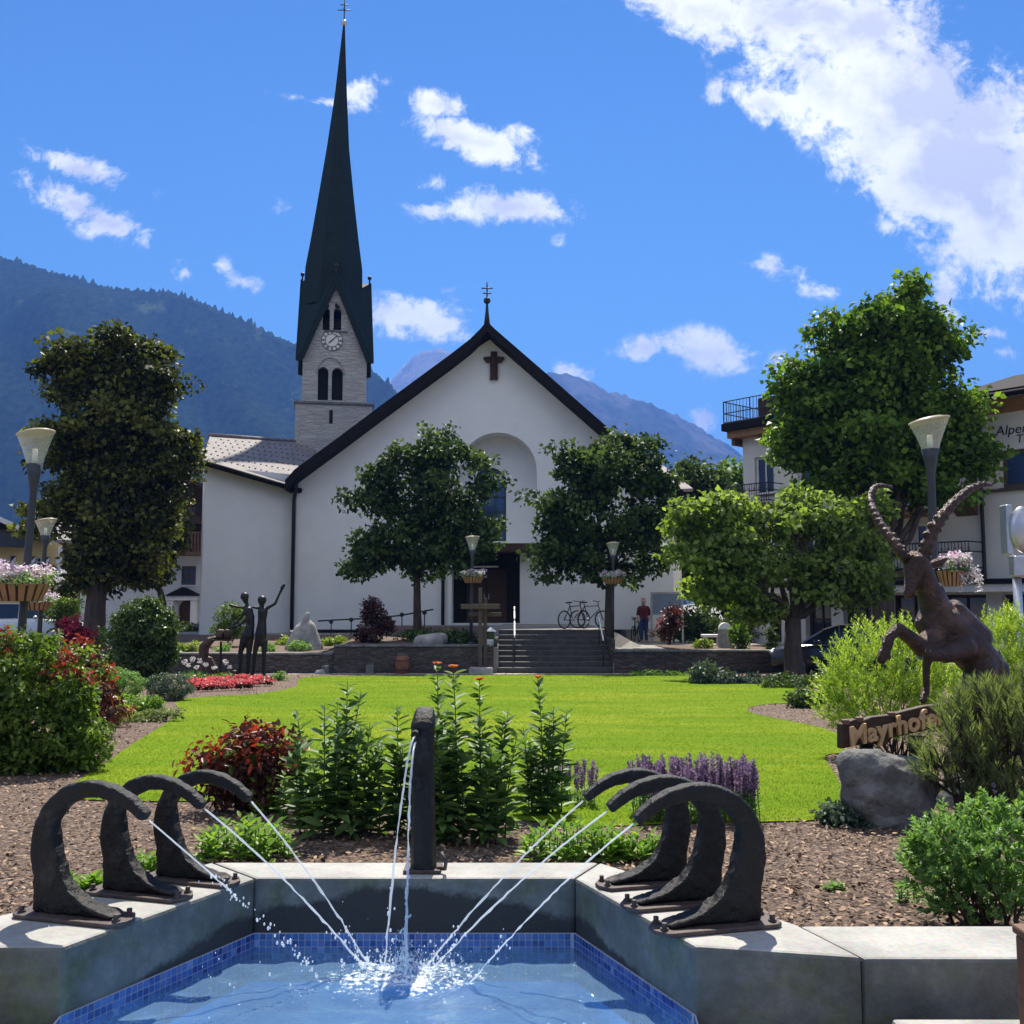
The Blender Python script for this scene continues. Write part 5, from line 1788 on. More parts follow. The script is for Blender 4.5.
# ================================================================== hotel on the right
ho = thing('hotel', 'white hotel with iron balconies, roof terrace and painted name on the right', 'hotel', (14, 36, .4))
HA, HB = at(746, 600, 40), at(1060, 600, 31.0)
f = Fr(HA, HB)
Y = f.px
ztop = Y(985, 400)[1]
zlo = Y(900, 585)[1]
k1 = Y(750, 0)[0]
def wr(a, b_, c, d): return rect(Y(a, 0)[0], Y(b_, 0)[0], Y((a + b_) / 2, d)[1], Y((a + b_) / 2, c)[1])
W1 = wr(757, 776, 456, 494)
W2 = wr(1006, 1046, 448, 486)
W3 = wr(915, 938, 523, 568)
W4 = wr(800, 826, 455, 494); W5 = wr(850, 880, 455, 494); W6 = wr(800, 826, 520, 568); W7 = wr(850, 880, 523, 568); W8 = wr(960, 978, 430, 470)
G = [rect(Y(a, 0)[0], Y(b_, 0)[0], .6, zlo - .35) for a, b_ in ((768, 780), (804, 830), (842, 880), (890, 930), (940, 985), (1000, 1040))]
mb = MB()
plate(mb, f, rect(0, f.len, .2, ztop), [W1, W2, W3, W4, W5, W6, W7, W8] + G, .4)
obj('wall', mb, M['plaster_warm'], ho)
for w in (W1, W2, W3, W4, W5, W6, W7, W8):
    window(f, ho, w[0][0], w[1][0], w[0][1], w[2][1], -.12, 'wood_grey' if w is W2 else 'white_paint', 'glass_blue' if w is W2 else 'glass_dark', (1, 0) if w is not W2 else (0, 0), .12 if w is W2 else .09, 'wood_grey')
for w in G:
    window(f, ho, w[0][0], w[1][0], w[0][1], w[2][1], -.3, 'wood_dark', 'glass_dark', (1, 1), .1, name='shop_window')
mb = MB(); sd_ = Fr(f.p(.0, 0, -11), f.p(0, 0, -.003)); plate(mb, sd_, rect(0, sd_.len, .2, ztop), [rect(4, 5.2, 4.2, 6), rect(7.4, 8.6, 4.2, 6)], .3); obj('wall', mb, M['plaster_warm'], ho)
for a_ in (4, 7.4): window(sd_, ho, a_, a_ + 1.2, 4.2, 6, -.1, 'white_paint', 'glass_dark', (1, 0), .08)
mb = MB(); f.box(mb, Y(985, 0)[0], f.len, ztop - .52, ztop - .02, .003, .09); obj('timber_band', mb, M['wood_light'], ho)
# eaves: left block flat roof with terrace, right block pitched
s_mid = Y(955, 0)[0]
zt2 = Y(735, 428)[1]
mb = MB(); f.box(mb, -.45, s_mid, zt2 - .22, zt2 + .08, -9, .8); er = obj('terrace_roof', mb, M['roof_dark'], ho, bevel=.02)
mb = MB(); f.box(mb, -.35, s_mid, zt2 - .5, zt2 - .224, -9, .55); obj('soffit', mb, M['wood_light'], er)
mb = MB()
for k in range(6):
    s_ = -.25 + k * 1.3; f.box(mb, s_, s_ + .16, zt2 - .78, zt2 - .504, -2, .4)
obj('rafter_end', mb, M['wood_brown'], er)
tr_ = MB()
for z_ in (.12, .5, .98): tr_.tube([f.p(-.38, zt2 + z_, .7), f.p(s_mid, zt2 + z_, .7)], .022, 6); tr_.tube([f.p(-.38, zt2 + z_, .7), f.p(-.38, zt2 + z_, -6)], .022, 6)
for k in range(60):
    s_ = -.38 + k * .16
    tr_.tube([f.p(s_, zt2 + .08, .7), f.p(s_, zt2 + .98, .7)], .011 if k % 8 else .026, 5)
for k in range(40):
    tr_.tube([f.p(-.38, zt2 + .08, .7 - k * .16), f.p(-.38, zt2 + .98, .7 - k * .16)], .011 if k % 8 else .026, 5)
obj('terrace_railing', tr_, M['lamp_metal'], ho)
mb = MB(); f.box(mb, 1.2, 2.2, zt2 + .081, zt2 + .9, -.6, .6); obj('planter', mb, M['wood_dark'], ho, bevel=.03)
mb = MB()
zr = Y(1000, 400)[1]
zrf = Y(985, 398, 1.0)[1]
mb.prism([f.p(Y(958, 0)[0], zrf, 1.0), f.p(Y(958, 0)[0], zrf + .2, 1.0), f.p(Y(958, 0)[0], zrf + 1.9, -5), f.p(Y(958, 0)[0], zrf + 1.7, -5)], f.d * 9); pr_ = obj('pitched_roof', mb, M['roof_dark'], ho)
mb = MB(); mb.tube([f.p(Y(958, 0)[0], zrf + .02, 1.08), f.p(Y(958, 0)[0] + 9, zrf + .02, 1.08)], .1, 8); obj('gutter', mb, M['roof_dark'], pr_, smooth=True)
mb = MB(); sp0 = Y(986, 0)[0]
mb.tube([f.p(sp0 + .25, zrf, 1.0), f.p(sp0 + .12, zrf - .35, .45), f.p(sp0, zrf - .9, .1), f.p(sp0, Y(986, 580)[1], .1), f.p(sp0 + .35, Y(990, 586)[1], .15)], .06, 8); obj('downpipe', mb, M['iron'], ho, smooth=True)
# string band over ground floor and projecting canopy
mb = MB(); f.box(mb, Y(770, 0)[0], f.len, zlo - .28, zlo - .02, .002, 1.0); obj('canopy', mb, M['plaster_warm'], ho, bevel=.02)
mb = MB(); f.box(mb, Y(770, 0)[0], f.len, zlo - .018, zlo + .14, .002, 1.12); obj('canopy_roof', mb, M['roof_dark'], ho, bevel=.02)
mb = MB(); f.box(mb, Y(985, 0)[0], f.len, Y(1000, 489)[1] - .1, Y(1000, 489)[1], .002, .08); obj('string_course', mb, M['wood_grey'], ho)
# balconies
def balc(a, b_, yb, yt, wood=True):
    s0_, s1_ = Y(a, 0)[0], Y(b_, 0)[0]
    z0_, z1_ = Y((a + b_) / 2, yb)[1], Y((a + b_) / 2, yt)[1]
    mb = MB(); f.box(mb, s0_, s1_, z0_ - .22, z0_ - .002, .003, 1.0); bo_ = obj('balcony', mb, M['wood_brown' if wood else 'plaster_warm'], ho, bevel=.02)
    mb = MB()
    for z_ in (z0_ + .08, (z0_ * .35 + z1_ * .65), z1_):
        mb.tube([f.p(s0_ + .03, z_, .03), f.p(s0_ + .03, z_, .95), f.p(s1_ - .03, z_, .95), f.p(s1_ - .03, z_, .03)], .022, 5)
    k = int((s1_ - s0_) / .11)
    for i in range(k + 1):
        s_ = s0_ + .03 + (s1_ - s0_ - .06) * i / k
        mb.tube([f.p(s_, z0_, .95), f.p(s_, z1_, .95)], .012, 4)
        if i % 2 == 0: mb.torus(f.p(s_, z0_ * .2 + z1_ * .8 - .05, .95), .045, .009, f.n, 8, 4)
    obj('railing', mb, M['iron'], bo_)
balc(742, 786, 505, 486)
balc(905, 984, 571, 544)
balc(790, 900, 571, 546)
balc(940, 980, 436, 412)
mb = MB(); s_, z_ = Y(905, 0)[0], Y(905, 515)[1]; f.box(mb, s_ - 1.2, Y(943, 0)[0], z_ - .12, z_ + .1, .003, 1.3); obj('awning', mb, M['wood_light'], ho, bevel=.02)
mb = MB(); s_, z_ = Y(968, 0)[0], Y(968, 507)[1]; mb.prism([f.p(s_ - .3, z_ + .3, .01), f.p(s_ - .3, z_ - .3, .01), f.p(s_ - .3, z_ + .3, .9)], f.d * .7); obj('wood_bracket', mb, M['wood_brown'], ho)
# painted name on the facade
def text_obj(name, body, size, mat, parent, origin, fr_, ext=.01, shear=0.0, off=0.0, space=1.0):
    cu = bpy.data.curves.new(name, 'FONT')
    cu.body = body; cu.size = size; cu.extrude = ext; cu.shear = shear; cu.offset = off; cu.space_character = space
    cu.align_x = 'LEFT'
    to = bpy.data.objects.new(name, cu); COL.objects.link(to)
    dg = bpy.context.evaluated_depsgraph_get()
    me = bpy.data.meshes.new_from_object(to.evaluated_get(dg))
    bpy.data.objects.remove(to)
    X_, Yv, Zv = fr_.d, Vector((0, 0, 1)), fr_.n
    ro = rootloc(parent)
    for v in me.vertices:
        p = origin + X_ * v.co.x + Yv * v.co.y + Zv * v.co.z - ro
        v.co = p
    me.materials.clear(); me.materials.append(mat)
    o = bpy.data.objects.new(name, me); COL.objects.link(o); o.parent = parent
    return o
M['sign_ink'] = pmat('sign_ink', (.03, .035, .045), (.04, .045, .05), 5, .7)
sA, zA = Y(995.5, 436); text_obj('lettering', 'Alpen', .44, M['sign_ink'], ho, f.p(sA, zA, .01), f, .008, .18)
sB, zB = Y(1016, 443); text_obj('lettering', 'TI', .38, M['sign_ink'], ho, f.p(sB, zB, .01), f, .008, .12)
# ================================================================== trees
def gpt(px, Y):
    """ground point under picture column px at distance Y"""
    x = at(px, 600, Y).x
    return Vector((x, Y, terr(x, Y)))
b0 = gpt(418, 33.9)
tree('broadleaf_tree', 'round crowned green tree in front of the church left of the portal', b0, at(417, 572, 33.9),
     pxlobes(33.9, [(425, 475, 50, 42), (385, 500, 38, 38), (400, 530, 55, 35), (450, 510, 48, 42), (465, 545, 38, 28), (375, 550, 34, 22), (425, 445, 30, 22), (470, 455, 24, 18), (482, 480, 20, 16), (430, 558, 48, 20), (356, 560, 22, 16), (488, 535, 20, 22)]), 'maple', 330, 50, .18, .14, .27, twigs=90)
b0 = gpt(608, 33.8)
tree('broadleaf_tree', 'broad green tree in front of the church right of the portal', b0, at(609, 585, 33.8),
     pxlobes(33.8, [(610, 480, 58, 42), (570, 500, 42, 40), (645, 505, 42, 40), (600, 535, 66, 36), (557, 545, 30, 28), (650, 545, 38, 30), (625, 450, 32, 20), (580, 455, 22, 18), (605, 572, 50, 16), (655, 470, 24, 22), (545, 560, 22, 20), (668, 520, 20, 24)]), 'maple', 380, 50, .18, .14, .27, twigs=90)
b0 = gpt(95, 33)
tree('broadleaf_tree', 'tall dark tree with dense bronze tinged crown beside the left lamp', b0, at(100, 560, 33),
     pxlobes(33, [(125, 360, 50, 34), (75, 375, 38, 30), (110, 410, 62, 46), (155, 385, 26, 26), (100, 460, 58, 50), (155, 455, 40, 36), (185, 445, 18, 22), (85, 510, 55, 42), (140, 510, 42, 40), (95, 555, 52, 34), (135, 560, 36, 30), (60, 350, 22, 14), (60, 450, 26, 26)]), 'olive', 620, 84, .19, .34, .32, twigs=120, limbs=18)
b0 = gpt(172, 39)
tree('broadleaf_tree', 'smaller tree half hidden behind the tall dark tree at the left', b0, at(160, 590, 39),
     pxlobes(39, [(160, 515, 26, 26), (174, 535, 15, 18), (150, 550, 28, 26), (140, 575, 24, 16), (160, 568, 14, 12)]), 'olive', 150, 55, .2, .15, .3)
b0 = gpt(793, 27)
tree('broadleaf_tree', 'spreading tree with thick forked trunk and light green crown beside the lawn', b0, at(793, 618, 27),
     pxlobes(27, [(800, 530, 60, 38), (740, 545, 55, 42), (700, 556, 36, 36), (692, 520, 26, 26), (850, 545, 48, 42), (880, 570, 30, 32), (770, 580, 60, 30), (714, 592, 34, 24), (840, 590, 48, 22), (870, 510, 20, 20), (720, 520, 34, 24), (800, 505, 34, 20), (745, 606, 34, 14)]), 'walnut', 360, 50, .17, .26, .24, limbs=18, twigs=110)
b0 = gpt(883, 31)
tree('broadleaf_tree', 'tallest tree with big dense dark green crown in front of the hotel', b0, at(883, 560, 31),
     pxlobes(31, [(885, 325, 46, 40), (850, 350, 48, 40), (920, 345, 42, 40), (880, 390, 76, 46), (825, 400, 40, 40), (935, 400, 36, 40), (880, 440, 84, 38), (815, 455, 32, 34), (945, 445, 32, 26), (870, 480, 74, 28), (903, 298, 22, 22), (930, 486, 50, 17), (972, 455, 24, 18), (805, 380, 26, 26), (955, 415, 28, 26), (795, 440, 24, 24)]), 'lime', 640, 60, .21, .36, .38, limbs=22, twigs=140)
b0 = gpt(705, 47)
tree('broadleaf_tree', 'dark tree behind the spreading tree near the church side', b0, at(705, 600, 47),
     pxlobes(47, [(690, 480, 24, 26), (705, 500, 30, 36), (680, 520, 26, 34), (720, 540, 36, 40), (700, 580, 46, 40), (700, 622, 30, 22), (735, 600, 28, 34), (718, 628, 34, 16), (745, 590, 22, 30)]), 'maple', 260, 50, .26, .2, .4)
b0 = gpt(728, 52)
tree('broadleaf_tree', 'slim bright green tree growing by the corner of the hotel', b0, at(727, 600, 52),
     pxlobes(52, [(728, 500, 14, 22), (733, 480, 10, 16), (718, 520, 18, 26), (735, 525, 16, 22)]), 'lime', 90, 50, .26, .14, .35)
b0 = gpt(752, 60)
# hedge mass under the trees right of the church
bush('hedge_bush', 'dark green bush in deep shade under the trees beyond the right wall', 'bush', gpt(700, 40), pxlobes(40, [(690, 625, 22, 18), (715, 632, 20, 12), (745, 628, 20, 16)]), 'maple', 90, 40, .14, .2)

# ================================================================== lamps
def lamp(label, px, Y, ptop, base_z, hw_px, hh_px, lean=0.0, group='park lamps with glass cone heads', shear=.16, pxb=None):
    p = at(px, ptop, Y)
    t = thing('street_lamp', label, 'street lamp', (p.x, Y, base_z), group)
    s = Y / F
    r = hw_px * s; h = hh_px * s
    zt = p.z - r * shear
    xb = at(pxb, 600, Y).x if pxb else p.x
    zb_ = zt - h
    mb = MB()
    top = Vector((p.x, Y, zb_))
    mb.tube([(xb, Y, base_z - .1), (xb + (p.x - xb) * .5, Y, (base_z + zb_) / 2), top + Vector((0, 0, -h * .9)), top + Vector((0, 0, -h * .35)), top], [r * .26, r * .22, r * .2, r * .34, r * .46], 12)
    obj('pole', mb, M['lamp_metal'], t, smooth=True)
    mb = MB(); mb.lathe((xb, Y, base_z), [(r * .5, -.1), (r * .5, .05), (r * .3, .09)], 12); obj('base', mb, M['lamp_metal'], t)
    mb = MB(); n = 24
    mb.lathe(top, [(r * .44, -.004), (r * .5, h * .15), (r * .72, h * .55), (r, h * .98), (r * 1.03, h)], n, 0)
    for i, v in enumerate(mb.v):
        d = (v[2] - top.z) / h
        mb.v[i] = (v[0], v[1], v[2] + shear * max(0, d) * (v[0] - top.x))
    obj('lamp_glass', mb, M['lamp_glass'], t, smooth=True)
    mb = MB()
    mb.lathe(top, [(r * 1.05, h), (r * 1.03, h * 1.04), (r * .6, h * 1.12), (r * .1, h * 1.15)], n)
    for i, v in enumerate(mb.v):
        mb.v[i] = (v[0], v[1], v[2] + shear * (v[0] - top.x))
    obj('lamp_cap', mb, M['lamp_cap'], t, smooth=True)
    mb = MB(); mb.tube([top, top + Vector((0, 0, h * .5))], [r * .16, r * .14], 10); obj('bulb', mb, M['white_paint'], t, smooth=True)
    return t
M['lamp_glass'] = glassmat('lamp_glass', (.9, .93, .9), .3, (.75, .77, .72), .1)
M['lamp_cap'] = glassmat('lamp_cap', (.95, .85, .62), .6, (.66, .58, .42), .3)
lamp('tall grey lamp with glass cone head at the left edge beside the dark tree', 36, 13.8, 431, .45, 17.5, 31, pxb=20)
lamp('grey cone lamp standing behind the tall left lamp in front of the yellow house', 46, 22, 519, .45, 10, 15, pxb=40)
lamp('tall grey lamp with glass cone head behind the rearing ibex', 929, 13.5, 418, .45, 19, 29, pxb=934)
lamp('small dark lamp behind the wooden cross beside the church door', 472.5, 31.6, 537, .8, 7, 13, pxb=471, shear=.05)
lamp('small dark lamp under the right church tree beside the bicycles', 613, 31.6, 543, .6, 6.5, 12, pxb=612, shear=.05)

def basket(label, px, py, Y, w_px, h_px, seed=0, trail=0):
    p = at(px, py, Y); s = Y / F
    t = thing('flower_basket', label, 'flower basket', p, 'flower baskets hanging on the lamps')
    r = w_px * s / 2; h = h_px * s
    mb = MB()
    n = 18
    mb.lathe(p, [(r * .1, -h), (r * .72, -h), (r * .78, -h * .9), (r * .98, -h * .1), (r * .94, -h * .02), (r * .2, -h * .1)], n)
    bk = obj('basket', mb, M['wood_dark'], t)
    for i in range(n):
        a = 2 * pi * i / n
        d = Vector((cos(a), sin(a), 0)); e = Vector((-sin(a), cos(a), 0))
        w = r * .13
        mb = MB(); mb.prism([p + d * r * .75 + e * w * .7 + Vector((0, 0, -h)), p + d * r * .75 - e * w * .7 + Vector((0, 0, -h)), p + d * r * 1.02 - e * w + Vector((0, 0, 0)), p + d * r * 1.02 + e * w + Vector((0, 0, 0))], d * .012)
        obj('slat', mb, M['wood_light'], bk)
    k = 60
    c = np.column_stack([p.x + (rng.random(k) * 2 - 1) * r * 1.05, p.y + (rng.random(k) * 2 - 1) * r, p.z + rng.random(k) * h * .7 + .01])
    d = nrm(np.column_stack([c[:, 0] - p.x, c[:, 1] - p.y, np.full(k, .3)]))
    P, ax, nn, tt = leaves_from(c, d, 16, r * .12); leaf_obj('foliage', P, ax, nn, .045, .025, LM['fern'], t, tint=tt)
    m = 34
    for nm, mt, zz in (('white_blossom', 'petal_white', 1.0), ('pink_blossom', 'petal_pink', 1.25)):
        kk = m if zz == 1 else m // 2
        c = np.column_stack([p.x + (rng.random(kk) * 2 - 1) * r * 1.12, p.y + (rng.random(kk) * 2 - 1) * r * 1.1, p.z + h * (.25 + rng.random(kk) * .75 * zz)])
        P, ax, nn, tt = leaves_from(c, np.tile([0, -.3, 1], (kk, 1)), 16, .05); leaf_obj(nm, P, ax, nn, .05, .042, LM[mt], t, tint=tt)
    if trail:
        k = trail
        c = np.zeros((k * 14, 3)); j = 0
        for i in range(k):
            x0 = p.x + (rng.random() * 1.6 - .2) * r * 1.2; ln = h * (.6 + rng.random() * 1.1)
            for q in range(14):
                c[j] = (x0 + rng.normal() * .015 + q * .006, p.y - r * .7 + rng.normal() * .03, p.z + .05 - ln * q / 13); j += 1
        P, ax, nn, tt = leaves_from(c, np.tile([0, -1, .2], (len(c), 1)), 3, .02); leaf_obj('trailing_blossom', P, ax, nn, .035, .028, LM['petal_white'], t, tint=tt)
    return t
basket('wooden basket full of white and pink flowers on the tall left lamp', 20, 584, 13.7, 52, 17)
basket('wooden flower basket on the lamp just behind the left one', 36, 602, 21.8, 28, 8)
basket('wooden basket with white trailing flowers on the lamp behind the ibex', 951, 571, 13.4, 25, 15, trail=9)
basket('small flower basket on the lamp next to the wooden cross', 473, 577, 31.4, 20, 6)
basket('small flower basket on the lamp under the right church tree', 613, 578, 31.4, 20, 6)

# ================================================================== bushes left side
def pb(px, py):
    return ong(px, py)
def gbush(name, label, cat, px, py, lob, mat, k, per, ll, cr, **kw):
    b = pb(px, py)
    return bush(name, label, cat, b, pxlobes(b.y, lob), mat, k, per, ll, cr, **kw)
gbush('leafy_bush', 'big light green leafy bush filling the left edge', 'bush', 36, 772, [(30, 690, 62, 45), (5, 670, 40, 45), (55, 660, 30, 22), (30, 735, 68, 38), (30, 758, 60, 20), (75, 752, 30, 22), (85, 735, 26, 30), (-20, 720, 50, 60), (60, 700, 35, 32)], 'bushgreen', 620, 26, .05, .045, asp=.5, oval=True, extra=[('redleaf', .08, .62, 'red_foliage')], stems=14)
gbush('leafy_bush', 'green bush with red shoot tips right behind the big left bush', 'bush', 84, 738, [(85, 680, 30, 28), (70, 665, 26, 20), (95, 705, 26, 32), (60, 690, 30, 30), (75, 655, 18, 14)], 'darkred', 170, 26, .055, .06, oval=True, extra=[('redleaf', .4, .45, 'red_foliage'), ('bushgreen', .5, .4, 'green_foliage')])
gbush('red_shrub', 'low shrub with orange red leaves next to the green mound', 'shrub', 112, 727, [(108, 708, 14, 14), (118, 712, 12, 8)], 'yellowgreen', 40, 20, .05, .05, extra=[('redleaf', .5, .3, 'red_foliage')])
b0 = ong(145, 684)
bush('box_ball', 'large clipped dark green ball bush on the left of the lawn', 'bush', b0, pxlobes(b0.y, [(145, 634, 29, 34), (145, 655, 28, 28), (138, 618, 22, 20), (154, 628, 20, 24)]), 'box', 380, 50, .085, .1, shell=.85)
gbush('mound_shrub', 'rounded light green mound shrub left of the grey one', 'shrub', 120, 702, [(121, 685, 23, 15), (112, 680, 16, 12)], 'fern', 220, 44, .026, .04)
gbush('mound_shrub', 'rounded grey green mound shrub at the edge of the lawn', 'shrub', 169, 701, [(169, 687, 23, 14)], 'ivy', 200, 44, .026, .04)
gbush('ground_plant', 'low spreading bright green plant in front of the mound shrubs', 'plant', 132, 712, [(133, 704, 26, 8), (150, 705, 12, 5)], 'herb', 60, 26, .05, .05)
gbush('ground_plant', 'flat dull green ground cover patch on the mulch by the lawn edge', 'plant', 150, 722, [(140, 717, 30, 4), (165, 713, 16, 3)], 'pine', 60, 20, .04, .04)
bush('red_maple_bush', 'bright crimson bush beside the trunk of the dark tree', 'bush', gpt(77, 30), pxlobes(30, [(77, 630, 16, 12), (68, 626, 10, 8), (80, 640, 12, 9)]), 'crimson', 80, 30, .09, .1, extra=[('darkred', .15, 0, 'dark_foliage')])
bush('leafy_bush', 'yellow green bush behind the crimson bush near the parked car', 'bush', gpt(60, 36), pxlobes(36, [(60, 610, 18, 10), (68, 604, 12, 8)]), 'bushgreen', 60, 34, .1, .14)
bush('leafy_bush', 'light green bush at the church wall behind the bronze figures', 'bush', gpt(230, 34), pxlobes(34, [(230, 618, 12, 15), (226, 630, 14, 10), (236, 610, 8, 8), (238, 628, 10, 12)]), 'bushgreen', 90, 36, .08, .1)
bush('leafy_bush', 'dark low bush at the doorway of the chalet', 'bush', gpt(192, 44), pxlobes(44, [(188, 632, 8, 7), (200, 632, 6, 8)]), 'box', 30, 30, .1, .12)
bush('leafy_bush', 'narrow leafy bush below the trunk of the dark tree', 'bush', gpt(118, 28), pxlobes(28, [(112, 640, 8, 24), (120, 630, 6, 14)]), 'lime', 40, 24, .1, .12)

# little plants on the bank
for lab, px, Yd, w, mat in (('yellow green tuft on the bank left of the bronze figures', 195, 31.6, 8, 'yellowgreen'), ('yellow tuft directly left of the curved bronze', 182, 31.4, 6, 'yellowgreen'), ('yellow green tuft left of the standing stone', 286, 34.6, 7, 'yellowgreen'),
                            ('dark green tuft at the foot of the standing stone', 300, 31.8, 9, 'fern'), ('pale tuft first to the right of the standing stone', 325, 34.2, 7, 'yellowgreen'), ('pale tuft second to the right of the standing stone', 340, 34.5, 7, 'yellowgreen'),
                            ('small round tuft on the bank between the bronze vessels and figures', 224, 31.6, 6, 'fern'), ('small tuft on the bank right of the bronze figures', 268, 31.6, 6, 'fern')):
    g_ = gpt(px, Yd); r = w * Yd / F
    bush('tuft_plant', lab, 'plant', g_, [(g_.x, g_.y, g_.z + r * .5, r, r, r * .7)], mat, 22, 22, .12, .07, asp=.3, up=.2, stems=3)
g_ = gpt(304, 32.5)
sb = organic('standing_stone', [(g_ + Vector((-.25, 0, .05)), g_ + Vector((-.05, 0, .6)), .35, .28), (g_ + Vector((.3, 0, .05)), g_ + Vector((.15, 0, .7)), .36, .26), (g_ + Vector((.0, 0, .6)), g_ + Vector((.12, 0, 1.15)), .25, .09)], M['stone_block'], vox=.05, sm=3)
tag(sb, 'pointed grey standing stone on the bank below the church wall', 'stone')
g_ = gpt(371, 32.4)
bush('red_shrub', 'slim wine red shrub on the bank in front of the wall rail', 'shrub', g_, pxlobes(32.4, [(371, 632, 14, 12), (373, 612, 10, 10), (384, 624, 8, 7), (370, 603, 7, 5)]), 'darkred', 90, 34, .1, .1, extra=[('petal_pink', .06, .5, 'blossom')])
# dark planting between wall and church, left of the steps
for lab, px, Yd, lob in (('dark low shrub planted below the left church tree', 420, 33, [(425, 638, 26, 8)]), ('dark shrub planted by the corner of the church steps', 462, 32.2, [(462, 640, 18, 9)])):
    bush('low_shrub', lab, 'shrub', gpt(px, Yd), pxlobes(Yd, lob), 'box', 60, 30, .1, .1)
g_ = gpt(430, 31.8)
o = organic('boulder', [(g_ + Vector((-.3, 0, .1)), g_ + Vector((.2, 0, .12)), .22, .28), (g_ + Vector((.3, 0, .2)), g_ + Vector((.4, 0, .22)), .2, .18)], M['stone_block'], vox=.05, sm=2)
tag(o, 'rounded pale boulder on the bank below the left church tree', 'boulder')
for lab, px, w in (('upright terracotta barrel pot against the wall left of the cross', 403, 13),):
    x_ = at(px, 600, 30.1).x
    t = thing('barrel_pot', lab, 'plant pot', (x_, 30.1, .0))
    mb = MB(); mb.lathe((x_, 30.1, 0), [(0, .0), (.17, 0), (.21, .25), (.19, .5), (.17, .52), (.15, .45), (0, .44)], 16); obj('pot', mb, M['terracotta'], t, smooth=True)
    mb = MB()
    for z_ in (.12, .4): mb.torus((x_, 30.1, z_), .205, .012, (0, 0, 1), 18, 5)
    obj('hoop', mb, M['iron'], t)
for lab, px, w, h in (('small square stone block at the wall foot left of the pot', 371, .22, .26), ('small stone block at the wall foot near the bronze figures', 327, .2, .24)):
    x_ = at(px, 600, 30.2).x
    mb = MB(); mb.box((x_ - w / 2, 30.05, 0.0), (x_ + w / 2, 30.3, h)); tag(obj('stone_block', mb, M['stone_dark'], bevel=.03), lab, 'stone block')
o = organic('boulder', [(Vector((at(318, 0, 29.7).x, 29.9, .03)), Vector((at(322, 0, 29.7).x, 29.9, .05)), .1, .1)], M['stone_block'], vox=.03, sm=2)
tag(o, 'small round stone by the path end near the bronze figures', 'stone')

# ================================================================== bronze figures
YS = 26.0
def Q(x, y, dy=0.0):
    """point of the sculpture from an enlarged study (8.53 per picture dot, corner 180,570)"""
    return at(180 + x / 8.533, 570 + y / 8.533, YS + dy)
u = YS / F / 8.533
base = Q(640, 935); gzS = gp(YS)
sc_ = thing('dancing_figures', 'slender dark bronze pair of figures with outstretched arms on a flat plinth', 'sculpture', (base.x, YS, gzS))
mb = MB(); q0, q1 = Q(440, 935), Q(830, 900)
mb.box((q0.x, YS - .35, gzS - .05), (q1.x, YS + .35, q1.z)); obj('plinth', mb, M['bronze_dark'], sc_, bevel=.01)
q0, q1 = Q(448, 895), Q(505, 850)
mb = MB(); mb.lathe(((q0.x + q1.x) / 2, YS - .1, q0.z), [(.02, 0), (.075, 0), (.085, .1), (.075, .12), (.0, .12)], 14); obj('bronze_bowl', mb, M['bronze'], sc_, smooth=True)
def caps(lst):
    return [(Q(*a), Q(*b_), ra * u, rb * u) for a, b_, ra, rb in lst]
fA = caps([((552, 225), (560, 262), 36, 24), ((545, 230), (528, 236), 26, 14), ((568, 285), (573, 325), 17, 19), ((585, 345), (598, 400), 34, 38), ((598, 400), (600, 470), 38, 34), ((600, 470), (580, 560), 36, 50), ((600, 345), (606, 470), 24, 30), ((545, 600), (520, 690), 34, 22), ((595, 590), (590, 690), 34, 24), ((570, 560), (560, 600), 46, 40), ((518, 690), (510, 880), 22, 14), ((588, 690), (578, 880), 23, 14), ((510, 885), (492, 890), 13, 9), ((578, 885), (560, 890), 13, 9),
           ((572, 325), (500, 317), 15, 10), ((500, 317), (430, 300), 10, 12), ((556, 352), (520, 410), 16, 11), ((520, 410), (455, 478), 11, 8), ((455, 478), (420, 498), 8, 8), ((565, 420), (500, 478), 12, 10), ((500, 478), (410, 500), 10, 10)])
fA = [(a, b_, ra, rb) for a, b_, ra, rb in fA]
organic('figure', fA, M['bronze_dark'], sc_, vox=.016, sm=3)
fB = caps([((700, 255), (698, 275), 38, 30), ((698, 290), (700, 325), 17, 20), ((690, 335), (735, 335), 20, 18), ((706, 360), (700, 440), 42, 34), ((700, 440), (692, 540), 36, 48), ((690, 540), (690, 610), 48, 42), ((660, 610), (640, 700), 28, 21), ((722, 610), (718, 700), 28, 21), ((640, 700), (625, 885), 20, 12), ((718, 700), (712, 885), 20, 12), ((622, 888), (606, 892), 12, 9), ((712, 888), (726, 892), 12, 9),
           ((690, 328), (620, 318), 14, 10), ((745, 325), (812, 288), 15, 12), ((812, 288), (846, 210), 12, 10), ((846, 210), (870, 160), 10, 12), ((870, 155), (888, 128), 16, 13)])
organic('figure', fB, M['bronze_dark'], sc_, vox=.016, sm=3)
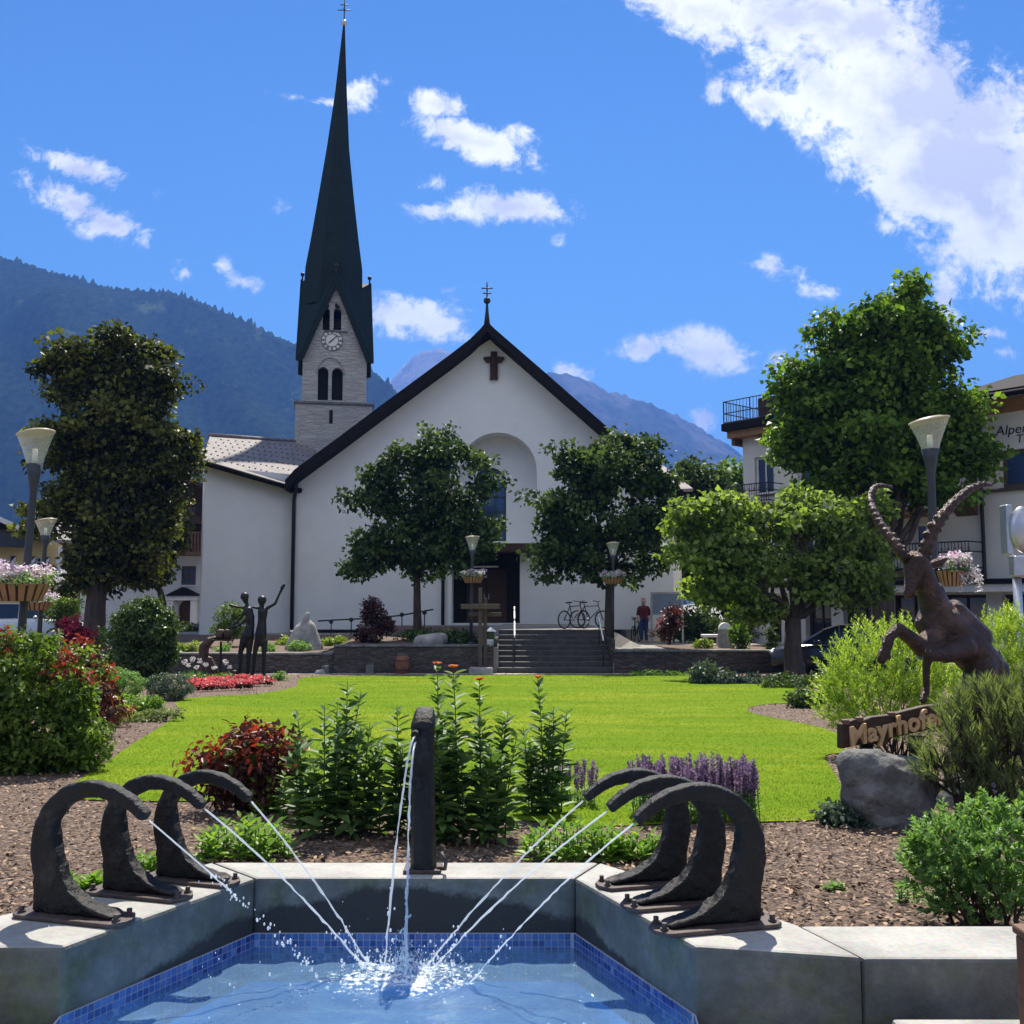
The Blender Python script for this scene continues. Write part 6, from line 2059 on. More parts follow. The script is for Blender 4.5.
# curved bronze with vessels
cs = thing('curved_bronze', 'curved bronze swan neck form carrying two round vessels beside the figures', 'sculpture', (Q(250, 900).x, YS, gzS))
organic('neck', caps([((290, 585), (250, 605), 22, 36), ((250, 605), (205, 660), 36, 42), ((205, 660), (200, 760), 42, 42), ((200, 760), (225, 850), 42, 50), ((225, 850), (240, 930), 50, 60), ((255, 760), (290, 850), 24, 36), ((290, 850), (330, 900), 34, 20)]), M['bronze'], cs, vox=.02, sm=3)
for x_ in (342, 408):
    c = Q(x_, 590); mb = MB(); h_ = 75 * u
    mb.lathe(c, [(0, 0), (32 * u, 0), (36 * u, h_ * .5), (33 * u, h_), (20 * u, h_ * 1.1), (0, h_ * 1.18)], 14); obj('vessel', mb, M['bronze'], cs, smooth=True)
mb = MB(); a, b_ = Q(285, 600), Q(440, 590); mb.box((a.x, YS - .14, a.z - .01), (b_.x, YS + .14, b_.z - .003)); obj('tray', mb, M['bronze_dark'], cs, bevel=.01)
mb = MB(); a = Q(350, 610); mb.tube([a, a + Vector((0, 0, a.z * 0 - (a.z - gzS)))], .03, 8); obj('tray_post', mb, M['bronze_dark'], cs)

# red bedding row and white flowers
proto = thing('bedding_flower', 'low red bedding flower with dark leaves in the bed before the bronze figures', 'flower', (0, 0, 0), 'red bedding flowers')
k = 16
c = np.column_stack([rng.normal(size=(k, 2)) * .07, .06 + .05 * rng.random(k)])
P, ax, nn, tt = leaves_from(c, np.tile([0, 0, 1.], (k, 1)), 10, .03); leaf_obj('foliage', P, ax, nn, .05, .035, LM['darkred'], proto, tint=tt)
c = np.column_stack([rng.normal(size=(14, 2)) * .07, .1 + .07 * rng.random(14)])
P, ax, nn, tt = leaves_from(c, np.tile([0, 0, 1.], (14, 1)), 7, .025); leaf_obj('blossom', P, ax, nn, .05, .042, LM['petal_red'], proto, tint=tt)
spots = [(194 + i * 6.6 + rng.normal(), 689.5 - .28 * i + rng.normal() * .6) for i in range(12)] + [(198 + i * 8 + rng.normal(), 686 - .3 * i) for i in range(9)] + [(200 + i * 12, 692 - .5 * i) for i in range(5)]
for i, (px, py) in enumerate(spots):
    o = proto if i == 0 else copy_tree(proto)
    o.location = ong(px, py); o.rotation_euler.z = rng.random() * 6
    sz_ = .85 + .4 * rng.random(); o.scale = (sz_,) * 3
proto = thing('white_flower', 'tall white globe flower on thin stem behind the red bedding row', 'flower', (0, 0, 0), 'white globe flowers')
mb = MB(); mb.tube([(0, 0, 0), (.01, 0, .25), (0, 0, .46)], .008, 5); obj('stem', mb, M['stem_green'], proto, local=True)
c = rand_dirs(40) * .045 + np.array([0, 0, .5]); P = c
leaf_obj('blossom', P, rand_dirs(40), rand_dirs(40), .04, .035, LM['petal_white'], proto)
P = np.zeros((14, 3)); P[:, :2] = rng.normal(size=(14, 2)) * .02
leaf_obj('foliage', P, np.column_stack([rng.normal(size=(14, 2)) * .5, np.ones(14)]), rand_dirs(14), .28, .03, LM['fern'], proto, curl=.3)
for i, (px, h) in enumerate([(184, 1), (192, 1.1), (199, 1), (225, 1), (205, .85), (188, .8), (196, .75), (214, .7), (229, .7)]):
    o = proto if i == 0 else copy_tree(proto)
    o.location = ong(px, 683.5 - (i % 3)); o.scale = (1, 1, h); o.rotation_euler.z = i
gbush('ground_plant', 'mixed green planting behind the red bedding row', 'plant', 208, 684, [(195, 680, 16, 4), (220, 680, 18, 4)], 'bushgreen', 60, 20, .07, .06)
gbush('ground_plant', 'small pale plant beside the right end of the plinth', 'plant', 281, 681, [(281, 677, 6, 5)], 'fern', 16, 20, .06, .05)

# ================================================================== near planting
def perennial(label, px, py, wpx, hpx, nst, lf=.092, mat='perennial', flowers=None, group=None, tall=()):
    b = pb(px, py); s = b.y / F
    t = thing('perennial_plant', label, 'plant', b, group)
    W_, H_ = wpx * s / 2, hpx * s
    sb = MB(); P, AX, NN, LL = [], [], [], []
    fl = []
    for i in range(nst):
        a = rng.random() * 2 * pi; r_ = math.sqrt(rng.random())
        x0, y0 = b.x + W_ * .8 * r_ * cos(a), b.y + W_ * .55 * r_ * sin(a)
        h_ = H_ * (.5 + .5 * rng.random())
        if i < len(tall): h_ = tall[i] * s; x0, y0 = b.x + W_ * .5 * (rng.random() - .5), b.y
        lean = Vector((W_ * .25 * r_ * cos(a), W_ * .25 * r_ * sin(a), 0)) + Vector((rng.normal(), rng.normal(), 0)) * .015
        zb_ = gp(y0)
        pt = lambda q: Vector((x0, y0, zb_)) + lean * q * q + Vector((0, 0, h_ * q))
        sb.tube([pt(0), pt(.35), pt(.7), pt(1)], [.0045, .004, .003, .002], 5)
        nl = int(h_ / (lf * .3))
        for j in range(nl):
            q = .06 + .92 * (j + rng.random() * .5) / nl
            ph = j * 2.4 + a + rng.normal() * .2
            sc2 = 1.15 - .55 * q * q * q
            up_ = .3 + .6 * q + rng.normal() * .25
            for m_ in range(2):
                e = ph + m_ * pi
                P.append(pt(q)); AX.append((cos(e), sin(e), up_)); NN.append((-cos(e) * .6, -sin(e) * .6, 1)); LL.append(lf * sc2 * (.8 + .5 * rng.random()))
        fl.append(pt(1))
    obj('stem', sb, M['stem_green'], t, smooth=True)
    P, AX, NN, LL = map(np.array, (P, AX, NN, LL))
    leaf_obj('foliage', P, AX, NN + rng.normal(size=NN.shape) * .35, LL, LL * .4, LM[mat], t, oval=True, curl=.28)
    if flowers:
        k = 0
        for p in fl[:flowers]:
            c = np.tile(np.array(p), (26, 1)); a = np.linspace(0, 4 * pi, 26)
            ax_ = np.column_stack([np.cos(a), np.sin(a), .35 + .5 * rng.random(26)])
            leaf_obj('flower_head', c, ax_, np.column_stack([-np.cos(a), -np.sin(a), np.ones(26)]), .032, .02, LM['petal_orange'], t)
    return t
perennial('tall leafy dark green perennial clump right of the red shrub', 334, 836, 94, 140, 17, tall=(150, 140))
perennial('narrow dark perennial left of the fountain post', 396, 838, 42, 125, 7, tall=(128,))
perennial('broadest dark perennial clump with two orange flower heads right of the fountain post', 468, 842, 102, 138, 19, flowers=2, tall=(168, 155))
perennial('slim perennial with one tall orange flower stem directly behind the fountain post', 436, 836, 40, 120, 10, tall=(165,), flowers=1)
perennial('perennial clump with one orange flower right of the broad clump', 546, 815, 54, 108, 9, flowers=1, tall=(132, 105))
perennial('small pointed young perennial between the red shrub and the tall clump', 296, 822, 36, 55, 6, lf=.06)
gbush('red_shrub', 'dark red leaved shrub with scarlet tips at the near lawn edge', 'shrub', 246, 812, [(248, 755, 46, 30), (225, 765, 34, 26), (275, 760, 28, 28), (250, 785, 40, 22), (255, 735, 26, 14)], 'darkred', 170, 20, .05, .055, asp=.42, oval=True, extra=[('redleaf', .42, .5, 'scarlet_foliage'), ('bushgreen', .14, .2, 'green_foliage')], stems=16, shell=.6)
def herb(label, px, py, wpx, hpx, k, mat='herb', lf=.072):
    b = pb(px, py); s = b.y / F
    t = thing('herb_plant', label, 'plant', b)
    P, AX, NN, LL = [], [], [], []
    sb = MB()
    for i in range(k):
        a = rng.random() * 2 * pi; r_ = math.sqrt(rng.random())
        x0, y0 = b.x + wpx * s * .5 * r_ * cos(a), b.y + wpx * s * .32 * r_ * sin(a)
        h_ = hpx * s * (.45 + .55 * rng.random()) * (1 - .4 * r_)
        z0 = gp(y0)
        sb.tube([(x0, y0, z0), (x0, y0, z0 + h_ * .9)], .0025, 4)
        for j in range(9):
            q = (j + .6) / 9; e = j * 2.4 + a
            P.append((x0, y0, z0 + h_ * q)); AX.append((cos(e), sin(e), .35 + q * .9)); NN.append((-cos(e), -sin(e), .8)); LL.append(lf * (1.1 - .45 * q) * (.8 + .4 * rng.random()))
    obj('stem', sb, M['stem_green'], t)
    P, AX, NN, LL = map(np.array, (P, AX, NN, LL))
    leaf_obj('foliage', P, AX, NN + rng.normal(size=NN.shape) * .2, LL, LL * .46, LM[mat], t, oval=True, curl=.2)
    return t
herb('bright green herb clump behind the left horn spouts by the rim', 246, 858, 92, 50, 42)
herb('bright green herb clump on the right of the post by the rim', 572, 860, 100, 52, 44)
herb('small bright herb seen between the right horn spouts', 642, 862, 44, 40, 16)
herb('small bright herb between the first two left horn spouts', 82, 892, 34, 22, 10)
herb('small bright herb between the middle and far left horn spouts', 146, 880, 28, 30, 10)
herb('pale green herb beside the foot of the tall perennial clump', 268, 815, 34, 24, 12, 'yellowgreen')
herb('tiny green weed on the bark in front of the rock', 832, 890, 26, 10, 7, 'fern', .03)
herb('small yellowish weed beside the feathery bush on the bark', 915, 905, 40, 30, 10, 'fern', .03)
# purple salvia
def salvia(label, px, py, wpx, hpx, k):
    b = pb(px, py); s = b.y / F
    t = thing('salvia_bed', label, 'plant', b)
    P, AX, NN, LL = [], [], [], []
    SP, SA = [], []
    sb = MB()
    for i in range(k):
        x0 = b.x + (rng.random() - .5) * wpx * s; y0 = b.y + (rng.random() - .3) * .35
        z0 = gp(y0); h_ = hpx * s * (.75 + .3 * rng.random()); le = Vector((rng.normal() * .02, rng.normal() * .02, 0))
        sb.tube([(x0, y0, z0), (x0 + le.x, y0 + le.y, z0 + h_)], [.003, .0015], 4)
        for j in range(8):
            q = j / 8 * .5; e = j * 2.4 + i
            P.append((x0 + le.x * q, y0 + le.y * q, z0 + h_ * q)); AX.append((cos(e), sin(e), .5)); NN.append((-cos(e), -sin(e), 1)); LL.append(.05)
        for j in range(34):
            q = .52 + .48 * j / 34; e = j * 2.4
            SP.append((x0 + le.x * q, y0 + le.y * q, z0 + h_ * q)); SA.append((cos(e), sin(e), .7))
    obj('stem', sb, M['stem_green'], t)
    P, AX, NN = map(np.array, (P, AX, NN)); leaf_obj('foliage', P, AX, NN, .05, .016, LM['fern'], t)
    SP, SA = np.array(SP), np.array(SA); leaf_obj('blossom', SP, SA, rand_dirs(len(SP)), .02, .014, LM['petal_purple'], t)
    return t
salvia('dense row of purple salvia spikes behind the right horn spouts', 698, 822, 122, 60, 210)
salvia('small purple salvia group beside the orange flowered perennial', 562, 806, 60, 42, 34)

# ================================================================== right side: shrubs, rock, ibex, name board
def feathery(label, px, py, Y, lob, k, per, mat='feather', ll=.05, name='feathery_shrub', cr=.05, asp=.22, ns=26, spray=.16, cat='shrub'):
    b = Vector((at(px, 600, Y).x, Y, gp(Y))) if Y else pb(px, py)
    lo = pxlobes(b.y, lob)
    t = thing(name, label, cat, b)
    c, d = clusters(lo, k, .7)
    c[:, 2] = np.maximum(c[:, 2], b.z + .03)
    # each cluster is a short leafy shoot pointing outwards and up
    dirs = nrm(d * .6 + np.array([0, 0, .75]) + rng.normal(size=d.shape) * .25)
    q = np.tile(np.arange(per) / per, k)
    base_ = np.repeat(c, per, 0); dr = np.repeat(dirs, per, 0)
    P = base_ + dr * (q * spray)[:, None]
    side = nrm(np.cross(dr, rand_dirs(len(dr))))
    ax_ = nrm(side * .8 + dr * .75)
    nn = nrm(np.cross(ax_, np.cross(dr, ax_)) + rng.normal(size=dr.shape) * .3 + np.array([0, 0, .4]))
    tint = np.clip(np.repeat(rng.random(k), per) * .5 + rng.random(len(P)) * .5, 0, 1)
    s = ll * (1.1 - .6 * q) * (.7 + .6 * rng.random(len(P)))
    leaf_obj('foliage', P, ax_, nn, s, s * asp, LM[mat], t, tint=tint)
    sb = MB()
    for e in c[rng.choice(k, min(ns, k), replace=False)]:
        branch(sb, b + Vector((rng.normal() * .06, rng.normal() * .05, -.02)), e, .007, .002, n=4)
    obj('stem', sb, M['bark'], t, smooth=True)
    return t
feathery('large yellow green feathery shrub behind the ibex on its left', 890, 0, 9.0, [(885, 675, 55, 45), (860, 690, 40, 40), (920, 665, 50, 42), (890, 715, 62, 28), (940, 700, 40, 40), (845, 705, 24, 30)], 950, 24, ll=.052, asp=.24)
feathery('yellow green feathery shrub behind the ibex at the right edge', 1005, 0, 9.4, [(1000, 660, 38, 42), (1030, 650, 40, 40), (980, 680, 28, 30), (1010, 700, 50, 40)], 680, 24, ll=.052, asp=.24)
feathery('bright green ferny bush at the concrete rim in the right corner', 978, 0, 3.72, [(972, 850, 58, 40), (945, 860, 36, 32), (1010, 855, 45, 50), (975, 885, 62, 34), (925, 872, 18, 20)], 560, 16, mat='fern', ll=.03, name='ferny_bush', asp=.5, spray=.06, cat='bush')
# mountain pine: long needles round upright shoots
def pine(label, px, Y, lob, k, per):
    b = Vector((at(px, 600, Y).x, Y, gp(Y)))
    t = thing('dwarf_pine', label, 'pine')
    t.location = b
    lo = pxlobes(Y, lob)
    c, d = clusters(lo, k, .55)
    dirs = nrm(d * .35 + np.array([-.15, 0, .9]) + rng.normal(size=d.shape) * .22)
    q = np.tile(np.arange(per) / per, k)
    dr = np.repeat(dirs, per, 0)
    P = np.repeat(c, per, 0) + dr * (q * .15)[:, None]
    sd = nrm(np.cross(dr, rand_dirs(len(dr))))
    ax_ = nrm(sd * .62 + dr)
    tint = np.clip(np.repeat(rng.random(k), per) * .5 + rng.random(len(P)) * .5, 0, 1)
    leaf_obj('needles', P, ax_, rand_dirs(len(P)), .055 + .02 * rng.random(len(P)), .0042, LM['pine'], t, tint=tint)
    sb = MB()
    for i in range(k):
        sb.tube([Vector(c[i]) - Vector(dirs[i]) * .05, Vector(c[i]) + Vector(dirs[i]) * .14], [.006, .003], 5)
    tops = []
    for e in c[rng.choice(k, 16, replace=False)]:
        tops.append(branch(sb, b + Vector((rng.normal() * .08, .1 + rng.normal() * .05, -.02)), e, .022, .007, n=5))
    for e in c:
        best = min((p for tt_ in tops for p in tt_), key=lambda q_: (q_ - Vector(e)).length)
        sb.tube([best, Vector(e)], [.006, .004], 4)
    obj('branches', sb, M['bark'], t, smooth=True)
    return t
pine('grey green dwarf pine with long needles covering the ibex base', 985, 5.5, [(990, 735, 28, 34), (962, 738, 12, 24), (1010, 745, 40, 50), (960, 765, 34, 40), (1000, 790, 44, 45), (1030, 715, 24, 30), (938, 775, 12, 18)], 230, 60)
# rock
b = pb(886, 830)
t0_ = b
bk = b.y + .12
def RP(px, py, dy=0): return at(px, py, bk + dy)
sR_ = bk / F
rock = organic('boulder', [(RP(862, 772), RP(910, 778), 21 * sR_, 20 * sR_), (RP(850, 766), RP(856, 770), 13 * sR_, 14 * sR_), (RP(868, 795), RP(905, 800), 24 * sR_, 26 * sR_), (RP(885, 815), RP(905, 818), 22 * sR_, 24 * sR_), (RP(862, 764), RP(880, 766, .1), 12 * sR_, 12 * sR_), (RP(922, 778), RP(925, 782), 14 * sR_, 14 * sR_), (RP(880, 785, .15), RP(905, 795, .2), 26 * sR_, 26 * sR_)], M['stone_dark'], vox=.014, sm=3)
tag(rock, 'angular dark grey boulder with pale flat top carrying the name board', 'boulder')
tx2 = bpy.data.textures.new('rockface', 'VORONOI'); tx2.noise_scale = .12
dm = rock.modifiers.new('disp', 'DISPLACE'); dm.texture = tx2; dm.strength = .045; dm.mid_level = .3; dm.texture_coords = 'GLOBAL'
tx3 = bpy.data.textures.new('rockfine', 'CLOUDS'); tx3.noise_scale = .025; tx3.noise_depth = 4
dm = rock.modifiers.new('disp2', 'DISPLACE'); dm.texture = tx3; dm.strength = .014; dm.texture_coords = 'GLOBAL'
# ivy at its foot
gbush('ground_plant', 'dark glossy ground cover with pale flecks at the left foot of the boulder', 'plant', 842, 826, [(842, 818, 20, 10), (858, 826, 16, 8), (835, 808, 10, 8)], 'ivy', 70, 18, .035, .04)
gbush('mound_shrub', 'small dark clipped mound on the mulch right of the lawn', 'shrub', 805, 708, [(805, 700, 16, 9)], 'box', 80, 34, .045, .06)
gbush('ground_plant', 'silvery green ground cover at the foot of the right stone wall', 'plant', 750, 684, [(715, 678, 24, 7), (760, 681, 30, 5), (705, 672, 12, 8)], 'ivy', 120, 22, .09, .08)
gbush('ground_plant', 'shaded ground cover round the trunk of the spreading tree', 'plant', 830, 688, [(800, 682, 40, 6), (840, 678, 30, 8)], 'box', 90, 22, .09, .08)
gbush('ground_plant', 'low bright edging plants along the right end of the path', 'plant', 665, 676, [(640, 673.5, 14, 2.5), (665, 674, 16, 2.5), (690, 674, 14, 3)], 'herb', 60, 16, .06, .05)

# name board
YB = 6.0
fbd = Fr(at(842, 600, YB), at(951, 600, YB + .28))
t = thing('name_board', 'carved wooden board reading Mayrhofen standing on the boulder', 'sign', (fbd.p(.3, 0).x, YB, gp(YB)))
def BP(px, py, n=0.0): return fbd.p(*fbd.px(px, py, n), n)
edge = [(842, 749), (842, 724), (848, 722), (856, 719), (862, 721), (872, 717), (890, 715), (905, 711), (925, 706), (945, 704), (952, 702), (952, 724), (935, 729), (915, 733), (893, 738), (886, 746), (878, 745), (866, 744)]
mb = MB(); mb.prism([BP(a, b_) for a, b_ in edge], fbd.n * -.05); bd = obj('board', mb, M['wood_dark'], t, bevel=.006)
for i_, (px, py) in enumerate(((846, 723), (860, 720.5), (892, 715.5))):
    q = BP(px, py, .0); mb = MB(); mb.box((q.x - .02, q.y - .012, q.z - .01), (q.x + .02, q.y + .035, q.z + .02)); obj('top_notch', mb, M['wood_brown'], bd, bevel=.006)
for px in (866, 915):
    mb = MB(); a = BP(px, 735, -.055); mb.box((a.x - .035, a.y - .02, a.z - .32), (a.x + .035, a.y + .02, a.z)); obj('support', mb, M['black_void'], t)
M['letter_wood'] = pmat('letter_wood', (.62, .4, .2), (.48, .29, .14), 9, .6, .3, 30)
# letters follow the rising board: own rotated frame
class Fr2:
    pass
fr2 = Fr2(); o0 = BP(849, 746, .004); o1 = BP(948, 722, .004)
dirv = (o1 - o0); blen = dirv.length; dirv.normalize()
fr2.d, fr2.n = dirv, fbd.n
def word(body, parent, o, d, nn, size, mat, ext, total, off):
    cu = bpy.data.curves.new('lettering', 'FONT'); cu.body = body; cu.size = size; cu.extrude = ext; cu.offset = off; cu.bevel_depth = .002; cu.shear = .12; cu.space_character = 1.05
    to = bpy.data.objects.new('tmp', cu); COL.objects.link(to)
    me = bpy.data.meshes.new_from_object(to.evaluated_get(bpy.context.evaluated_depsgraph_get()))
    bpy.data.objects.remove(to)
    w = max(v.co.x for v in me.vertices)
    k = total / w
    up_ = nn.cross(d).normalized()
    if up_.z < 0: up_ = -up_
    # small serifs at the stems' feet and heads
    for v in me.vertices:
        v.co = o + d * v.co.x * k + up_ * v.co.y + nn * (v.co.z + ext) - rootloc(parent)
    me.materials.clear(); me.materials.append(mat)
    ob_ = bpy.data.objects.new('lettering', me); COL.objects.link(ob_); ob_.parent = parent
word('Mayrhofen', bd, o0, dirv, fbd.n, .155, M['letter_wood'], .008, blen * .98, .003)

# ibex
YI = 6.35
def IX(x, y, dy=0.0): return at(840 + x / 4.266, 460 + y / 4.266, YI + dy)
ui = YI / F / 4.266
def icap(lst): return [(IX(*a), IX(*b_), ra * ui, rb * ui) for a, b_, ra, rb in lst]
ib = thing('ibex_statue', 'bronze ibex rearing up with huge ridged horns above the dwarf pine', 'statue', (IX(640, 1000).x, YI, gp(YI)))
body = icap([
    ((445, 700, 0), (535, 790, .05), 84, 90), ((535, 790, .05), (615, 880, .1), 88, 80), ((485, 645, .02), (575, 760, .08), 50, 72), ((615, 880, .1), (640, 895, .12), 78, 64), ((435, 750, -.02), (470, 790, 0), 62, 74),
    ((400, 660, 0), (380, 700, 0), 62, 60), ((410, 640, 0), (378, 560, -.02), 68, 50), ((378, 560, -.02), (352, 480, -.03), 50, 46), ((400, 560, 0), (420, 640, 0), 44, 56),
    # head, muzzle, beard
    ((330, 440, -.05), (318, 470, -.06), 50, 46), ((322, 470, -.06), (298, 545, -.1), 44, 26), ((298, 545, -.1), (292, 572, -.11), 25, 22), ((345, 470, -.04), (320, 530, -.07), 34, 24), ((312, 560, -.09), (318, 590, -.09), 11, 6), ((315, 420, -.05), (338, 425, -.03), 34, 34),
    # ear right, ear left
    ((380, 446, -.02), (425, 436, 0), 14, 21), ((425, 436, 0), (460, 418, 0), 21, 6), ((285, 440, -.02), (262, 432, .02), 12, 5),
    # raised fore leg
    ((400, 760, -.08), (350, 800, -.14), 52, 42), ((350, 800, -.14), (300, 760, -.2), 40, 30), ((300, 760, -.2), (250, 722, -.26), 30, 27), ((250, 722, -.26), (212, 752, -.28), 25, 20), ((212, 752, -.28), (200, 792, -.28), 20, 24), ((200, 792, -.28), (188, 820, -.28), 20, 22), ((188, 822, -.28), (178, 852, -.29), 24, 20), ((196, 815, -.27), (206, 840, -.26), 15, 13),
    # other fore leg, bent with the shank hanging down
    ((530, 800, -.08), (450, 830, -.18), 54, 36), ((450, 830, -.18), (378, 830, -.24), 34, 26), ((378, 832, -.24), (368, 880, -.22), 21, 17), ((368, 880, -.22), (368, 970, -.2), 16, 14), ((368, 970, -.2), (362, 1000, -.21), 15, 18), ((362, 1000, -.21), (354, 1026, -.23), 19, 15),
    # hind legs with hocks
    ((600, 900, .02), (560, 1000, -.04), 70, 44), ((560, 1000, -.04), (600, 1090, -.02), 40, 24), ((600, 1090, -.02), (570, 1200, -.05), 22, 20), ((570, 1205, -.05), (545, 1225, -.08), 24, 18),
    ((655, 900, .14), (620, 1010, .16), 66, 42), ((620, 1010, .16), (665, 1100, .16), 38, 24), ((665, 1100, .16), (640, 1210, .14), 22, 20), ((640, 1212, .14), (618, 1230, .12), 24, 18),
    # tail
    ((660, 830, .13), (690, 880, .15), 26, 16)])
organic('body', body, M['bronze'], ib, vox=.0085, sm=5)
def ihorn(pts, r0):
    P = [IX(*p) for p in pts]
    # resample
    out, n_ = [], 9
    k = len(P)
    for i in range(k - 1):
        p0, p1, p2, p3 = P[max(0, i - 1)], P[i], P[i + 1], P[min(k - 1, i + 2)]
        for t_ in np.arange(n_) / n_:
            out.append(.5 * ((2 * p1) + (-p0 + p2) * t_ + (2 * p0 - 5 * p1 + 4 * p2 - p3) * t_ * t_ + (-p0 + 3 * p1 - 3 * p2 + p3) * t_ ** 3))
    out.append(P[-1])
    m_ = len(out)
    rad = []
    for i in range(m_):
        q = i / (m_ - 1)
        ridge = max(0, sin(i * 2 * pi / 3.6)) ** 1 * .22 * (1 - q) ** .3 if q < .93 else 0
        rad.append(r0 * ui * (1 - .72 * q ** 1.3) * (.88 + ridge * 1.25))
    mb = MB(); mb.tube(out, rad, 12, sq=.8)
    # big knobs along the front edge
    for i in range(3, m_ - 6, 4):
        tdir = (out[i + 1] - out[i - 1]).normalized()
        fr_ = Vector((0, -1, 0)).cross(tdir)
        outw = Vector((-tdir.z, 0, tdir.x)) * (1 if pts[-1][0] > pts[0][0] else -1)
        if pts[-1][0] < pts[0][0]: outw = -outw * -1
        mb.ball(out[i] + outw * rad[i] * .72 + Vector((0, -.003, 0)), rad[i] * .5, 8, 6)
    return obj('horn', mb, M['bronze'], ib, smooth=True)
ihorn([(288, 425, -.05), (262, 395, -.03), (215, 335, .04), (175, 280, .12), (148, 225, .2), (132, 175, .28), (136, 132, .34), (165, 110, .4), (222, 116, .46)], 31)
ihorn([(352, 425, -.05), (365, 385, -.05), (400, 300, -.02), (445, 230, .02), (500, 168, .08), (560, 122, .15), (612, 104, .2), (648, 106, .24)], 33)
for px_, py_ in ((306, 462), (345, 452)):
    c = IX(px_, py_, -.105 if px_ < 320 else -.08); mb = MB(); mb.ball(c, 8 * ui, 8, 6); obj('eye', mb, M['bronze_dark'], ib, smooth=True)
# mount under the hooves
gI = IX(600, 1230, 0)
o = organic('boulder', [(Vector((gI.x - .08, YI + .05, gp(YI))), Vector((gI.x + .1, YI + .08, gp(YI) + .02)), .2, .2), (Vector((gI.x, YI, gI.z - .1)), Vector((gI.x + .08, YI + .1, gI.z - .1)), .1, .1)], M['stone_dark'], vox=.02, sm=2)
tag(o, 'rock under the hind hooves of the ibex behind the dwarf pine', 'boulder')

# ================================================================== cross, bikes, person, board, cars
YC = 30.2
def CP(px, py): return at(px, py, YC)
cz0 = 0.01
t = thing('wooden_cross', 'weathered double beamed wooden cross on a stone base at the lawn edge', 'cross', (CP(482, 0).x, YC, cz0))
def beam(name, x0, x1, y0, y1, dy0, dy1, mat='wood_grey'):
    a, b_ = CP(x0, y1), CP(x1, y0)
    mb = MB(); mb.box((a.x, YC + dy0, a.z), (b_.x, YC + dy1, b_.z)); return obj(name, mb, M[mat], t, bevel=.01)
beam('upright_beam', 478.2, 482.2, 588, 668, -.06, .06); beam('upright_beam', 483.2, 487, 598, 668, .07, .18)
beam('cross_beam', 461, 500, 604, 609, -.16, -.062); beam('cross_beam', 468.5, 501.5, 612.5, 616.5, .185, .28)
a, b_ = CP(469, 671), CP(493, 666)
mb = MB(); mb.box((a.x, YC - .3, -.05), (b_.x, YC + .22, CP(0, 667).z)); obj('stone_base', mb, M['stone_block'], t, bevel=.05)
# white stone lantern beside it
p = at(491, 637, 31.2)
t = thing('grave_lantern', 'small white and dark lantern stone between the cross and the steps', 'lantern', (p.x, 31.2, .84))
mb = MB(); mb.box((p.x - .2, 31.05, .8), (p.x + .18, 31.35, .98)); obj('base', mb, M['white_paint'], t, bevel=.03)
mb = MB(); mb.box((p.x - .12, 31.1, .983), (p.x + .1, 31.3, 1.22)); obj('housing', mb, M['glass_dark'], t, bevel=.02)
mb = MB(); mb.add([(p.x - .17, 31.05, 1.223), (p.x + .15, 31.05, 1.223), (p.x + .15, 31.35, 1.223), (p.x - .17, 31.35, 1.223), (p.x - .01, 31.2, 1.36)], [(0, 3, 2, 1), (0, 1, 4), (1, 2, 4), (2, 3, 4), (3, 0, 4)]); obj('lid', mb, M['white_paint'], t)

def bicycle(label, loc, ang, colm, sc=1.0):
    t = thing('bicycle', label, 'bicycle', loc); t.rotation_euler.z = ang; t.scale = (sc,) * 3
    for x_ in (-.52, .52):
        mb = MB(); mb.torus((x_, 0, .34), .32, .022, (0, 1, 0), 26, 6); w = obj('wheel', mb, M['rubber'], t, local=True, smooth=True)
        mb = MB(); mb.torus((x_, 0, .34), .295, .01, (0, 1, 0), 26, 5)
        for i in range(12):
            a_ = pi * i / 6; mb.tube([(x_, 0, .34), (x_ + .3 * cos(a_), 0, .34 + .3 * sin(a_))], .003, 3)
        obj('rim', mb, M['iron'], w, local=True)
    mb = MB()
    BB, ST, HT, HB_ = (-.08, 0, .3), (-.22, 0, .82), (.34, 0, .85), (.38, 0, .72)
    for a_, b_ in ((BB, ST), (BB, HB_), (ST, HT), (BB, (-.52, 0, .34)), (ST, (-.52, 0, .34)), (HT, HB_), (HB_, (.52, 0, .34)), (ST, (-.25, 0, .92)), (HT, (.32, 0, 1.0))):
        mb.tube([a_, b_], .02, 6)
    obj('frame', mb, M[colm], t, local=True, smooth=True)
    mb = MB(); mb.tube([(.25, -.28, 1.03), (.31, -.15, 1.01), (.32, 0, 1.0), (.31, .15, 1.01), (.25, .28, 1.03)], .016, 6); obj('handlebar', mb, M['rubber'], t, local=True, smooth=True)
    mb = MB(); mb.prism([(-.38, -.08, .93), (-.38, .08, .93), (-.12, .025, .95), (-.12, -.025, .95)], (0, 0, .05)); obj('saddle', mb, M['rubber'], t, local=True, bevel=.01)
    mb = MB(); mb.torus((BB[0], -.05, BB[2]), .08, .012, (0, 1, 0), 16, 5); mb.tube([(BB[0], -.06, BB[2]), (BB[0] + .1, -.08, BB[2] - .14)], .012, 5); obj('crank', mb, M['steel'], t, local=True)
    return t
bicycle('dark bicycle parked at the top of the steps, the left one of two', (at(574, 0, 34.2).x, 34.2, 1.228), .75, 'iron', .92)
bicycle('dark bicycle parked at the top of the steps, the right one of two', (at(590, 0, 34.5).x, 34.5, 1.228), -.5, 'shutter_dark', .92)
pz = gpt(636, 41.6); bicycle('bicycle leaning near the standing person by the notice board', pz + Vector((0, 0, .0)), 1.2, 'iron')
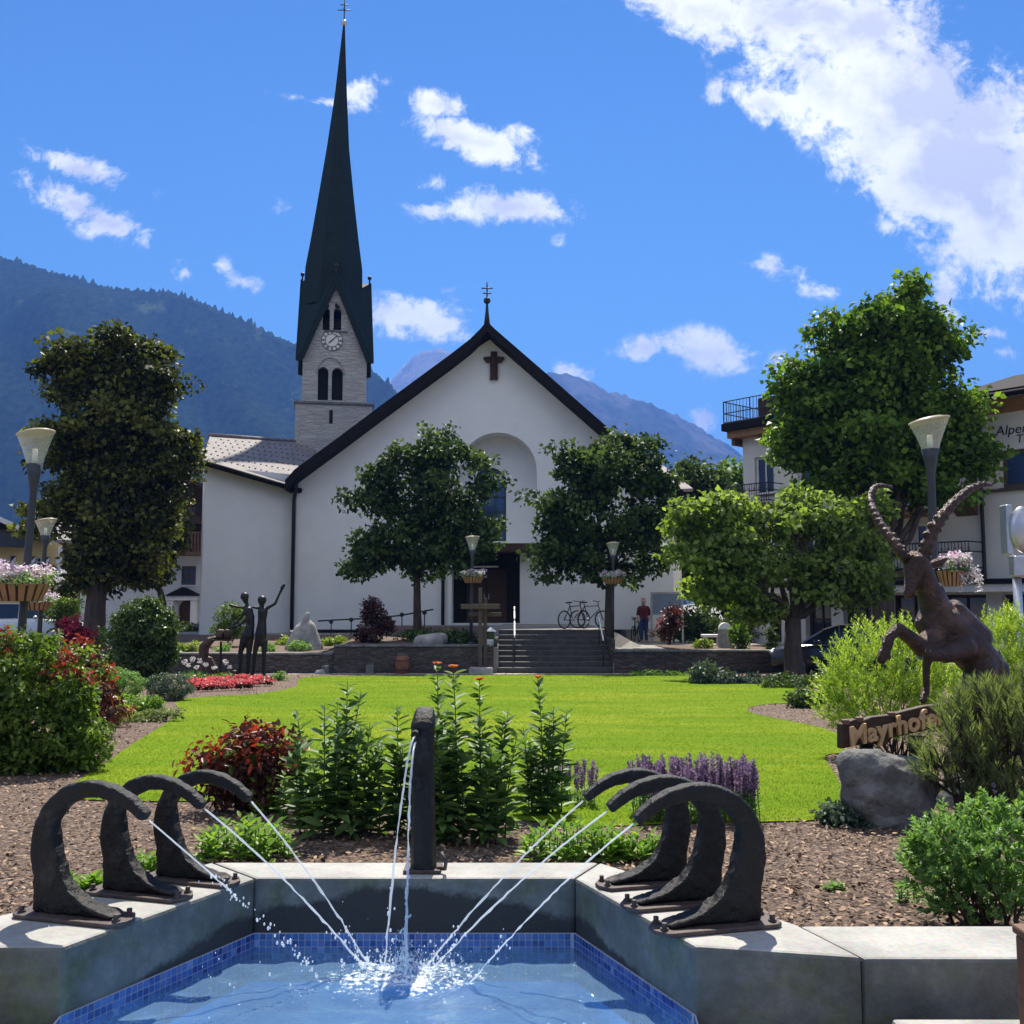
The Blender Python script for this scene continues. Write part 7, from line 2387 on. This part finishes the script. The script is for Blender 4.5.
# person in a red top seen from behind
pp = gpt(643.5, 41); s_ = 41 / F
t = thing('person', 'person in red top and blue trousers standing by the notice board', 'person', pp)
V_ = lambda x_, y_, z_: pp + Vector((x_, y_, z_))
organic('body', [(V_(0, 0, 1.6), V_(0, -.01, 1.68), .09, .095), (V_(0, 0, 1.46), V_(0, 0, 1.56), .055, .055), (V_(-.13, 0, 1.38), V_(.13, 0, 1.38), .1, .1), (V_(0, 0, 1.35), V_(0, 0, 1.0), .15, .14), (V_(-.06, 0, .95), V_(.06, 0, .95), .13, .13),
                 (V_(-.09, 0, .92), V_(-.1, .01, .5), .09, .065), (V_(.09, 0, .92), V_(.1, .03, .5), .09, .065), (V_(-.1, .01, .5), V_(-.1, .03, .08), .062, .042), (V_(.1, .03, .5), V_(.11, .04, .08), .062, .042), (V_(-.1, .03, .05), V_(-.11, -.12, .035), .045, .04), (V_(.11, .04, .05), V_(.13, -.1, .035), .045, .04),
                 (V_(-.19, 0, 1.38), V_(-.25, .02, 1.1), .06, .045), (V_(-.25, .02, 1.1), V_(-.2, -.12, .92), .042, .034), (V_(-.2, -.12, .92), V_(-.19, -.16, .84), .036, .025), (V_(.19, 0, 1.38), V_(.25, .02, 1.1), .06, .045), (V_(.25, .02, 1.1), V_(.22, -.1, .9), .042, .034), (V_(.22, -.1, .9), V_(.21, -.14, .82), .036, .025)], pmat('skin', (.5, .3, .22), (.45, .27, .2), 5, .6), t, vox=.02, sm=3)
M['red_cloth'] = pmat('red_cloth', (.13, .02, .025), (.09, .015, .02), 8, .9); M['denim'] = pmat('denim', (.05, .08, .17), (.04, .06, .13), 8, .9); M['hair'] = pmat('hair', (.03, .02, .015), (.02, .014, .01), 20, .7)
organic('red_top', [(V_(-.13, 0, 1.38), V_(.13, 0, 1.38), .112, .112), (V_(0, 0, 1.35), V_(0, 0, .98), .172, .168), (V_(-.19, 0, 1.38), V_(-.245, .02, 1.14), .075, .062), (V_(.19, 0, 1.38), V_(.245, .02, 1.14), .075, .062)], M['red_cloth'], t, vox=.022, sm=3)
organic('trousers', [(V_(-.06, 0, .95), V_(.06, 0, .95), .15, .15), (V_(-.09, 0, .92), V_(-.1, .01, .5), .108, .085), (V_(.09, 0, .92), V_(.1, .03, .5), .108, .085), (V_(-.1, .01, .5), V_(-.1, .03, .12), .082, .065), (V_(.1, .03, .5), V_(.11, .04, .12), .082, .065)], M['denim'], t, vox=.022, sm=3)
organic('hair', [(V_(0, .035, 1.69), V_(0, .03, 1.72), .095, .09)], M['hair'], t, vox=.02, sm=2)

# notice board
p0_, p1_ = at(652, 643, 39), at(682, 592, 39)
t = thing('notice_board', 'tall notice board with grey frame and blue glass by the church side wall', 'notice board', ((p0_.x + p1_.x) / 2, 39, terr(p0_.x, 39)))
for x_ in (p0_.x, p1_.x):
    mb = MB(); mb.box((x_ - .04, 38.96, terr(x_, 39) - .1), (x_ + .04, 39.04, p1_.z)); obj('post', mb, M['steel'], t, bevel=.008)
zm = at(660, 614, 39).z
mb = MB(); mb.box((p0_.x + .042, 38.97, zm - .05), (p1_.x - .042, 39.03, zm)); mb.box((p0_.x + .042, 38.97, p1_.z - .07), (p1_.x - .042, 39.03, p1_.z)); obj('frame', mb, M['steel'], t)
mb = MB(); mb.box((p0_.x + .045, 38.985, zm + .002), (p1_.x - .045, 39.015, p1_.z - .073)); obj('panel', mb, pmat('panel_glass', (.2, .26, .34), (.24, .3, .38), 1, .15), t)
bush('red_maple_bush', 'dark red small maple in front of the notice board', 'bush', gpt(669, 36), pxlobes(36, [(668, 625, 10, 9), (674, 612, 9, 7), (663, 634, 9, 6), (676, 622, 6, 8)]), 'darkred', 60, 26, .1, .1, extra=[('redleaf', .1, .3, 'red_foliage')])
# white headstone by the wall and planting
p = gpt(724, 33)
t = thing('headstone', 'rounded white stone on a pier above the right stone wall', 'stone', p)
mb = MB(); mb.box((p.x - .2, 32.85, p.z - .1), (p.x + .2, 33.15, p.z + .62)); obj('pier', mb, M['stone_block'], t, bevel=.02)
mb = MB(); mb.prism([Vector((p.x + .2 * cos(pi * i / 10), 32.9, p.z + .622 + .22 * sin(pi * i / 10))) for i in range(11)], (0, .2, 0)); obj('rounded_top', mb, M['white_paint'], t, bevel=.02)
g_ = gpt(702, 32.4); bush('tuft_plant', 'yellow green tuft left of the white headstone', 'plant', g_, [(g_.x, g_.y, g_.z + .15, .25, .2, .18)], 'yellowgreen', 26, 22, .1, .06, asp=.35)
g_ = gpt(738, 32); bush('leafy_bush', 'small round bush right of the white headstone', 'bush', g_, [(g_.x, g_.y, g_.z + .4, .26, .26, .42)], 'lime', 50, 26, .09, .09)
g_ = gpt(770, 31.6); bush('leafy_bush', 'narrow upright bush left of the forked trunk', 'bush', g_, [(g_.x, g_.y, g_.z + .3, .14, .14, .4)], 'box', 30, 26, .08, .08)
# small pale bench slab behind the wall
p = gpt(711, 35); mb = MB(); mb.box((p.x - .35, 34.8, p.z + .3), (p.x + .35, 35.2, p.z + .4)); mb.box((p.x - .28, 34.85, p.z - .05), (p.x - .18, 35.15, p.z + .3)); mb.box((p.x + .18, 34.85, p.z - .05), (p.x + .28, 35.15, p.z + .3))
tag(obj('stone_bench', mb, M['white_paint'], bevel=.02), 'low pale stone bench behind the right wall', 'bench')

# cars
def car(label, loc, ang, paint, Lc=4.3, Wc=1.75, H=1.46, kind='estate'):
    t = thing('parked_car', label, 'car', loc); t.rotation_euler.z = ang
    hw_ = Wc / 2
    # body sections along x: (x, sill, waist, half width)
    sec = [(-.5, .38, .62, .62), (-.485, .3, .74, .78), (-.42, .25, .86, .9), (-.25, .2, .93, .99), (0, .2, .95, 1), (.2, .2, .95, 1), (.33, .22, .9, .98), (.44, .26, .8, .9), (.49, .3, .7, .76), (.5, .38, .6, .62)]
    mb = MB(); rings = []
    for x_, z0, z1, w in sec:
        a_ = hw_ * w
        rings.append([(x_ * Lc, -a_ * .9, z0), (x_ * Lc, -a_, z0 + .12), (x_ * Lc, -a_, (z0 + z1) / 2), (x_ * Lc, -a_ * .95, z1 - .06), (x_ * Lc, -a_ * .8, z1), (x_ * Lc, a_ * .8, z1), (x_ * Lc, a_ * .95, z1 - .06), (x_ * Lc, a_, (z0 + z1) / 2), (x_ * Lc, a_, z0 + .12), (x_ * Lc, a_ * .9, z0)])
    mb.v = [v for r_ in rings for v in r_]; k = 10
    for i in range(len(rings) - 1):
        for j in range(k): mb.f.append((i * k + j, i * k + (j + 1) % k, (i + 1) * k + (j + 1) % k, (i + 1) * k + j))
    mb.f += [tuple(range(k))[::-1], tuple((len(rings) - 1) * k + j for j in range(k))]
    obj('body', mb, paint, t, local=True, smooth=True, bevel=.02)
    # glasshouse
    gs = [(-.44, .9, .9, .86), (-.36, .9, 1.36, .82), (-.2, .9, H, .8), (.02, .9, H, .8), (.14, .9, 1.34, .81), (.27, .88, .92, .84)] if kind == 'estate' else [(-.42, .9, .93, .86), (-.28, .9, 1.33, .8), (-.1, .9, H, .79), (.04, .9, H - .02, .8), (.14, .9, 1.3, .81), (.28, .88, .92, .84)]
    mb = MB(); rings = []
    for x_, z0, z1, w in gs:
        rings.append([(x_ * Lc, -hw_ * w, z0), (x_ * Lc, -hw_ * (w - .1), z1), (x_ * Lc, hw_ * (w - .1), z1), (x_ * Lc, hw_ * w, z0)])
    mb.v = [v for r_ in rings for v in r_]
    for i in range(len(rings) - 1):
        for j in range(4): mb.f.append((i * 4 + j, i * 4 + (j + 1) % 4, (i + 1) * 4 + (j + 1) % 4, (i + 1) * 4 + j))
    mb.f += [(3, 2, 1, 0), tuple(len(mb.v) - 4 + j for j in range(4))]
    obj('window_glass', mb, M['glass_dark'], t, local=True)
    mb = MB()
    rf = [g_ for g_ in gs[1:-1]]
    for i in range(len(rf) - 1):
        (xa, _, za, wa), (xb, _, zb2, wb) = rf[i], rf[i + 1]
        A_ = [(xa * Lc, -hw_ * (wa - .09), za + .006), (xb * Lc, -hw_ * (wb - .09), zb2 + .006), (xb * Lc, hw_ * (wb - .09), zb2 + .006), (xa * Lc, hw_ * (wa - .09), za + .006)]
        mb.add(A_ + [(p_[0], p_[1], p_[2] + .025) for p_ in A_], [(0, 1, 2, 3), (4, 7, 6, 5), (0, 4, 5, 1), (1, 5, 6, 2), (2, 6, 7, 3), (3, 7, 4, 0)])
    obj('roof', mb, paint, t, local=True)
    for sgn in (-1, 1):
        for i in (1, 2, 3):
            xa, _, za, wa = gs[i]
            mb = MB(); mb.tube([(xa * Lc, sgn * hw_ * (wa - .095), za + .005), (xa * Lc, sgn * hw_ * (wa + .005), .9)], .03, 5); obj('pillar', mb, paint, t, local=True)
        xa, _, za, wa = gs[4]; xb, _, zb2, wb = gs[5]
        mb = MB(); mb.tube([(xa * Lc, sgn * hw_ * (wa - .095), za), (xb * Lc, sgn * hw_ * (wb - .08), zb2)], .03, 5); obj('pillar', mb, paint, t, local=True)
    for x_ in (-.32, .31):
        for sgn in (-1, 1):
            mb = MB(); mb.torus((x_ * Lc, sgn * (hw_ - .08), .31), .235, .085, (0, 1, 0), 22, 8); w_ = obj('wheel', mb, M['rubber'], t, local=True, smooth=True)
            mb = MB()
            mb.prism([(x_ * Lc + .2 * cos(2 * pi * i / 16), sgn * (hw_ - .03), .31 + .2 * sin(2 * pi * i / 16)) for i in range(16)], (0, sgn * .03, 0)); obj('rim', mb, M['steel'], w_, local=True)
    for sgn in (-1, 1):
        mb = MB(); mb.ball((.478 * Lc, sgn * hw_ * .62, .66), (.1, .16, .08)); obj('headlight', mb, M['steel'], t, local=True, smooth=True)
        mb = MB(); mb.ball((-.478 * Lc, sgn * hw_ * .66, .72), (.07, .14, .1)); obj('tail_light', mb, M['red_cloth'], t, local=True, smooth=True)
        mb = MB(); mb.ball((.17 * Lc, sgn * (hw_ + .06), .98), (.07, .1, .07)); obj('mirror', mb, paint, t, local=True, smooth=True)
    return t
M['car_silver'] = pmat('car_silver', (.62, .64, .66), (.6, .62, .64), 2, .3, metallic=.3, spec=.6)
M['car_dark'] = pmat('car_dark', (.012, .013, .018), (.014, .015, .02), 2, .22, spec=.7)
g_ = Vector((at(24, 0, 37).x, 37, .6)); car('silver estate car parked behind the left bushes', g_, .12, M['car_silver'])
g_ = Vector((at(845, 0, 29.5).x, 29.6, terr(at(845, 0, 29.5).x, 29.6))); car('dark car parked in front of the hotel behind the spreading tree', g_, pi - .3, M['car_dark'], kind='saloon')

# mirror post at the right edge
p = at(1016, 545, 12.0)
t = thing('traffic_mirror', 'pale metal post with rounded mirror casing at the right edge', 'traffic mirror', (p.x, 12, gp(12)))
mb = MB(); mb.tube([(p.x + .02, 12, gp(12) - .1), (p.x - .01, 12, at(1013, 575, 12).z)], .05, 10); obj('post', mb, M['steel'], t, smooth=True)
a, b_ = at(1005, 555, 12), at(1009, 505, 12)
mb = MB(); mb.box((a.x, 11.92, a.z), (b_.x, 12.1, b_.z)); obj('casing', mb, M['steel'], t, bevel=.015)
c = at(1019, 530, 12); mb = MB(); mb.lathe((0, 0, 0), [(0, 0), (.14, 0), (.16, .02), (.16, .06), (.12, .09), (0, .1)], 22)
mb.v = [(c.x + v[0] * .95 , 11.95 - v[2], c.z + v[1] * 1.75) for v in mb.v]; obj('mirror', mb, M['steel'], t, smooth=True)
a, b_ = at(1011, 577, 12), at(1026, 556, 12); mb = MB(); mb.box((a.x, 11.9, a.z), (b_.x, 12.06, b_.z)); obj('bracket', mb, M['steel'], t, bevel=.02)
